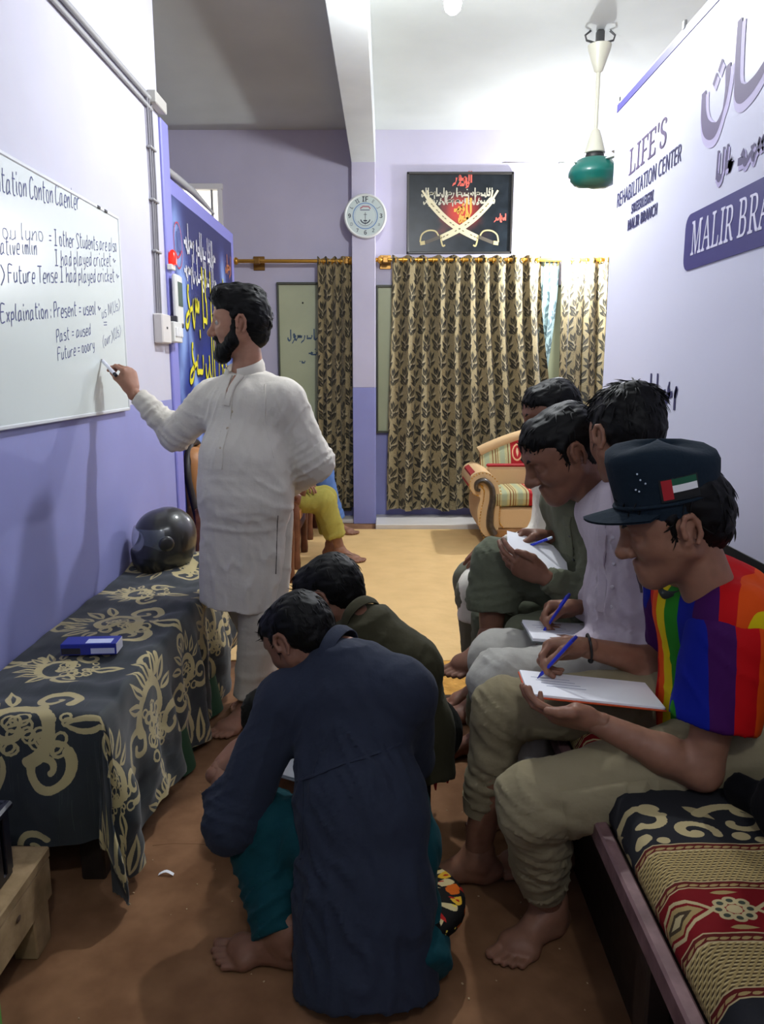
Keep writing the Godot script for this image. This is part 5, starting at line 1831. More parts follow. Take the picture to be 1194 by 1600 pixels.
func hair_shape(style: String) -> Array:
	var l := [
		bn(Vector3(0, 0.040, -0.030), Vector3(0, 0.045, 0.020), 0.081, 0.074, 0.02),
		bn(Vector3(0, 0.0, -0.048), Vector3(0, 0.02, -0.045), 0.066, 0.07, 0.03),
		bn(Vector3(0, -0.03, -0.058), Vector3(0, 0.0, -0.055), 0.044, 0.06, 0.03),
	]
	for s in [-1.0, 1.0]:
		l.append(bn(Vector3(s * 0.070, 0.025, 0.012), Vector3(s * 0.071, -0.018, 0.012), 0.012, 0.008, 0.012))
	if style == "quiff":
		l.append(bn(Vector3(0, 0.088, -0.05), Vector3(0, 0.098, 0.04), 0.050, 0.046, 0.04, Vector3.RIGHT, 1.15))
		l.append(bn(Vector3(-0.022, 0.098, 0.066), Vector3(0.022, 0.100, 0.066), 0.030, 0.030, 0.03))
		l.append(bn(Vector3(0, 0.03, -0.06), Vector3(0, -0.05, -0.066), 0.056, 0.034, 0.03))
	if style == "spiky":
		l.append(bn(Vector3(0, 0.080, -0.045), Vector3(0, 0.085, 0.03), 0.050, 0.045, 0.04, Vector3.RIGHT, 1.15))
	l.append(bn(Vector3(0, -0.055, 0.105), Vector3(0, 0.012, 0.108), 0.072, 0.060, 0.012, Vector3.RIGHT, 1.05, 0, true))
	for s in [-1.0, 1.0]:
		l.append(bn(Vector3(s * 0.088, 0.004, -0.010), Vector3(s * 0.088, -0.04, -0.004), 0.026, 0.024, 0.006, Vector3.ZERO, 1.0, 0, true))
		l.append(bn(Vector3(s * 0.072, -0.035, 0.055), Vector3(s * 0.074, 0.02, 0.062), 0.036, 0.030, 0.008, Vector3.ZERO, 1.0, 0, true))
	var g := Field.new(l, 0.005).net()
	var nz := noise(30.0, 3, 71)
	var big := noise(14.0, 2, 72)
	g.displace(func(p, n): return 0.0035 * nz.get_noise_3d(p.x * 1.6, p.y * 1.6, p.z * 0.5) + 0.005 * big.get_noise_3d(p.x, p.y, p.z) * smoothstep(0.0, 0.08, p.y))
	# locks lying along the scalp
	var rng := RandomNumberGenerator.new()
	rng.seed = 19
	var lk := Geo.new()
	var nn := g.normals()
	var count := 0
	var tries := 0
	while count < 620 and tries < 9000:
		tries += 1
		var i := rng.randi() % g.v.size()
		var p := g.v[i]
		var n := nn[i]
		if n.dot(p - Vector3(0, 0.02, -0.01)) < 0.02 or p.y < -0.045:
			continue
		# flow from the crown outward and down; forward on top
		var crown := Vector3(0, 0.13, -0.06)
		var d := (p - crown)
		if style == "quiff":
			d = Vector3(d.x * 0.6, -0.03, -1.0 if p.y > 0.05 else -0.6) * 0.1 + d * 0.2
			if p.z > 0.05 and p.y > 0.07:
				d = Vector3(p.x * 1.5, 0.03, 0.03)
		d = (d - n * d.dot(n))
		if d.length() < 0.002:
			continue
		d = d.normalized()
		d = (d + n.cross(d) * rng.randf_range(-0.35, 0.35)).normalized()
		var len := rng.randf_range(0.020, 0.040)
		var lift := 0.10 if style != "spiky" or p.y < 0.06 else 0.38
		var path := []
		var rr := rng.randf_range(0.0014, 0.0028)
		for k in 5:
			var t := k / 4.0
			path.append(p - n * (0.002 + 0.012 * t * t * (1.0 - lift)) + d * len * t + n * len * lift * t)
		lk.tube(path, [rr * 0.5, rr, rr, rr * 0.7, rr * 0.08], 5, true, 0.6)
		count += 1
	g.add(lk)
	return [g]

func beard_shape() -> Geo:
	var l := [
		bn(Vector3(0, -0.108, 0.072), Vector3(0, -0.086, 0.074), 0.030, 0.022, 0.02, Vector3.RIGHT, 1.25),
		bn(Vector3(0, -0.048, 0.093), Vector3(0, -0.049, 0.090), 0.010, 0.010, 0.006, Vector3.RIGHT, 2.6),
	]
	for s in [-1.0, 1.0]:
		l.append(bn(Vector3(s * 0.068, 0.005, 0.012), Vector3(s * 0.060, -0.055, 0.024), 0.011, 0.021, 0.02))
		l.append(bn(Vector3(s * 0.056, -0.058, 0.022), Vector3(s * 0.018, -0.100, 0.066), 0.025, 0.029, 0.02))
		l.append(bn(Vector3(s * 0.020, -0.052, 0.086), Vector3(s * 0.027, -0.082, 0.074), 0.007, 0.012, 0.01))
	l.append(bn(Vector3(-0.012, -0.066, 0.098), Vector3(0.012, -0.066, 0.098), 0.010, 0.010, 0.006, Vector3.ZERO, 1.0, 0, true))
	var g := Field.new(l, 0.0042).net()
	var nz := noise(70.0, 2, 73)
	g.displace(func(p, n): return 0.0030 * nz.get_noise_3d(p.x, p.y * 0.5, p.z))
	return g

func foot_shape() -> Geo:
	# left foot, toes to +z, ankle over the origin, inner side at -x
	var Xa := Vector3.RIGHT
	var l := [
		bn(Vector3(0, 0.105, -0.010), Vector3(0, 0.09, -0.008), 0.036, 0.036, 0.02),
		bn(Vector3(0, 0.09, -0.008), Vector3(0, 0.040, -0.024), 0.035, 0.032, 0.03),
		bn(Vector3(0, 0.030, -0.045), Vector3(0, 0.028, -0.025), 0.028, 0.028, 0.03),
		bn(Vector3(0, 0.072, 0.008), Vector3(-0.004, 0.022, 0.130), 0.034, 0.018, 0.03, Xa, 1.2),
		bn(Vector3(0.006, 0.028, 0.0), Vector3(0.006, 0.022, 0.10), 0.026, 0.020, 0.03, Xa, 1.2),
		bn(Vector3(-0.028, 0.022, 0.122), Vector3(0.034, 0.018, 0.100), 0.021, 0.016, 0.035),
		bn(Vector3(-0.034, 0.062, -0.008), Vector3(0.034, 0.056, -0.012), 0.011, 0.011, 0.015),
		bn(Vector3(-0.029, 0.018, 0.13), Vector3(-0.030, 0.016, 0.182), 0.0135, 0.0125, 0.008),
		bn(Vector3(-0.006, 0.017, 0.13), Vector3(-0.007, 0.0135, 0.185), 0.0095, 0.0092, 0.006),
		bn(Vector3(0.011, 0.016, 0.128), Vector3(0.011, 0.013, 0.176), 0.009, 0.0088, 0.006),
		bn(Vector3(0.027, 0.015, 0.118), Vector3(0.028, 0.0125, 0.163), 0.0088, 0.0085, 0.006),
		bn(Vector3(0.041, 0.014, 0.106), Vector3(0.043, 0.0115, 0.146), 0.0085, 0.0085, 0.006),
	]
	var g := Field.new(l, 0.0042).net()
	for i in g.v.size():
		if g.v[i].y < 0.0015:
			g.v[i].y = 0.0015
	return g

# right hand, palm down (-y), fingers to +z, thumb at +x
func hand_shape(pose: String) -> Geo:
	var X := Vector3.RIGHT
	var base := [Vector3(0.026, 0.003, 0.086), Vector3(0.005, 0.006, 0.091), Vector3(-0.016, 0.004, 0.086), Vector3(-0.034, 0.0, 0.077)]
	var seg := [[0.043, 0.026, 0.020], [0.047, 0.029, 0.021], [0.043, 0.027, 0.020], [0.034, 0.021, 0.018]]
	var rad := [0.0094, 0.0096, 0.0090, 0.0080]
	var flex: Array
	var thumb: Array
	match pose:
		"write":
			flex = [[48, 42, 14], [58, 52, 26], [66, 66, 34], [70, 72, 34]]
			thumb = [Vector3(0.026, -0.012, 0.030), Vector3(0.044, -0.026, 0.064), Vector3(0.036, -0.045, 0.092), Vector3(0.026, -0.057, 0.114)]
		"hold":
			flex = [[16, 22, 12], [20, 26, 14], [24, 30, 16], [28, 34, 18]]
			thumb = [Vector3(0.026, -0.008, 0.026), Vector3(0.050, 0.004, 0.056), Vector3(0.052, 0.010, 0.084), Vector3(0.046, 0.008, 0.108)]
		"fist":
			flex = [[60, 80, 40], [66, 84, 40], [70, 86, 40], [74, 86, 40]]
			thumb = [Vector3(0.026, -0.012, 0.030), Vector3(0.042, -0.030, 0.058), Vector3(0.030, -0.048, 0.080), Vector3(0.014, -0.054, 0.094)]
		_:
			flex = [[14, 20, 10], [16, 24, 12], [18, 26, 14], [22, 28, 14]]
			thumb = [Vector3(0.026, -0.010, 0.028), Vector3(0.046, -0.016, 0.056), Vector3(0.054, -0.020, 0.084), Vector3(0.056, -0.022, 0.108)]
	var l := [
		bn(Vector3(0, 0, -0.018), Vector3(0, 0, 0.012), 0.0232, 0.0215, 0.02, X, 1.2),
		bn(Vector3(0.020, -0.010, 0.018), Vector3(0.030, -0.012, 0.045), 0.017, 0.015, 0.02),
		bn(Vector3(-0.020, -0.006, 0.022), Vector3(-0.026, -0.006, 0.055), 0.016, 0.014, 0.02),
		bn(Vector3(0, -0.002, 0.04), Vector3(0, -0.002, 0.07), 0.0165, 0.0150, 0.02, X, 1.8),
	]
	var info := {}
	for f in 4:
		l.append(bn(Vector3(base[f].x * 0.5, 0, 0.02), base[f], 0.013, rad[f] + 0.0028, 0.016))
		var p: Vector3 = base[f]
		var ang := 0.0
		var splay: float = base[f].x * (1.0 if pose != "fist" else 0.2)
		for k in 3:
			ang += deg_to_rad(flex[f][k])
			var d := Vector3(splay * cos(ang), -sin(ang), cos(ang)).normalized()
			var q: Vector3 = p + d * seg[f][k]
			l.append(bn(p, q, rad[f] * (1.0 - 0.07 * k), rad[f] * (0.93 - 0.08 * k), 0.0035))
			if k == 0:
				info["k%d" % f] = q
			p = q
		info["t%d" % f] = p
	for k in 3:
		l.append(bn(thumb[k], thumb[k + 1], [0.0145, 0.0120, 0.0108][k], [0.0120, 0.0108, 0.0092][k], 0.006))
	info["thumb"] = thumb[3]
	info["web"] = Vector3(0.034, 0.006, 0.062)
	tips[pose] = info
	return Field.new(l, 0.0040).net()

func look(f: Vector3, up: Vector3) -> Basis:
	var z := f.normalized()
	var x := up.cross(z).normalized()
	return Basis(x, z.cross(x), z)

# folds of cloth: [centre, direction of travel, wavelength, height, reach]
func crease(g: Geo, folds: Array, grain: float, seed_: int, stretch := Vector3(7, 2.2, 7)) -> void:
	var nz := noise(1.0, 3, seed_)
	var fz := noise(1.0, 1, seed_ + 500)
	g.displace(func(p: Vector3, _n: Vector3):
		var s := grain * nz.get_noise_3d(p.x * stretch.x, p.y * stretch.y, p.z * stretch.z)
		for f in folds:
			var q: Vector3 = p - f[0]
			var k: float = q.length_squared() / (f[4] * f[4])
			if k < 4.0:
				# ridges run across the given direction, wavering and fading
				var d: Vector3 = f[1]
				var along := q.dot(d)
				var rest := q - d * along
				var r := fz.get_noise_3d(along / float(f[2]) * 1.1 + rest.x * 4.0, rest.y * 5.0 + along * 3.0, rest.z * 5.0 + 7.0)
				s += f[3] * exp(-k) * maxf(0.55 - 2.6 * absf(r), -0.45)
		return s)

# where a line of points, looking along dir, meets the skin of g
func touch(g: Geo, nn: PackedVector3Array, at: Vector3, dir: Vector3) -> int:
	var best := -1
	var bd := 1e9
	for i in g.v.size():
		if nn[i].dot(dir) > -0.05:
			continue
		var q := g.v[i] - at
		var along := q.dot(dir)
		var side := (q - dir * along).length_squared()
		var s := side + 0.0004 * along
		if side < 0.0009 and s < bd:
			bd = s
			best = i
	return best

func strip(g: Geo, pts: Array, dir: Vector3, wid: float, lift: float, steps := 14) -> Geo:
	var nn := g.normals()
	var path := []
	var nor := []
	for k in steps + 1:
		var t := k / float(steps) * (pts.size() - 1)
		var i := mini(int(t), pts.size() - 2)
		var p: Vector3 = (pts[i] as Vector3).lerp(pts[i + 1], t - i)
		var h := touch(g, nn, p, dir)
		if h >= 0:
			path.append(p + dir * (g.v[h] - p).dot(dir))
			nor.append(nn[h])
	var out := Geo.new()
	if path.size() < 2:
		return out
	var rings := []
	for i in path.size():
		var d: Vector3 = (path[mini(i + 1, path.size() - 1)] - path[maxi(i - 1, 0)]).normalized()
		var s: Vector3 = d.cross(nor[i]).normalized()
		var p: Vector3 = path[i]
		var n: Vector3 = nor[i]
		rings.append(PackedVector3Array([p + s * wid / 2 - n * 0.004, p + s * wid / 2 + n * lift * 0.7, p + s * wid * 0.4 + n * lift, p - s * wid * 0.4 + n * lift, p - s * wid / 2 + n * lift * 0.7, p - s * wid / 2 - n * 0.004]))
	out.loft(rings)
	return out

func collar(c: Vector3, up: Vector3, front: Vector3, r: float, h: float, gap: float, flare := 0.008, squash := 0.86) -> Geo:
	var u := up.normalized()
	var f := (front - u * front.dot(u)).normalized()
	var s := u.cross(f)
	var rings := []
	for i in 33:
		var a := lerpf(gap, TAU - gap, i / 32.0)
		var d := f * cos(a) * squash + s * sin(a)
		var dip := u * (-0.018 * cos(a) + 0.004)
		rings.append(PackedVector3Array([c + d * (r + flare) + dip, c + d * (r + flare * 0.7 + 0.003) + u * h * 0.6 + dip, c + d * (r + 0.001) + u * h + dip, c + d * (r - 0.004) + u * h + dip, c + d * (r + flare - 0.006) + dip]))
	return Geo.new().loft(rings)

# a flap of cloth lying on g: the skin copied inside a rounded square and raised
func patch(g: Geo, c: Vector3, u: Vector3, dir: Vector3, hu: float, hv: float, lift: float) -> Geo:
	var un := (u - dir * u.dot(dir)).normalized()
	var w := dir.cross(un)
	var nn := g.normals()
	var use := {}
	for i in g.v.size():
		var p := g.v[i] - c
		if nn[i].dot(dir) < 0.1 and absf(p.dot(un)) < hu + 0.012 and absf(p.dot(w)) < hv + 0.012 and absf(p.dot(dir)) < 0.12:
			use[i] = 0
	var out := Geo.new()
	for i in use:
		var p := g.v[i] - c
		var e := minf(hu - absf(p.dot(un)), hv - absf(p.dot(w)))
		use[i] = out.vert(g.v[i] + nn[i] * lerpf(-0.004, lift, smoothstep(-0.006, 0.008, e)))
	for i in range(0, g.ix.size(), 3):
		if use.has(g.ix[i]) and use.has(g.ix[i + 1]) and use.has(g.ix[i + 2]):
			out.ix.append_array([use[g.ix[i]], use[g.ix[i + 1]], use[g.ix[i + 2]]])
	return out

func button(parent: Node, g: Geo, nn: PackedVector3Array, at: Vector3, dir: Vector3, m: Material, r := 0.0055) -> void:
	var h := touch(g, nn, at, dir)
	if h < 0:
		return
	var n := nn[h]
	var b := Geo.new()
	b.lathe([Vector2(r, -0.001), Vector2(r, 0.002), Vector2(r * 0.7, 0.003), Vector2(0.0005, 0.0025)], 10, Transform3D(Basis(look(n, Vector3.UP) * Basis(Vector3.RIGHT, PI / 2)), g.v[h]))
	part("button", b, m, parent)

func prepare_people() -> void:
	head_geo = head_shape()
	head_down = head_shape(true)
	eye_geo = Geo.new()
	for s in [-1.0, 1.0]:
		eye_geo.ball(Vector3(s * 0.033, 0.004, 0.0740), Vector3.ONE * 0.0130, 12, 8)
	foot_geo = foot_shape()
	for p in ["write", "hold", "flat", "fist"]:
		hand_geos[p] = hand_shape(p)
	for s in ["short", "quiff", "spiky"]:
		hair_sets[s] = hair_shape(s)
	M.hair = sm(Color(0.030, 0.027, 0.028), 0.55)
	M.hair.anisotropy_enabled = false
	M.hair.metallic_specular = 0.3
	M.eye = sm(Color(0.60, 0.56, 0.54), 0.2)
	M.iris = sm(Color(0.06, 0.035, 0.02), 0.15)
	M.brow = sm(Color(0.03, 0.025, 0.025), 0.8)

func skin(c: Color) -> StandardMaterial3D:
	var m := sm(c, 0.52)
	m.metallic_specular = 0.4
	m.subsurf_scatter_enabled = true
	m.subsurf_scatter_strength = 0.12
	m.uv1_triplanar = true
	m.uv1_scale = Vector3.ONE * 6.0
	m.albedo_color = Color.WHITE
	m.albedo_texture = ntex(0.03, c.darkened(0.10), c.lightened(0.03), 128, 4, 5)
	return m

# builds the body as one skin, returns the person's node; P holds joints in the room's metres
func person(P: Dictionary) -> Node3D:
	var at: Vector3 = P.base
	var t := thing("person", P.label, "person", at, 0.0, P.get("group", ""))
	var g := Geo.new()
	var X := ((P.sl - P.sr) as Vector3).normalized()
	var l := []
	var pel: Vector3 = P.pelvis
	var che: Vector3 = P.chest
	l.append(bn(pel, che, 0.10, 0.10, 0.05, X, 1.25))
	l.append(bn(che, P.neck, 0.09, 0.05, 0.05))
	l.append(bn(P.sl, P.sr, 0.045, 0.045, 0.05))
	var arm: float = P.get("arm", 1.0)
	for s in ["l", "r"]:
		l.append(bn(P["s" + s], P["e" + s], 0.050 * arm, 0.040 * arm, 0.02))
		l.append(bn(P["e" + s], (P["e" + s] as Vector3).lerp(P["w" + s], 0.35), 0.039 * arm, 0.040 * arm, 0.02))
		l.append(bn((P["e" + s] as Vector3).lerp(P["w" + s], 0.35), P["w" + s], 0.040 * arm, 0.0255 * arm, 0.02))
		l.append(bn(P["h" + s], P["k" + s], 0.085, 0.058, 0.04))
		l.append(bn(P["k" + s], (P["k" + s] as Vector3).lerp(P["a" + s], 0.4), 0.055, 0.052, 0.03))
		l.append(bn((P["k" + s] as Vector3).lerp(P["a" + s], 0.4), P["a" + s], 0.052, 0.036, 0.03))
	var hb := look(P.face, P.get("up", Vector3.UP))
	var hs: float = P.get("hs", 1.0)
	var hx := Transform3D(hb * Basis.from_scale(Vector3(hs, hs, hs * P.get("hz", 1.0))), P.head)
	l.append(bn(P.neck, hx * Vector3(0, -0.09, -0.025), 0.051 * hs, 0.050 * hs, 0.03))
	g.add(Field.new(l, P.get("cell", 0.012)).net())
	g.add(head_geo if P.get("eyes", true) else head_down, hx)
	for s in ["l", "r"]:
		var fx := Transform3D(look(P["f" + s], P.get("fu" + s, Vector3.UP)), P["a" + s] - look(P["f" + s], P.get("fu" + s, Vector3.UP)) * Vector3(0, 0.085, 0))
		if s == "r":
			fx = fx * Transform3D(Basis.from_scale(Vector3(-1, 1, 1)), Vector3.ZERO)
		g.add(foot_geo, fx)
		var hd: Array = P["hand" + s]
		g.add(hand_geos[hd[0]], hand_xf(P, s))
	for i in g.v.size():
		g.v[i] -= at
	part("body", g, P.skin, t)
	# hair, eyes, brows
	var inv := Transform3D(Basis(), -at) * hx
	var hg := Geo.new()
	hg.add(hair_sets[P.get("hair", "short")][0], inv)
	part("hair", hg, M.hair, t)
	if P.get("eyes", true):
		part("eyes", Geo.new().add(eye_geo, inv), M.eye, t)
	for s in [-1.0, 1.0]:
		if P.get("eyes", true):
			part("iris", Geo.new().add(Geo.new().ball(Vector3(s * 0.0345, 0.004, 0.0815), Vector3(0.0072, 0.0072, 0.0066), 10, 6), inv), M.iris, t)
		if P.face.y > -0.6:
			var br := Geo.new()
			br.tube([Vector3(s * 0.013, 0.024, 0.0945), Vector3(s * 0.028, 0.031, 0.0925), Vector3(s * 0.043, 0.030, 0.0835), Vector3(s * 0.054, 0.023, 0.070)], [0.005, 0.0065, 0.006, 0.003], 6, true, 0.7)
			part("eyebrow", Geo.new().add(br, inv), M.brow, t)
	if P.get("beard", false):
		part("beard", Geo.new().add(beard_shape(), inv), M.hair, t)
	return t

func hand_xf(P: Dictionary, s: String) -> Transform3D:
	var hd: Array = P["hand" + s]
	var b := look(hd[1], hd[2]) * Basis.from_scale(Vector3.ONE * P.get("hand_size", 1.0))
	var x := Transform3D(b, P["w" + s])
	if s == "l":
		x = x * Transform3D(Basis.from_scale(Vector3(-1, 1, 1)), Vector3.ZERO)
	return x

func garment(called: String, t: Node3D, bones: Array, cell: float, m: Material, folds: Array, grain: float, seed_: int, stretch := Vector3(7, 2.2, 7)) -> Geo:
	var g := Field.new(bones, cell).net()
	crease(g, folds, grain, seed_, stretch)
	for i in g.v.size():
		g.v[i] -= t.position
	part(called, g, m, t)
	return g

# the part of a shirt that rises over the shoulders to the neck, and the line the collar stands on
func yoke(P: Dictionary) -> Array:
	var n: Vector3 = P.neck
	var down: Vector3 = (P.chest - n).normalized()
	return [bn(n - down * 0.02, n + down * 0.07, 0.078, 0.100, 0.05, Vector3.ZERO, 1.0, 2), bn(n + down * 0.03, (P.sl as Vector3).lerp(n, 0.2), 0.066, 0.070, 0.05), bn(n + down * 0.03, (P.sr as Vector3).lerp(n, 0.2), 0.066, 0.070, 0.05)]

func stand_collar(P: Dictionary, t: Node3D, m: Material, h := 0.036, r := 0.075) -> void:
	var hx := Transform3D(look(P.face, Vector3.UP) * Basis.from_scale(Vector3.ONE * P.hs), P.head)
	var ax: Vector3 = (hx * Vector3(0, -0.08, -0.035) - P.neck).normalized()
	ax = (ax + ((P.neck - P.chest) as Vector3).normalized() * 0.6).normalized()
	part("collar", collar((P.neck as Vector3) + ax * 0.0 - t.position, ax, P.face, r, h, 0.28), m, t)

func sleeve(P: Dictionary, s: String, r0: float, r1: float, r2: float, end := 1.0) -> Array:
	var e: Vector3 = P["e" + s]
	var w: Vector3 = e.lerp(P["w" + s], end)
	return [bn(P["s" + s], e, r0, r1, 0.04), bn(e, w, r1 * 0.98, r2, 0.03, Vector3.ZERO, 1.0, 1)]

func arm_folds(P: Dictionary, s: String, amp: float) -> Array:
	var e: Vector3 = P["e" + s]
	var sh: Vector3 = P["s" + s]
	var w: Vector3 = P["w" + s]
	return [[e, (e - sh).normalized(), 0.045, amp * 1.5, 0.10], [e.lerp(w, 0.45), (w - e).normalized(), 0.05, amp * 1.2, 0.09], [sh.lerp(e, 0.3), ((e - sh).normalized() + Vector3(0.4, 0.2, 0.3)).normalized(), 0.07, amp * 0.8, 0.10]]

func leg_folds(P: Dictionary, s: String, amp: float) -> Array:
	var k: Vector3 = P["k" + s]
	var h: Vector3 = P["h" + s]
	var a: Vector3 = P["a" + s]
	return [[k, ((a - k).normalized() + (k - h).normalized()).normalized(), 0.05, amp, 0.12], [k.lerp(a, 0.7), (a - k).normalized(), 0.06, amp, 0.14], [k.lerp(h, 0.6), ((k - h).normalized() + Vector3(0, 0.5, 0.3)).normalized(), 0.08, amp * 0.8, 0.16]]

func pen(P: Dictionary, s: String, label: String, m: Material, capm: Material, group: String, dir_hint := Vector3.ZERO, called := "pen", rad := 0.0045, len := 0.145, reach := 0.034, aside := Vector3.ZERO) -> void:
	var x := hand_xf(P, s)
	var info: Dictionary = tips["write"]
	var grip: Vector3 = x * ((info.t0 + info.thumb) * 0.5)
	var web: Vector3 = x * (info.web as Vector3)
	var d := (web - grip).normalized()
	if dir_hint != Vector3.ZERO:
		d = dir_hint.normalized()
	var tip := grip - d * reach + aside
	var t := thing(called, label, "pen", tip, 0.0, group)
	var q := look(d, Vector3(0.3, 1, 0.2)) * Basis(Vector3.RIGHT, PI / 2)
	var xf := Transform3D(q, Vector3.ZERO)
	part("barrel", Geo.new().lathe([Vector2(rad * 0.9, 0.016), Vector2(rad, 0.022), Vector2(rad, len), Vector2(rad * 0.7, len + 0.003)], 12, xf), m, t)
	part("tip", Geo.new().lathe([Vector2(0.0006, 0.0), Vector2(rad * 0.45, 0.008), Vector2(rad * 0.85, 0.017)], 10, xf), capm, t)
	part("end_cap", Geo.new().lathe([Vector2(rad * 1.05, len - 0.012), Vector2(rad * 1.05, len), Vector2(rad * 0.8, len + 0.005)], 12, xf), capm, t)
	var cl := Geo.new()
	cl.box(xf * Vector3(rad * 1.3, len - 0.025, 0), Vector3(0.003, 0.04, 0.004), 0.001, q)
	part("clip", cl, m, t)

func people() -> void:
	prepare_people()
	var S_T := skin(Color(0.65, 0.465, 0.375))
	var S_M := skin(Color(0.55, 0.385, 0.30))
	var S_D := skin(Color(0.50, 0.34, 0.265))
	teacher(S_T)
	rainbow_boy(S_M)
	second_man(S_M)
	third_man(S_D)
	fourth_man(S_D)
	boy_blue(S_D)
	boy_olive(S_D)
	far_sitters(S_M)
	for t in get_children():
		if str(t.name).begins_with("person"):
			if t.has_node("cargo_trousers"):
				nest(t, ["cargo_pocket", "pocket_flap", "ankle_cuff", "button"], "cargo_trousers")
				nest(t, ["cap_seam", "cap_visor", "flag_patch", "paint_fleck"], "cap_crown")
			for under in ["kameez", "shirt"]:
				nest(t, ["button", "placket", "pocket_seam", "collar", "lapel", "neck_opening", "shoulder_seam", "yoke_seam", "sleeve_seam", "pocket_edge", "chest_mark", "sleeve", "neckband"], under)
			nest(t, ["iris"], "eyes")

func teacher(sk: Material) -> void:
	var V := func(x, y, z): return Vector3(x, y, z)
	var P := {
		"base": Vector3(-0.56, 0, -3.05), "label": "standing bearded man in cream kameez writing on the whiteboard", "skin": sk, "cell": 0.012, "arm": 0.86,
		"pelvis": V.call(-0.555, 0.92, -3.07), "chest": V.call(-0.545, 1.27, -3.07), "neck": V.call(-0.545, 1.43, -3.07), "head": V.call(-0.566, 1.622, -3.06), "face": Vector3(-1, -0.02, 0.10), "hs": 1.08, "hz": 0.93, "hair": "quiff", "beard": true,
		"sl": V.call(-0.390, 1.322, -3.0), "sr": V.call(-0.705, 1.322, -3.14), "el": V.call(-0.285, 1.09, -3.03), "wl": V.call(-0.42, 0.96, -3.20), "er": V.call(-0.865, 1.19, -3.20), "wr": V.call(-1.045, 1.362, -3.215),
		"hl": V.call(-0.475, 0.88, -3.03), "hr": V.call(-0.63, 0.88, -3.10), "kl": V.call(-0.495, 0.48, -3.0), "kr": V.call(-0.57, 0.48, -3.14), "al": V.call(-0.565, 0.085, -2.985), "ar": V.call(-0.53, 0.085, -3.22), "fl": Vector3(-0.66, 0, 0.75), "fr": Vector3(-0.7, 0, 0.7),
		"handl": ["fist", Vector3(-0.7, -0.2, -0.6), Vector3(0.3, 0.5, -0.8)], "handr": ["write", Vector3(-0.25, 0.95, -0.15), Vector3(0.85, 0.20, 0.42)],
	}
	var t := person(P)
	var m := cloth(Color(0.80, 0.775, 0.735), 0.85, 0.3)
	var X: Vector3 = ((P.sl - P.sr) as Vector3).normalized()
	var l := [
		bn(V.call(-0.535, 1.425, -3.07), V.call(-0.54, 1.33, -3.07), 0.072, 0.10, 0.04, X, 1.15, 2),
		bn(V.call(-0.50, 1.40, -3.06), V.call(-0.41, 1.345, -3.01), 0.045, 0.068, 0.05),
		bn(V.call(-0.575, 1.40, -3.08), V.call(-0.68, 1.345, -3.13), 0.045, 0.068, 0.05),
		bn(P.sr + Vector3(0, -0.01, 0), P.sl + Vector3(0, -0.01, 0), 0.072, 0.075, 0.05),
		bn(V.call(-0.545, 1.30, -3.06), V.call(-0.555, 0.98, -3.03), 0.120, 0.146, 0.06, X, 1.38),
		bn(V.call(-0.562, 1.10, -3.0), V.call(-0.560, 0.93, -3.01), 0.130, 0.138, 0.06, X, 1.30),
		bn(V.call(-0.556, 0.98, -3.03), V.call(-0.588, 0.505, -3.02), 0.146, 0.138, 0.03, X, 1.30, 1),
		bn(V.call(-0.45, 0.72, -2.885), V.call(-0.463, 0.40, -2.87), 0.002, 0.050, 0.006, Vector3.ZERO, 1.0, 0, true),
	]
	l.append_array(sleeve(P, "l", 0.082, 0.078, 0.052, 0.95))
	l.append_array(sleeve(P, "r", 0.080, 0.068, 0.040, 0.90))
	var folds := arm_folds(P, "l", 0.008) + arm_folds(P, "r", 0.009)
	folds += [[V.call(-0.40, 0.95, -2.92), Vector3(0.35, 0.93, 0.1), 0.09, 0.008, 0.18], [V.call(-0.62, 0.85, -2.88), Vector3(-0.3, 0.95, 0), 0.10, 0.007, 0.2], [V.call(-0.50, 0.68, -2.88), Vector3(0.95, 0.2, 0), 0.075, 0.007, 0.2], [V.call(-0.68, 1.28, -3.05), Vector3(0.8, -0.6, 0.2), 0.07, 0.007, 0.12], [V.call(-0.40, 1.25, -2.93), Vector3(0.9, 0.4, 0), 0.06, 0.007, 0.12], [V.call(-0.55, 1.15, -2.92), Vector3(0.9, -0.4, 0), 0.12, 0.004, 0.16]]
	var g := garment("kameez", t, l, 0.0085, m, folds, 0.010, 101)
	var toward := Vector3(0.28, 0.0, -0.96).normalized()
	var q := -t.position
	part("placket", strip(g, [V.call(-0.610, 1.36, -2.9) + q, V.call(-0.635, 1.18, -2.85) + q, V.call(-0.640, 1.08, -2.85) + q], toward, 0.036, 0.0022), m, t)
	part("pocket_seam", strip(g, [V.call(-0.412, 0.90, -2.9) + q, V.call(-0.424, 0.66, -2.9) + q], Vector3(-0.2, 0, -0.98), 0.003, 0.001), sm(Color(0.30, 0.28, 0.26), 0.9), t)
	part("shoulder_seam", strip(g, [V.call(-0.445, 1.40, -2.9) + q, V.call(-0.452, 1.26, -2.9) + q, V.call(-0.42, 1.12, -2.9) + q], Vector3(-0.2, -0.1, -0.97), 0.006, 0.0016), m, t)
	var nn := g.normals()
	for y in [1.29, 1.23, 1.16]:
		button(t, g, nn, V.call(-0.622 - 0.02 * (1.29 - y) / 0.1, y, -2.8) + q, toward, sm(Color(0.66, 0.60, 0.52), 0.4), 0.006)
	part("collar", collar(V.call(-0.550, 1.422, -3.07) + q, Vector3(-0.10, 1, 0.04), Vector3(-0.55, 0, 0.8), 0.078, 0.048, 0.30), m, t)
	# open neck: skin showing in a narrow V with turned edges
	part("lapel", strip(g, [V.call(-0.580, 1.425, -2.9) + q, V.call(-0.600, 1.385, -2.9) + q, V.call(-0.616, 1.315, -2.9) + q], toward, 0.028, 0.008), m, t)
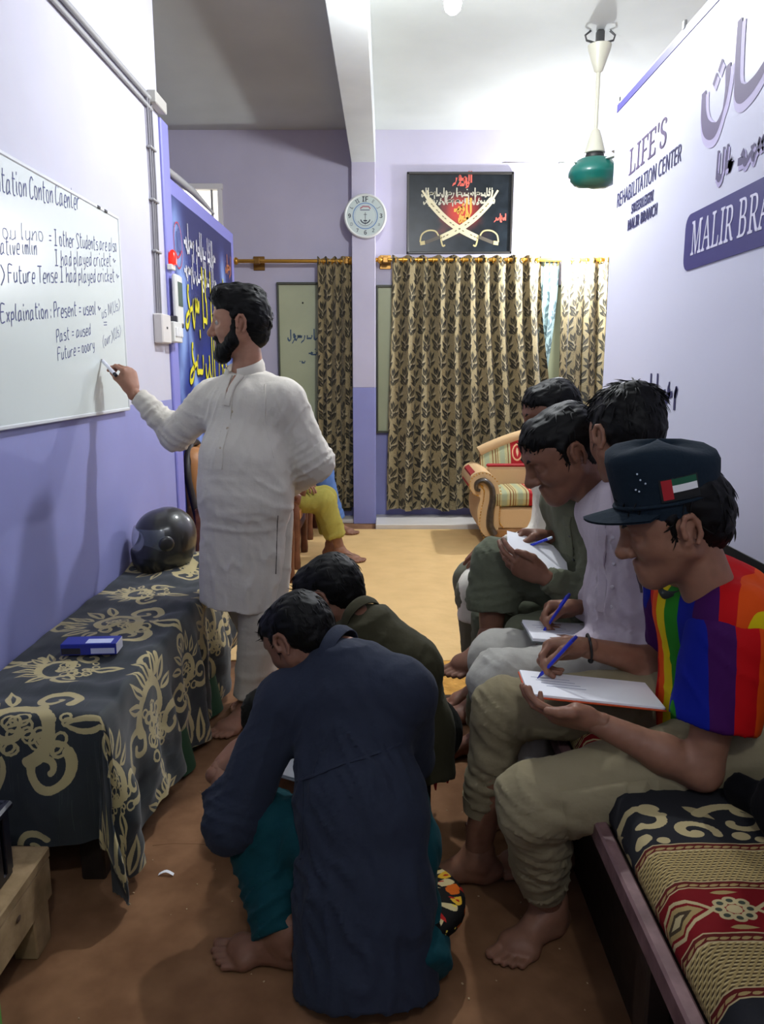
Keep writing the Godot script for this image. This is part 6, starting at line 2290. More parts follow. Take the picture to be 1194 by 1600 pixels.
	part("neck_opening", strip(g, [V.call(-0.600, 1.425, -2.9) + q, V.call(-0.612, 1.385, -2.9) + q, V.call(-0.624, 1.325, -2.9) + q], toward, 0.020, 0.0045), sk, t)
	part("lapel", strip(g, [V.call(-0.628, 1.425, -2.9) + q, V.call(-0.630, 1.38, -2.9) + q, V.call(-0.632, 1.315, -2.9) + q], toward, 0.018, 0.008), m, t)
	var lt := []
	for s in ["l", "r"]:
		lt.append(bn(P["h" + s], P["k" + s], 0.105, 0.098, 0.04))
		lt.append(bn(P["k" + s], (P["a" + s] as Vector3) + Vector3(0, 0.035, 0), 0.096, 0.060, 0.03, Vector3.ZERO, 1.0, 1))
	garment("shalwar", t, lt, 0.010, cloth(Color(0.76, 0.735, 0.69), 0.85, 0.3), leg_folds(P, "l", 0.007) + leg_folds(P, "r", 0.006), 0.010, 102)
	pen(P, "r", "white board marker with dark cap in the standing man's hand", sm(Color(0.85, 0.85, 0.90), 0.3), sm(Color(0.05, 0.05, 0.12), 0.4), "", Vector3(0.62, -0.48, 0.60), "board_marker", 0.0075, 0.135, 0.062, Vector3(0.0, 0.012, 0.022))

func rainbow_tex(order: Array) -> ImageTexture:
	var cols := {"r": Color(0.70, 0.05, 0.07), "o": Color(0.80, 0.28, 0.05), "y": Color(0.78, 0.68, 0.04), "g": Color(0.12, 0.45, 0.10), "b": Color(0.05, 0.10, 0.50), "p": Color(0.24, 0.06, 0.30)}
	var p := Paint.new(768, 16, Color.BLACK)
	var n := order.size()
	for i in n:
		p.im.fill_rect(Rect2i(int(768.0 * i / n), 0, int(768.0 / n) + 1, 16), cols[order[i]])
	return ImageTexture.create_from_image(p.im)

func rainbow_boy(sk: Material) -> void:
	var V := func(x, y, z): return Vector3(x, y, z)
	var P := {
		"base": Vector3(0.80, 0.0, -1.74), "label": "seated boy in rainbow striped shirt and dark cap writing in a notebook", "skin": sk, "cell": 0.009, "arm": 1.02, "group": "students on the right bench",
		"pelvis": V.call(0.83, 0.60, -1.76), "chest": V.call(0.79, 0.87, -1.75), "neck": V.call(0.715, 0.985, -1.73), "head": V.call(0.632, 1.118, -1.66), "face": Vector3(-0.93, -0.32, -0.10), "eyes": false, "hs": 1.10, "hair": "short",
		"sl": V.call(0.755, 0.915, -1.595), "sr": V.call(0.76, 0.92, -1.91), "el": V.call(0.695, 0.585, -1.555), "wl": V.call(0.468, 0.674, -1.612), "er": V.call(0.80, 0.66, -1.95), "wr": V.call(0.505, 0.752, -1.875),
		"hl": V.call(0.80, 0.58, -1.66), "hr": V.call(0.80, 0.60, -1.88), "kl": V.call(0.345, 0.465, -1.63), "kr": V.call(0.315, 0.555, -1.93), "al": V.call(0.425, 0.087, -1.775), "ar": V.call(0.262, 0.095, -1.975), "fl": Vector3(-0.80, 0, 0.62), "fr": Vector3(-1, -0.06, 0.06),
		"handl": ["hold", Vector3(-0.95, 0.12, -0.16), Vector3(-0.1, -0.75, 0.60)], "handr": ["write", Vector3(-0.98, -0.04, 0.05), Vector3(0.05, 0.72, -0.70)],
	}
	var t := person(P)
	var q := -t.position
	var X: Vector3 = ((P.sl - P.sr) as Vector3).normalized()
	# shirt body: stripes run down the front and arch over the shoulder
	var order := ["y", "g", "b", "p", "r", "o"]
	var tm := print_mat(rainbow_tex(order), 0.75, 0.25)
	var l := [
		bn(V.call(0.73, 0.965, -1.74), V.call(0.76, 0.90, -1.745), 0.066, 0.10, 0.04, X, 1.3, 2),
		bn((P.sl as Vector3).lerp(P.sr, 0.02), (P.sr as Vector3).lerp(P.sl, 0.02), 0.086, 0.086, 0.05),
		bn(V.call(0.79, 0.88, -1.75), V.call(0.83, 0.60, -1.76), 0.132, 0.150, 0.06, X, 1.22),
		bn(V.call(0.83, 0.62, -1.76), V.call(0.84, 0.50, -1.76), 0.150, 0.150, 0.03, X, 1.2, 1),
	]
	var g := Field.new(l, 0.009).net()
	crease(g, [[V.call(0.68, 0.72, -1.62), Vector3(0.3, 0.95, 0.1), 0.08, 0.008, 0.14], [V.call(0.78, 0.62, -1.58), Vector3(0.6, 0.7, 0.3), 0.07, 0.009, 0.14]], 0.008, 111)
	for i in g.v.size():
		var p := g.v[i]
		var a := atan2(p.z + 1.75, -(p.x - 0.83))
		g.uv[i] = Vector2(lerpf((a / 0.27 + 0.3 * (p.y - 0.7) / 0.24) / 6.0, (1.04 - p.y) / 0.046 / 6.0 + 4.2 / 6.0, smoothstep(0.70, 0.78, p.x) * smoothstep(0.78, 0.86, p.y)), 0.5)
		g.v[i] = p + q
	part("shirt", g, tm, t)
	for s in ["l", "r"]:
		var e: Vector3 = (P["s" + s] as Vector3).lerp(P["e" + s], 0.68)
		var sg := Field.new([bn((P["s" + s] as Vector3).lerp(e, 0.16), e, 0.086, 0.084, 0.03, Vector3(1, 0, 0.2), 1.12, 1)], 0.008).net()
		crease(sg, [[(P["s" + s] as Vector3).lerp(e, 0.5), Vector3(0.3, 0.9, 0.2), 0.10, 0.005, 0.14]], 0.006, 112)
		for i in sg.v.size():
			var p := sg.v[i]
			sg.uv[i] = Vector2((p.x - 0.628) / 0.048 / 6.0 + 2.0 / 6.0, 0.5)
			sg.v[i] = p + q
		part("sleeve", sg, tm, t)
	part("neckband", collar(V.call(0.717, 0.972, -1.735) + q, Vector3(-0.42, 0.9, 0.0), Vector3(-1, -0.4, 0), 0.072, 0.018, 0.0, 0.007, 1.05), sm(Color(0.05, 0.08, 0.06), 0.8), t)
	var nn := g.normals()
	var mono := Geo.new()
	var mp := []
	for k in 17:
		var a := TAU * k / 16.0
		var h := touch(g, nn, V.call(0.62, 0.80 + 0.030 * sin(a), -1.62 + 0.014 * cos(a)) + q, Vector3(0.75, 0, -0.5).normalized())
		if h >= 0:
			mp.append(g.v[h] + nn[h] * 0.002)
	if mp.size() > 3:
		mono.tube(mp, [0.0025], 5)
		part("chest_mark", mono, sm(Color(0.10, 0.05, 0.05), 0.8), t)
	# cargo trousers
	var km := cloth(Color(0.53, 0.49, 0.385), 0.9, 0.2)
	var lt := [bn(V.call(0.86, 0.60, -1.88), V.call(0.84, 0.60, -1.64), 0.105, 0.105, 0.04)]
	lt.append(bn(P.hl, P.kl, 0.100, 0.086, 0.04))
	lt.append(bn(P.kl, V.call(0.40, 0.175, -1.745), 0.088, 0.068, 0.03, Vector3.ZERO, 1.0, 1))
	lt.append(bn(P.hr, P.kr, 0.100, 0.080, 0.04))
	lt.append(bn(P.kr, V.call(0.268, 0.27, -1.965), 0.078, 0.054, 0.03, Vector3.ZERO, 1.0, 1))
	var fl := leg_folds(P, "l", 0.010) + leg_folds(P, "r", 0.010)
	fl += [[V.call(0.40, 0.30, -1.66), Vector3(0.1, 1, 0), 0.05, 0.010, 0.10], [V.call(0.29, 0.36, -1.93), Vector3(0.1, 1, 0), 0.045, 0.010, 0.10]]
	var tg := garment("cargo_trousers", t, lt, 0.009, km, fl, 0.010, 113, Vector3(5, 7, 5))
	var face := Vector3(0.15, -0.35, -0.92).normalized()
	part("cargo_pocket", patch(tg, V.call(0.475, 0.485, -1.55) + q, Vector3(0.98, 0.16, -0.05), face, 0.075, 0.060, 0.010), km, t)
	part("pocket_flap", patch(tg, V.call(0.565, 0.480, -1.55) + q, Vector3(0.98, 0.16, -0.05), face, 0.026, 0.075, 0.014), km, t)
	button(t, tg, tg.normals(), V.call(0.60, 0.46, -1.4) + q, face, sm(Color(0.62, 0.58, 0.47), 0.4), 0.010)
	part("ankle_cuff", Geo.new().tube([V.call(0.398, 0.19, -1.742) + q, V.call(0.407, 0.148, -1.752) + q], [0.066, 0.054], 20), km, t)
	part("ankle_cuff", Geo.new().tube([V.call(0.270, 0.285, -1.963) + q, V.call(0.266, 0.235, -1.967) + q], [0.055, 0.047], 20), km, t)
	cap(t, P)
	var hx := hand_xf(P, "r")
	var br := Geo.new()
	var ring := []
	for k in 25:
		var a := TAU * k / 24.0
		ring.append(hx * Vector3(cos(a) * 0.034, sin(a) * 0.030, -0.018 + 0.006 * cos(a)) + q)
	br.tube(ring, [0.0036], 6)
	br.ball(hx * Vector3(-0.02, -0.03, -0.02) + q, Vector3.ONE * 0.008, 8, 6)
	part("bracelet", br, M.black, t)
	notebook(V.call(0.322, 0.700, -1.70), V.call(0.358, 0.690, -1.86), V.call(0.640, 0.672, -1.685), "open notebook with orange cover edge on the rainbow-shirted boy's lap", 0.008, sm(Color(0.78, 0.30, 0.12), 0.5))
	pen(P, "r", "blue ballpoint pen in the rainbow-shirted boy's hand", M.pen_blue, sm(Color(0.04, 0.10, 0.55), 0.3), "blue ballpoint pens", Vector3(0.55, 0.72, 0.10))

func cap(t: Node3D, P: Dictionary) -> void:
	var hx := Transform3D(look(P.face, Vector3.UP) * Basis.from_scale(Vector3.ONE * P.hs), P.head - t.position)
	var tilt := Basis(Vector3.RIGHT, -0.10)
	var cx := hx * Transform3D(tilt, Vector3(0, 0.074, -0.006))
	var m := cloth(Color(0.085, 0.13, 0.17), 0.9, 0.3, 0.12)
	var g := Geo.new()
	var rings := []
	for q in [[0.089, -0.048], [0.0915, -0.03], [0.093, 0.0], [0.096, 0.030], [0.098, 0.055], [0.094, 0.072], [0.080, 0.082], [0.045, 0.090], [0.002, 0.093]]:
		var r := PackedVector3Array()
		for k in 40:
			var a := TAU * k / 40.0
			var w := 1.0 + 0.012 * sin(a * 5.0 + q[1] * 40.0) * smoothstep(0.0, 0.06, q[1])
			r.append(cx * Vector3(cos(a) * q[0] * 0.90 * w, q[1] + 0.006 * sin(a * 3.0 + 1.0) * smoothstep(0.02, 0.09, q[1]) + 0.020 * sin(a) * (q[0] / 0.098) * smoothstep(-0.01, 0.07, q[1]), sin(a) * q[0] * 1.10 * w))
		rings.append(r)
	g.loft(rings, true, false, true)
	part("cap_crown", g, m, t)
	var band := Geo.new()
	var br := []
	for k in 41:
		var a := TAU * k / 40.0
		br.append(cx * Vector3(cos(a) * 0.0845, -0.018, sin(a) * 0.1035))
	band.tube(br, [0.004], 6)
	part("cap_seam", band, m, t)
	var v := Geo.new()
	for s in 2:
		v.sheet(20, 6, func(u, w):
			var a := lerpf(0.35, PI - 0.35, u)
			return cx * Vector3(cos(a) * (0.084 + 0.012 * w), -0.020 - 0.006 * w - 0.014 * absf(cos(a)) - 0.004 * s, sin(a) * (0.100 + 0.068 * w)))
	part("cap_visor", v, m, t)
	# small flag patch sewn on the side that faces the aisle
	var fx := cx * Transform3D(Basis(), Vector3.ZERO)
	var patch := func(a0: float, a1: float, y0: float, y1: float, c: Color, lift: float) -> void:
		var pg := Geo.new()
		pg.sheet(8, 4, func(u, w):
			var a := lerpf(a0, a1, u)
			var r := 0.096 + lift
			return fx * Vector3(cos(a) * r * 0.90, lerpf(y0, y1, w), sin(a) * r * 1.10))
		part("flag_patch", pg, sm(c, 0.8), t)
	patch.call(0.28, -0.42, -0.012, 0.032, Color(0.03, 0.05, 0.06), 0.0005)
	patch.call(0.24, 0.06, -0.008, 0.030, Color(0.60, 0.06, 0.10), 0.002)
	patch.call(0.06, -0.38, 0.0175, 0.030, Color(0.04, 0.30, 0.20), 0.002)
	patch.call(0.06, -0.38, 0.004, 0.0175, Color(0.85, 0.85, 0.85), 0.002)
	patch.call(0.06, -0.38, -0.008, 0.004, Color(0.02, 0.02, 0.02), 0.002)
	var sp := Geo.new()
	for k in [[0.62, 0.05], [0.58, 0.038], [0.70, 0.02], [0.64, 0.016], [0.5, 0.03]]:
		sp.ball(cx * Vector3(cos(k[0]) * 0.0875, k[1], sin(k[0]) * 0.107), Vector3.ONE * 0.0022, 6, 4)
	part("paint_fleck", sp, sm(Color(0.75, 0.8, 0.85), 0.8), t)

# a, b along one short edge, c next to a along the long edge
func notebook(a: Vector3, b: Vector3, c: Vector3, label: String, thick: float, cover: Material, called := "notebook") -> void:
	var t := thing(called, label, "notebook", a)
	var u := c - a
	var w := b - a
	var n := w.cross(u).normalized()
	if n.y < 0.0:
		n = -n
	var q := Basis(u.normalized(), n, u.normalized().cross(n))
	var ctr := (u + w) * 0.5
	var s := Vector3(u.length(), thick, w.length())
	part("cover", Geo.new().box(ctr - n * thick * 0.5, s + Vector3(0.006, -thick * 0.5, 0.006), 0.001, q), cover, t)
	part("pages", Geo.new().box(ctr + n * thick * 0.1, Vector3(s.x, thick * 0.8, s.z), 0.001, q), M.paper, t)
	var lines := Geo.new()
	for k in 4:
		lines.box(ctr + n * (thick * 0.5 + 0.0004) + q * Vector3(-s.x * 0.28 + 0.01 * k, 0, (k - 2.0) * 0.018), Vector3(s.x * 0.3, 0.0004, 0.0012), 0.0, q)
	part("handwriting", lines, sm(Color(0.45, 0.47, 0.62), 0.8), t)

func second_man(sk: Material) -> void:
	var V := func(x, y, z): return Vector3(x, y, z)
	var P := {
		"base": Vector3(0.80, 0.0, -2.16), "label": "seated young man in pale lilac shirt with spiky black hair, beside the capped boy", "skin": sk, "cell": 0.013, "arm": 0.88, "group": "students on the right bench",
		"pelvis": V.call(0.84, 0.62, -2.18), "chest": V.call(0.715, 0.92, -2.16), "neck": V.call(0.69, 1.12, -2.12), "head": V.call(0.650, 1.272, -2.09), "face": Vector3(-0.25, -0.22, -0.95), "hs": 1.06, "hair": "spiky",
		"sl": V.call(0.765, 1.02, -2.0), "sr": V.call(0.665, 1.02, -2.31), "el": V.call(0.80, 0.70, -1.985), "wl": V.call(0.600, 0.672, -2.07), "er": V.call(0.745, 0.735, -2.36), "wr": V.call(0.585, 0.738, -2.255),
		"hl": V.call(0.83, 0.60, -2.08), "hr": V.call(0.83, 0.60, -2.27), "kl": V.call(0.33, 0.575, -2.07), "kr": V.call(0.36, 0.56, -2.27), "al": V.call(0.49, 0.087, -2.04), "ar": V.call(0.45, 0.087, -2.25), "fl": Vector3(-1, 0, 0.1), "fr": Vector3(-1, 0, 0),
		"handl": ["flat", Vector3(-0.96, 0.05, -0.12), Vector3(0.05, 0.9, 0.4)], "handr": ["write", Vector3(-0.97, -0.03, 0.1), Vector3(0.1, 0.72, -0.68)],
	}
	var t := person(P)
	var q := -t.position
	var X: Vector3 = ((P.sl - P.sr) as Vector3).normalized()
	var m := cloth(Color(0.77, 0.725, 0.76), 0.8, 0.3)
	var l := [
		bn(P.sl, P.sr, 0.075, 0.075, 0.05),
		bn(V.call(0.705, 1.0, -2.15), V.call(0.745, 0.76, -2.165), 0.118, 0.135, 0.06, X, 1.3),
		bn(V.call(0.745, 0.78, -2.165), V.call(0.80, 0.58, -2.17), 0.140, 0.150, 0.05, X, 1.2),
		bn(V.call(0.78, 0.62, -2.13), V.call(0.60, 0.60, -2.12), 0.12, 0.10, 0.06),
	]
	l.append_array(yoke(P))
	l.append_array(sleeve(P, "l", 0.075, 0.068, 0.043, 0.98))
	l.append_array(sleeve(P, "r", 0.075, 0.066, 0.042, 0.92))
	var folds := arm_folds(P, "l", 0.008) + arm_folds(P, "r", 0.007)
	folds += [[V.call(0.60, 0.86, -2.10), Vector3(0.2, 0.2, 0.95), 0.07, 0.010, 0.16], [V.call(0.62, 0.74, -2.08), Vector3(0.3, 0.9, 0.3), 0.07, 0.010, 0.12], [V.call(0.62, 1.0, -2.05), Vector3(0.1, 0.3, 0.95), 0.06, 0.007, 0.12]]
	var g := garment("shirt", t, l, 0.0095, m, folds, 0.010, 121)
	var dir := Vector3(0.70, -0.05, -0.70).normalized()
	part("placket", strip(g, [V.call(0.57, 1.05, -2.05) + q, V.call(0.56, 0.90, -2.05) + q, V.call(0.57, 0.78, -2.05) + q], dir, 0.03, 0.003), m, t)
	part("pocket_edge", strip(g, [V.call(0.61, 0.93, -1.95) + q, V.call(0.635, 0.86, -1.95) + q], dir, 0.006, 0.004, 6), sm(Color(0.35, 0.31, 0.35), 0.9), t)
	var nn := g.normals()
	for y in [1.0, 0.93, 0.86, 0.80]:
		button(t, g, nn, V.call(0.565, y, -2.0) + q, dir, sm(Color(0.8, 0.78, 0.8), 0.3))
	stand_collar(P, t, m)
	var lt := [bn(V.call(0.84, 0.60, -2.08), V.call(0.84, 0.60, -2.27), 0.11, 0.11, 0.04)]
	for s in ["l", "r"]:
		lt.append(bn(P["h" + s], P["k" + s], 0.105, 0.092, 0.04))
		lt.append(bn(P["k" + s], (P["a" + s] as Vector3) + Vector3(0, 0.03, 0), 0.092, 0.075, 0.03, Vector3.ZERO, 1.0, 1))
	garment("shalwar", t, lt, 0.011, cloth(Color(0.66, 0.65, 0.62), 0.85, 0.3), leg_folds(P, "l", 0.010), 0.012, 122)
	notebook(V.call(0.405, 0.690, -2.10), V.call(0.44, 0.685, -2.27), V.call(0.70, 0.668, -2.10), "grey-edged notepad under the lilac-shirted man's hands", 0.012, sm(Color(0.35, 0.37, 0.36), 0.5))
	pen(P, "r", "blue ballpoint pen in the lilac-shirted man's hand", M.pen_blue, sm(Color(0.04, 0.10, 0.55), 0.3), "blue ballpoint pens", Vector3(0.50, 0.80, 0.0))

func third_man(sk: Material) -> void:
	var V := func(x, y, z): return Vector3(x, y, z)
	var P := {
		"base": Vector3(0.80, 0.0, -2.52), "label": "seated man in grey green kameez with bare foot crossed over his knee", "skin": sk, "cell": 0.011, "arm": 0.88, "group": "students on the right bench",
		"pelvis": V.call(0.85, 0.62, -2.56), "chest": V.call(0.70, 0.90, -2.48), "neck": V.call(0.615, 1.07, -2.42), "head": V.call(0.530, 1.205, -2.30), "face": Vector3(-0.86, -0.48, 0.10), "eyes": false, "hs": 1.16, "hair": "short",
		"sl": V.call(0.73, 0.98, -2.35), "sr": V.call(0.62, 1.0, -2.62), "el": V.call(0.635, 0.735, -2.335), "wl": V.call(0.490, 0.815, -2.325), "er": V.call(0.665, 0.80, -2.62), "wr": V.call(0.545, 0.893, -2.545),
		"hl": V.call(0.82, 0.62, -2.47), "hr": V.call(0.82, 0.60, -2.66), "kl": V.call(0.375, 0.815, -2.52), "kr": V.call(0.40, 0.56, -2.66), "al": V.call(0.355, 0.560, -2.48), "ar": V.call(0.37, 0.087, -2.72), "fl": Vector3(-0.94, -0.30, 0.20), "fr": Vector3(-1, 0, 0), "ful": Vector3(-0.25, 0.93, 0.15),
		"handl": ["hold", Vector3(-0.86, 0.44, -0.15), Vector3(-0.35, -0.35, 0.85)], "handr": ["write", Vector3(-0.97, 0.05, 0.12), Vector3(0.05, 0.75, -0.66)],
	}
	var t := person(P)
	var q := -t.position
	var X: Vector3 = ((P.sl - P.sr) as Vector3).normalized()
	var m := cloth(Color(0.375, 0.385, 0.315), 0.88, 0.25)
	var l := [
		bn(P.sl, P.sr, 0.072, 0.072, 0.05),
		bn(V.call(0.68, 0.95, -2.48), V.call(0.76, 0.72, -2.52), 0.120, 0.135, 0.06, X, 1.25),
		bn(V.call(0.76, 0.74, -2.52), V.call(0.82, 0.58, -2.55), 0.140, 0.150, 0.05, X, 1.2),
		bn(V.call(0.70, 0.60, -2.42), V.call(0.46, 0.60, -2.38), 0.10, 0.075, 0.05),
	]
	l.append_array(yoke(P))
	l.append_array(sleeve(P, "l", 0.072, 0.064, 0.042, 0.92))
	l.append_array(sleeve(P, "r", 0.072, 0.062, 0.041, 0.90))
	var folds := arm_folds(P, "l", 0.008) + arm_folds(P, "r", 0.007)
	folds += [[V.call(0.45, 0.56, -2.32), Vector3(0.2, 0.95, 0.1), 0.03, 0.007, 0.09], [V.call(0.62, 0.85, -2.36), Vector3(0.5, 0.8, 0.2), 0.08, 0.008, 0.14]]
	var g := garment("kameez", t, l, 0.0095, m, folds, 0.010, 131)
	var dir := Vector3(0.80, 0.0, -0.6).normalized()
	var nn := g.normals()
	part("placket", strip(g, [V.call(0.56, 1.0, -2.36) + q, V.call(0.57, 0.86, -2.4) + q], dir, 0.03, 0.003), m, t)
	for y in [0.97, 0.93, 0.89, 0.85]:
		button(t, g, nn, V.call(0.56, y, -2.37) + q, dir, sm(Color(0.12, 0.12, 0.10), 0.4))
	stand_collar(P, t, m)
	var lt := [bn(V.call(0.84, 0.60, -2.47), V.call(0.84, 0.60, -2.66), 0.11, 0.11, 0.04)]
	lt.append(bn(P.hl, P.kl, 0.100, 0.076, 0.04))
	lt.append(bn(P.kl, (P.kl as Vector3).lerp(P.al, 0.66), 0.078, 0.080, 0.03, Vector3(1, 0, 0.2), 1.1, 1))
	lt.append(bn(P.hr, P.kr, 0.105, 0.085, 0.04))
	lt.append(bn(P.kr, (P.ar as Vector3) + Vector3(0, 0.04, 0), 0.085, 0.065, 0.03, Vector3.ZERO, 1.0, 1))
	garment("shalwar", t, lt, 0.010, cloth(Color(0.36, 0.375, 0.31), 0.88, 0.25), leg_folds(P, "l", 0.010) + leg_folds(P, "r", 0.008), 0.012, 132)
	var pg := Geo.new()
	pg.sheet(14, 6, func(u, w): return V.call(0.385, 0.868, -2.345) + Vector3(0.20, -0.075, -0.02) * u + Vector3(0.02, 0.055, -0.16) * w + Vector3(0, 0.008 * sin(u * 3.0), 0))
	pg.sheet(14, 6, func(u, w): return V.call(0.385, 0.864, -2.345) + Vector3(0.20, -0.075, -0.02) * u + Vector3(0.02, 0.055, -0.16) * w + Vector3(0, 0.008 * sin(u * 3.0), 0))
	solo("paper_pad", pg, M.paper, "bent white writing paper in the grey-green-clad man's hands", "paper")
	pen(P, "r", "blue and white pen in the grey-green-clad man's hand", sm(Color(0.10, 0.20, 0.80), 0.3), sm(Color(0.75, 0.8, 0.9), 0.3), "blue ballpoint pens", Vector3(0.88, 0.36, 0.05))

func fourth_man(sk: Material) -> void:
	var V := func(x, y, z): return Vector3(x, y, z)
	var P := {
		"base": Vector3(0.80, 0.0, -3.06), "label": "man in white kameez seated farthest along the bench, mostly hidden", "skin": sk, "cell": 0.014, "arm": 0.88, "group": "students on the right bench",
		"pelvis": V.call(0.86, 0.62, -3.1), "chest": V.call(0.74, 0.92, -3.04), "neck": V.call(0.69, 1.12, -3.02), "head": V.call(0.640, 1.285, -3.0), "face": Vector3(-0.92, -0.35, 0.1), "eyes": false, "hs": 1.04, "hair": "short",
		"sl": V.call(0.76, 1.0, -2.88), "sr": V.call(0.70, 1.0, -3.19), "el": V.call(0.66, 0.74, -2.90), "wl": V.call(0.48, 0.73, -2.98), "er": V.call(0.68, 0.75, -3.2), "wr": V.call(0.5, 0.72, -3.14),
		"hl": V.call(0.83, 0.60, -3.0), "hr": V.call(0.83, 0.60, -3.18), "kl": V.call(0.37, 0.56, -3.0), "kr": V.call(0.38, 0.56, -3.2), "al": V.call(0.40, 0.087, -3.06), "ar": V.call(0.42, 0.087, -3.2), "fl": Vector3(-0.9, 0, 0.4), "fr": Vector3(-0.9, 0, 0.3),
		"handl": ["flat", Vector3(-0.9, -0.1, -0.2), Vector3(0, 0.9, 0.3)], "handr": ["flat", Vector3(-0.9, -0.1, 0.2), Vector3(0, 0.9, 0.3)],
	}
	var t := person(P)
	var q := -t.position
	var X: Vector3 = ((P.sl - P.sr) as Vector3).normalized()
	var m := cloth(Color(0.84, 0.82, 0.77), 0.85, 0.3)
	var l := [
		bn(P.sl, P.sr, 0.075, 0.075, 0.05),
		bn(V.call(0.72, 0.98, -3.04), V.call(0.78, 0.62, -3.08), 0.120, 0.150, 0.06, X, 1.25),
		bn(V.call(0.76, 0.60, -3.03), V.call(0.385, 0.585, -3.0), 0.115, 0.088, 0.06),
		bn(V.call(0.385, 0.57, -3.0), V.call(0.375, 0.45, -3.0), 0.086, 0.084, 0.04, Vector3.ZERO, 1.0, 1),
	]
	l.append_array(yoke(P))
	l.append_array(sleeve(P, "l", 0.075, 0.068, 0.045, 0.95))
	l.append_array(sleeve(P, "r", 0.075, 0.068, 0.045, 0.95))
	garment("kameez", t, l, 0.011, m, arm_folds(P, "l", 0.009) + [[V.call(0.62, 0.85, -2.95), Vector3(0.2, 0.2, 0.95), 0.06, 0.010, 0.2]], 0.012, 141)
	stand_collar(P, t, m)
	var lt := []
	for s in ["l", "r"]:
		lt.append(bn(P["h" + s], P["k" + s], 0.10, 0.080, 0.04))
		lt.append(bn(P["k" + s], (P["a" + s] as Vector3) + Vector3(0, 0.04, 0), 0.080, 0.060, 0.03, Vector3.ZERO, 1.0, 1))
	garment("shalwar", t, lt, 0.012, cloth(Color(0.40, 0.40, 0.345), 0.88, 0.25), leg_folds(P, "l", 0.009), 0.012, 142)

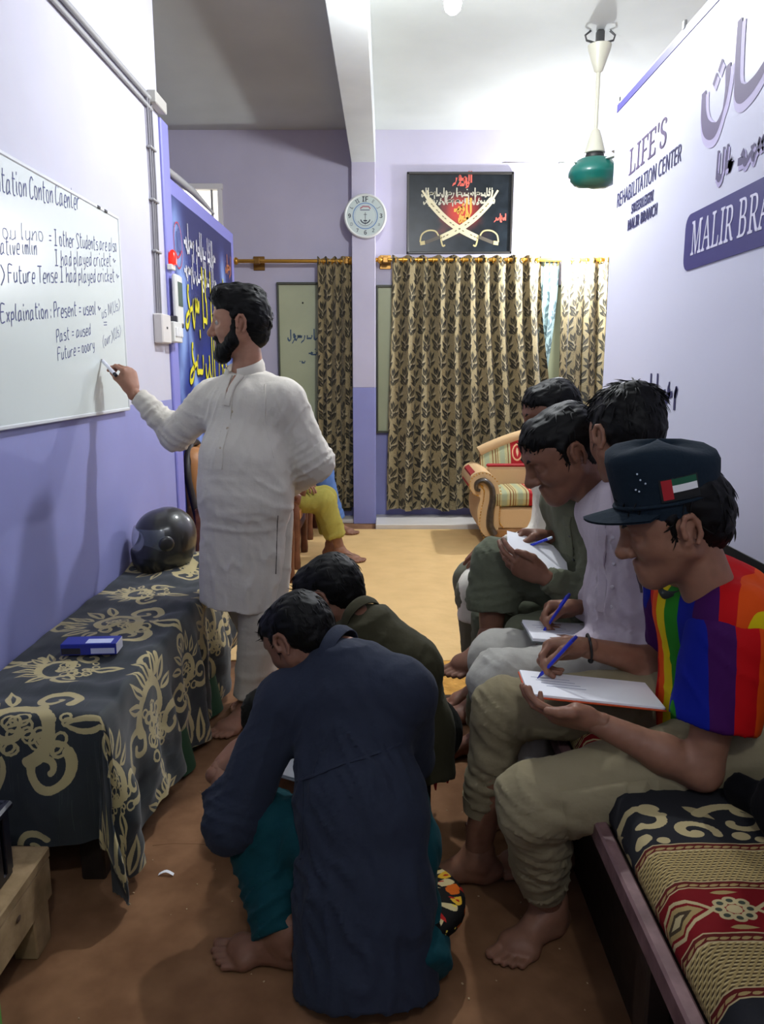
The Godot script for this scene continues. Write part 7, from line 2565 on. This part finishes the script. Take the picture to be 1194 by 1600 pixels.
func boy_blue(sk: Material) -> void:
	var V := func(x, y, z): return Vector3(x, y, z)
	var P := {
		"base": Vector3(-0.05, 0.0, -1.72), "label": "boy in slate blue kameez seen from behind, bent over on a low stool", "skin": sk, "cell": 0.010,
		"pelvis": V.call(-0.05, 0.30, -1.71), "chest": V.call(-0.09, 0.58, -1.84), "neck": V.call(-0.105, 0.715, -1.89), "head": V.call(-0.228, 0.748, -1.95), "face": Vector3(-0.62, -0.62, -0.45), "eyes": false, "hs": 0.98, "hair": "short",
		"sl": V.call(-0.262, 0.585, -1.90), "sr": V.call(0.050, 0.645, -1.83), "el": V.call(-0.392, 0.305, -1.80), "wl": V.call(-0.445, 0.395, -1.90), "er": V.call(0.065, 0.40, -1.95), "wr": V.call(-0.12, 0.36, -2.12),
		"hl": V.call(-0.13, 0.28, -1.76), "hr": V.call(0.03, 0.28, -1.74), "kl": V.call(-0.325, 0.255, -1.86), "kr": V.call(0.0, 0.33, -2.08), "al": V.call(-0.245, 0.087, -1.675), "ar": V.call(0.085, 0.087, -1.66), "fl": Vector3(-0.99, 0, -0.08), "fr": Vector3(-0.2, 0, -1),
		"handl": ["fist", Vector3(0.55, 0.50, -0.60), Vector3(-0.55, 0.70, 0.15)], "handr": ["write", Vector3(-0.8, -0.1, -0.6), Vector3(0, 1, 0.1)],
	}
	var t := person(P)
	var q := -t.position
	var X: Vector3 = ((P.sl - P.sr) as Vector3).normalized()
	var m := cloth(Color(0.165, 0.185, 0.24), 0.82, 0.35)
	var l := [
		bn(P.sl, P.sr, 0.072, 0.075, 0.05),
		bn(V.call(-0.09, 0.60, -1.85), V.call(-0.06, 0.38, -1.73), 0.112, 0.125, 0.06, X, 1.30),
		bn(V.call(-0.06, 0.40, -1.73), V.call(-0.05, 0.20, -1.66), 0.125, 0.140, 0.05, X, 1.20),
		bn(V.call(-0.05, 0.22, -1.66), V.call(-0.045, 0.012, -1.575), 0.140, 0.150, 0.04, X, 1.18, 1),
	]
	l.append_array(yoke(P))
	l.append_array(sleeve(P, "l", 0.074, 0.074, 0.058, 0.70))
	l.append_array(sleeve(P, "r", 0.070, 0.066, 0.05, 0.8))
	var folds := arm_folds(P, "l", 0.006)
	folds += [[V.call(-0.02, 0.54, -1.70), Vector3(0.75, 0.65, 0), 0.06, 0.012, 0.13], [V.call(-0.20, 0.50, -1.75), Vector3(0.85, -0.5, 0), 0.07, 0.012, 0.13], [V.call(-0.05, 0.20, -1.5), Vector3(0.95, 0.2, 0), 0.09, 0.012, 0.22], [V.call(-0.18, 0.30, -1.62), Vector3(0.6, 0.7, 0), 0.07, 0.011, 0.15]]
	var g := garment("kameez", t, l, 0.009, m, folds, 0.010, 151)
	var dir := Vector3(0, -0.35, -0.94).normalized()
	part("yoke_seam", strip(g, [V.call(-0.215, 0.545, -1.5) + q, V.call(-0.10, 0.60, -1.5) + q, V.call(0.04, 0.645, -1.5) + q], dir, 0.006, 0.003, 16), m, t)
	part("sleeve_seam", strip(g, [V.call(-0.20, 0.56, -1.5) + q, V.call(-0.195, 0.44, -1.5) + q, V.call(-0.20, 0.36, -1.5) + q], dir, 0.005, 0.003, 12), m, t)
	stand_collar(P, t, m, 0.038, 0.073)
	var lt := [bn(V.call(-0.12, 0.28, -1.76), V.call(0.03, 0.28, -1.74), 0.10, 0.10, 0.04)]
	lt.append(bn(P.hl, P.kl, 0.105, 0.098, 0.05))
	lt.append(bn(P.kl, V.call(-0.250, 0.070, -1.690), 0.098, 0.080, 0.04, Vector3.ZERO, 1.0, 1))
	lt.append(bn(P.hr, P.kr, 0.105, 0.09, 0.05))
	lt.append(bn(P.kr, V.call(0.095, 0.075, -1.56), 0.088, 0.062, 0.04, Vector3.ZERO, 1.0, 1))
	garment("shalwar", t, lt, 0.010, cloth(Color(0.055, 0.235, 0.265), 0.8, 0.35), leg_folds(P, "l", 0.012), 0.016, 152)
	notebook(V.call(-0.16, 0.325, -1.93), V.call(-0.12, 0.33, -2.12), V.call(-0.33, 0.345, -1.98), "white notebook on the knees of the boy in blue, mostly hidden", 0.008, M.paper)

func boy_olive(sk: Material) -> void:
	var V := func(x, y, z): return Vector3(x, y, z)
	var P := {
		"base": Vector3(0.05, 0.0, -2.24), "label": "boy in dark olive kameez bent over paper behind the boy in blue", "skin": sk, "cell": 0.011,
		"pelvis": V.call(0.07, 0.34, -2.24), "chest": V.call(-0.01, 0.56, -2.23), "neck": V.call(-0.060, 0.690, -2.235), "head": V.call(-0.175, 0.75, -2.34), "face": Vector3(-0.80, -0.55, -0.35), "eyes": false, "hs": 1.04, "hair": "short",
		"sl": V.call(-0.20, 0.53, -2.28), "sr": V.call(0.085, 0.575, -2.17), "el": V.call(-0.33, 0.38, -2.20), "wl": V.call(-0.37, 0.405, -2.33), "er": V.call(0.11, 0.36, -2.30), "wr": V.call(-0.16, 0.42, -2.48),
		"hl": V.call(-0.02, 0.33, -2.30), "hr": V.call(0.14, 0.33, -2.28), "kl": V.call(-0.38, 0.345, -2.36), "kr": V.call(-0.06, 0.38, -2.66), "al": V.call(-0.33, 0.087, -2.44), "ar": V.call(0.0, 0.087, -2.52), "fl": Vector3(-0.7, 0, -0.7), "fr": Vector3(-0.5, 0, -0.85),
		"handl": ["hold", Vector3(0.35, 0.70, -0.55), Vector3(-0.70, 0.30, 0.55)], "handr": ["write", Vector3(-0.8, -0.1, -0.4), Vector3(0, 1, 0.1)],
	}
	var t := person(P)
	var q := -t.position
	var X: Vector3 = ((P.sl - P.sr) as Vector3).normalized()
	var m := cloth(Color(0.215, 0.205, 0.145), 0.85, 0.35)
	var l := [
		bn(P.sl, P.sr, 0.075, 0.078, 0.05),
		bn(V.call(-0.02, 0.58, -2.23), V.call(0.05, 0.36, -2.22), 0.112, 0.125, 0.06, X, 1.25),
		bn(V.call(0.05, 0.38, -2.22), V.call(0.06, 0.22, -2.18), 0.125, 0.135, 0.05, X, 1.15, 1),
	]
	l.append_array(yoke(P))
	l.append_array(sleeve(P, "l", 0.074, 0.070, 0.046, 0.9))
	l.append_array(sleeve(P, "r", 0.072, 0.066, 0.046, 0.9))
	var g := garment("kameez", t, l, 0.0095, m, arm_folds(P, "l", 0.008) + arm_folds(P, "r", 0.007) + [[V.call(0.03, 0.60, -2.12), Vector3(0.8, -0.5, 0), 0.07, 0.007, 0.12]], 0.010, 161)
	part("shoulder_seam", strip(g, [V.call(0.03, 0.66, -2.0) + q, V.call(0.02, 0.56, -2.0) + q], Vector3(0, -0.35, -0.94), 0.005, 0.003, 10), m, t)
	stand_collar(P, t, m, 0.036, 0.073)
	var lt := [bn(V.call(-0.02, 0.32, -2.28), V.call(0.13, 0.32, -2.26), 0.10, 0.10, 0.04)]
	for s in ["l", "r"]:
		lt.append(bn(P["h" + s], P["k" + s], 0.10, 0.082, 0.05))
		lt.append(bn(P["k" + s], (P["a" + s] as Vector3) + Vector3(0, 0.035, 0), 0.082, 0.062, 0.04, Vector3.ZERO, 1.0, 1))
	garment("shalwar", t, lt, 0.011, cloth(Color(0.085, 0.085, 0.075), 0.88, 0.25), leg_folds(P, "l", 0.009), 0.012, 162)
	notebook(V.call(-0.30, 0.475, -2.40), V.call(-0.17, 0.42, -2.56), V.call(-0.38, 0.53, -2.52), "white paper pad held up by the boy in olive", 0.006, M.paper)

func far_sitters(sk: Material) -> void:
	for k in 2:
		var z := -5.75 if k == 0 else -6.75
		var V := func(x, y, dz): return Vector3(x, y, z + dz)
		var P := {
			"base": Vector3(-0.9, 0, z), "label": ["person in yellow olive clothes on an armchair, bare foot showing beside the teacher", "person in blue jeans on the farthest armchair, one knee showing"][k], "skin": sk, "cell": 0.015, "arm": 0.88, "group": "",
			"pelvis": V.call(-0.95, 0.56, 0), "chest": V.call(-0.98, 0.90, 0), "neck": V.call(-0.97, 1.06, 0), "head": V.call(-0.95, 1.21, 0), "face": Vector3(1, -0.15, 0), "hs": 1.0, "hair": "short",
			"sl": V.call(-0.98, 0.98, -0.16), "sr": V.call(-0.98, 0.98, 0.16), "el": V.call(-0.92, 0.72, -0.21), "wl": V.call(-0.68, 0.64, -0.12), "er": V.call(-0.92, 0.72, 0.20), "wr": V.call(-0.66, 0.64, 0.12),
			"hl": V.call(-0.92, 0.54, -0.09), "hr": V.call(-0.92, 0.54, 0.09), "kl": V.call(-0.47, 0.535, -0.11), "kr": V.call(-0.465, 0.535, 0.06), "al": V.call(-0.42, 0.093, -0.12), "ar": V.call(-0.34, 0.093, 0.03), "fl": Vector3(1, 0, 0), "fr": Vector3(0.95, 0, 0.2),
			"handl": ["flat", Vector3(0.9, -0.3, 0), Vector3(0.1, 1, 0)], "handr": ["flat", Vector3(0.9, -0.3, 0), Vector3(0.1, 1, 0)],
		}
		if k == 0:
			for key in ["hl", "hr", "kl", "kr"]:
				P[key] += Vector3(0.0, -0.06, 0.0)
		if k == 1:
			for key in ["pelvis", "hl", "hr", "kl", "kr", "al", "ar", "el", "wl", "er", "wr", "chest", "neck", "head", "sl", "sr"]:
				P[key] += Vector3(-0.085, 0.0, 0.0)
		var t := person(P)
		var X := Vector3(0, 0, -1)
		var top := cloth([Color(0.60, 0.56, 0.27), Color(0.36, 0.40, 0.46)][k], 0.88, 0.2)
		var leg := cloth([Color(0.60, 0.56, 0.27), Color(0.34, 0.46, 0.68)][k], 0.88, 0.2)
		var l := [bn(V.call(-0.97, 1.04, 0), V.call(-0.97, 0.98, 0), 0.062, 0.10, 0.04, X, 1.2, 2), bn(P.sl, P.sr, 0.07, 0.07, 0.05), bn(V.call(-0.97, 0.92, 0), V.call(-0.93, 0.56, 0), 0.115, 0.135, 0.06, X, 1.25)]
		l.append_array(sleeve(P, "l", 0.07, 0.062, 0.045, 0.9))
		l.append_array(sleeve(P, "r", 0.07, 0.062, 0.045, 0.9))
		garment("shirt", t, l, 0.013, top, arm_folds(P, "r", 0.008), 0.010, 171 + k)
		var lt := [bn(V.call(-0.93, 0.54, -0.09), V.call(-0.93, 0.54, 0.09), 0.10, 0.10, 0.04)]
		for s in ["l", "r"]:
			lt.append(bn(P["h" + s], P["k" + s], 0.098, 0.085, 0.04))
			lt.append(bn(P["k" + s], (P["k" + s] as Vector3).lerp(P["a" + s], 0.72 if k == 0 else 0.9), 0.092, 0.082, 0.03, Vector3.ZERO, 1.0, 1))
		garment("trousers", t, lt, 0.012, leg, leg_folds(P, "r", 0.011), 0.012, 181 + k)
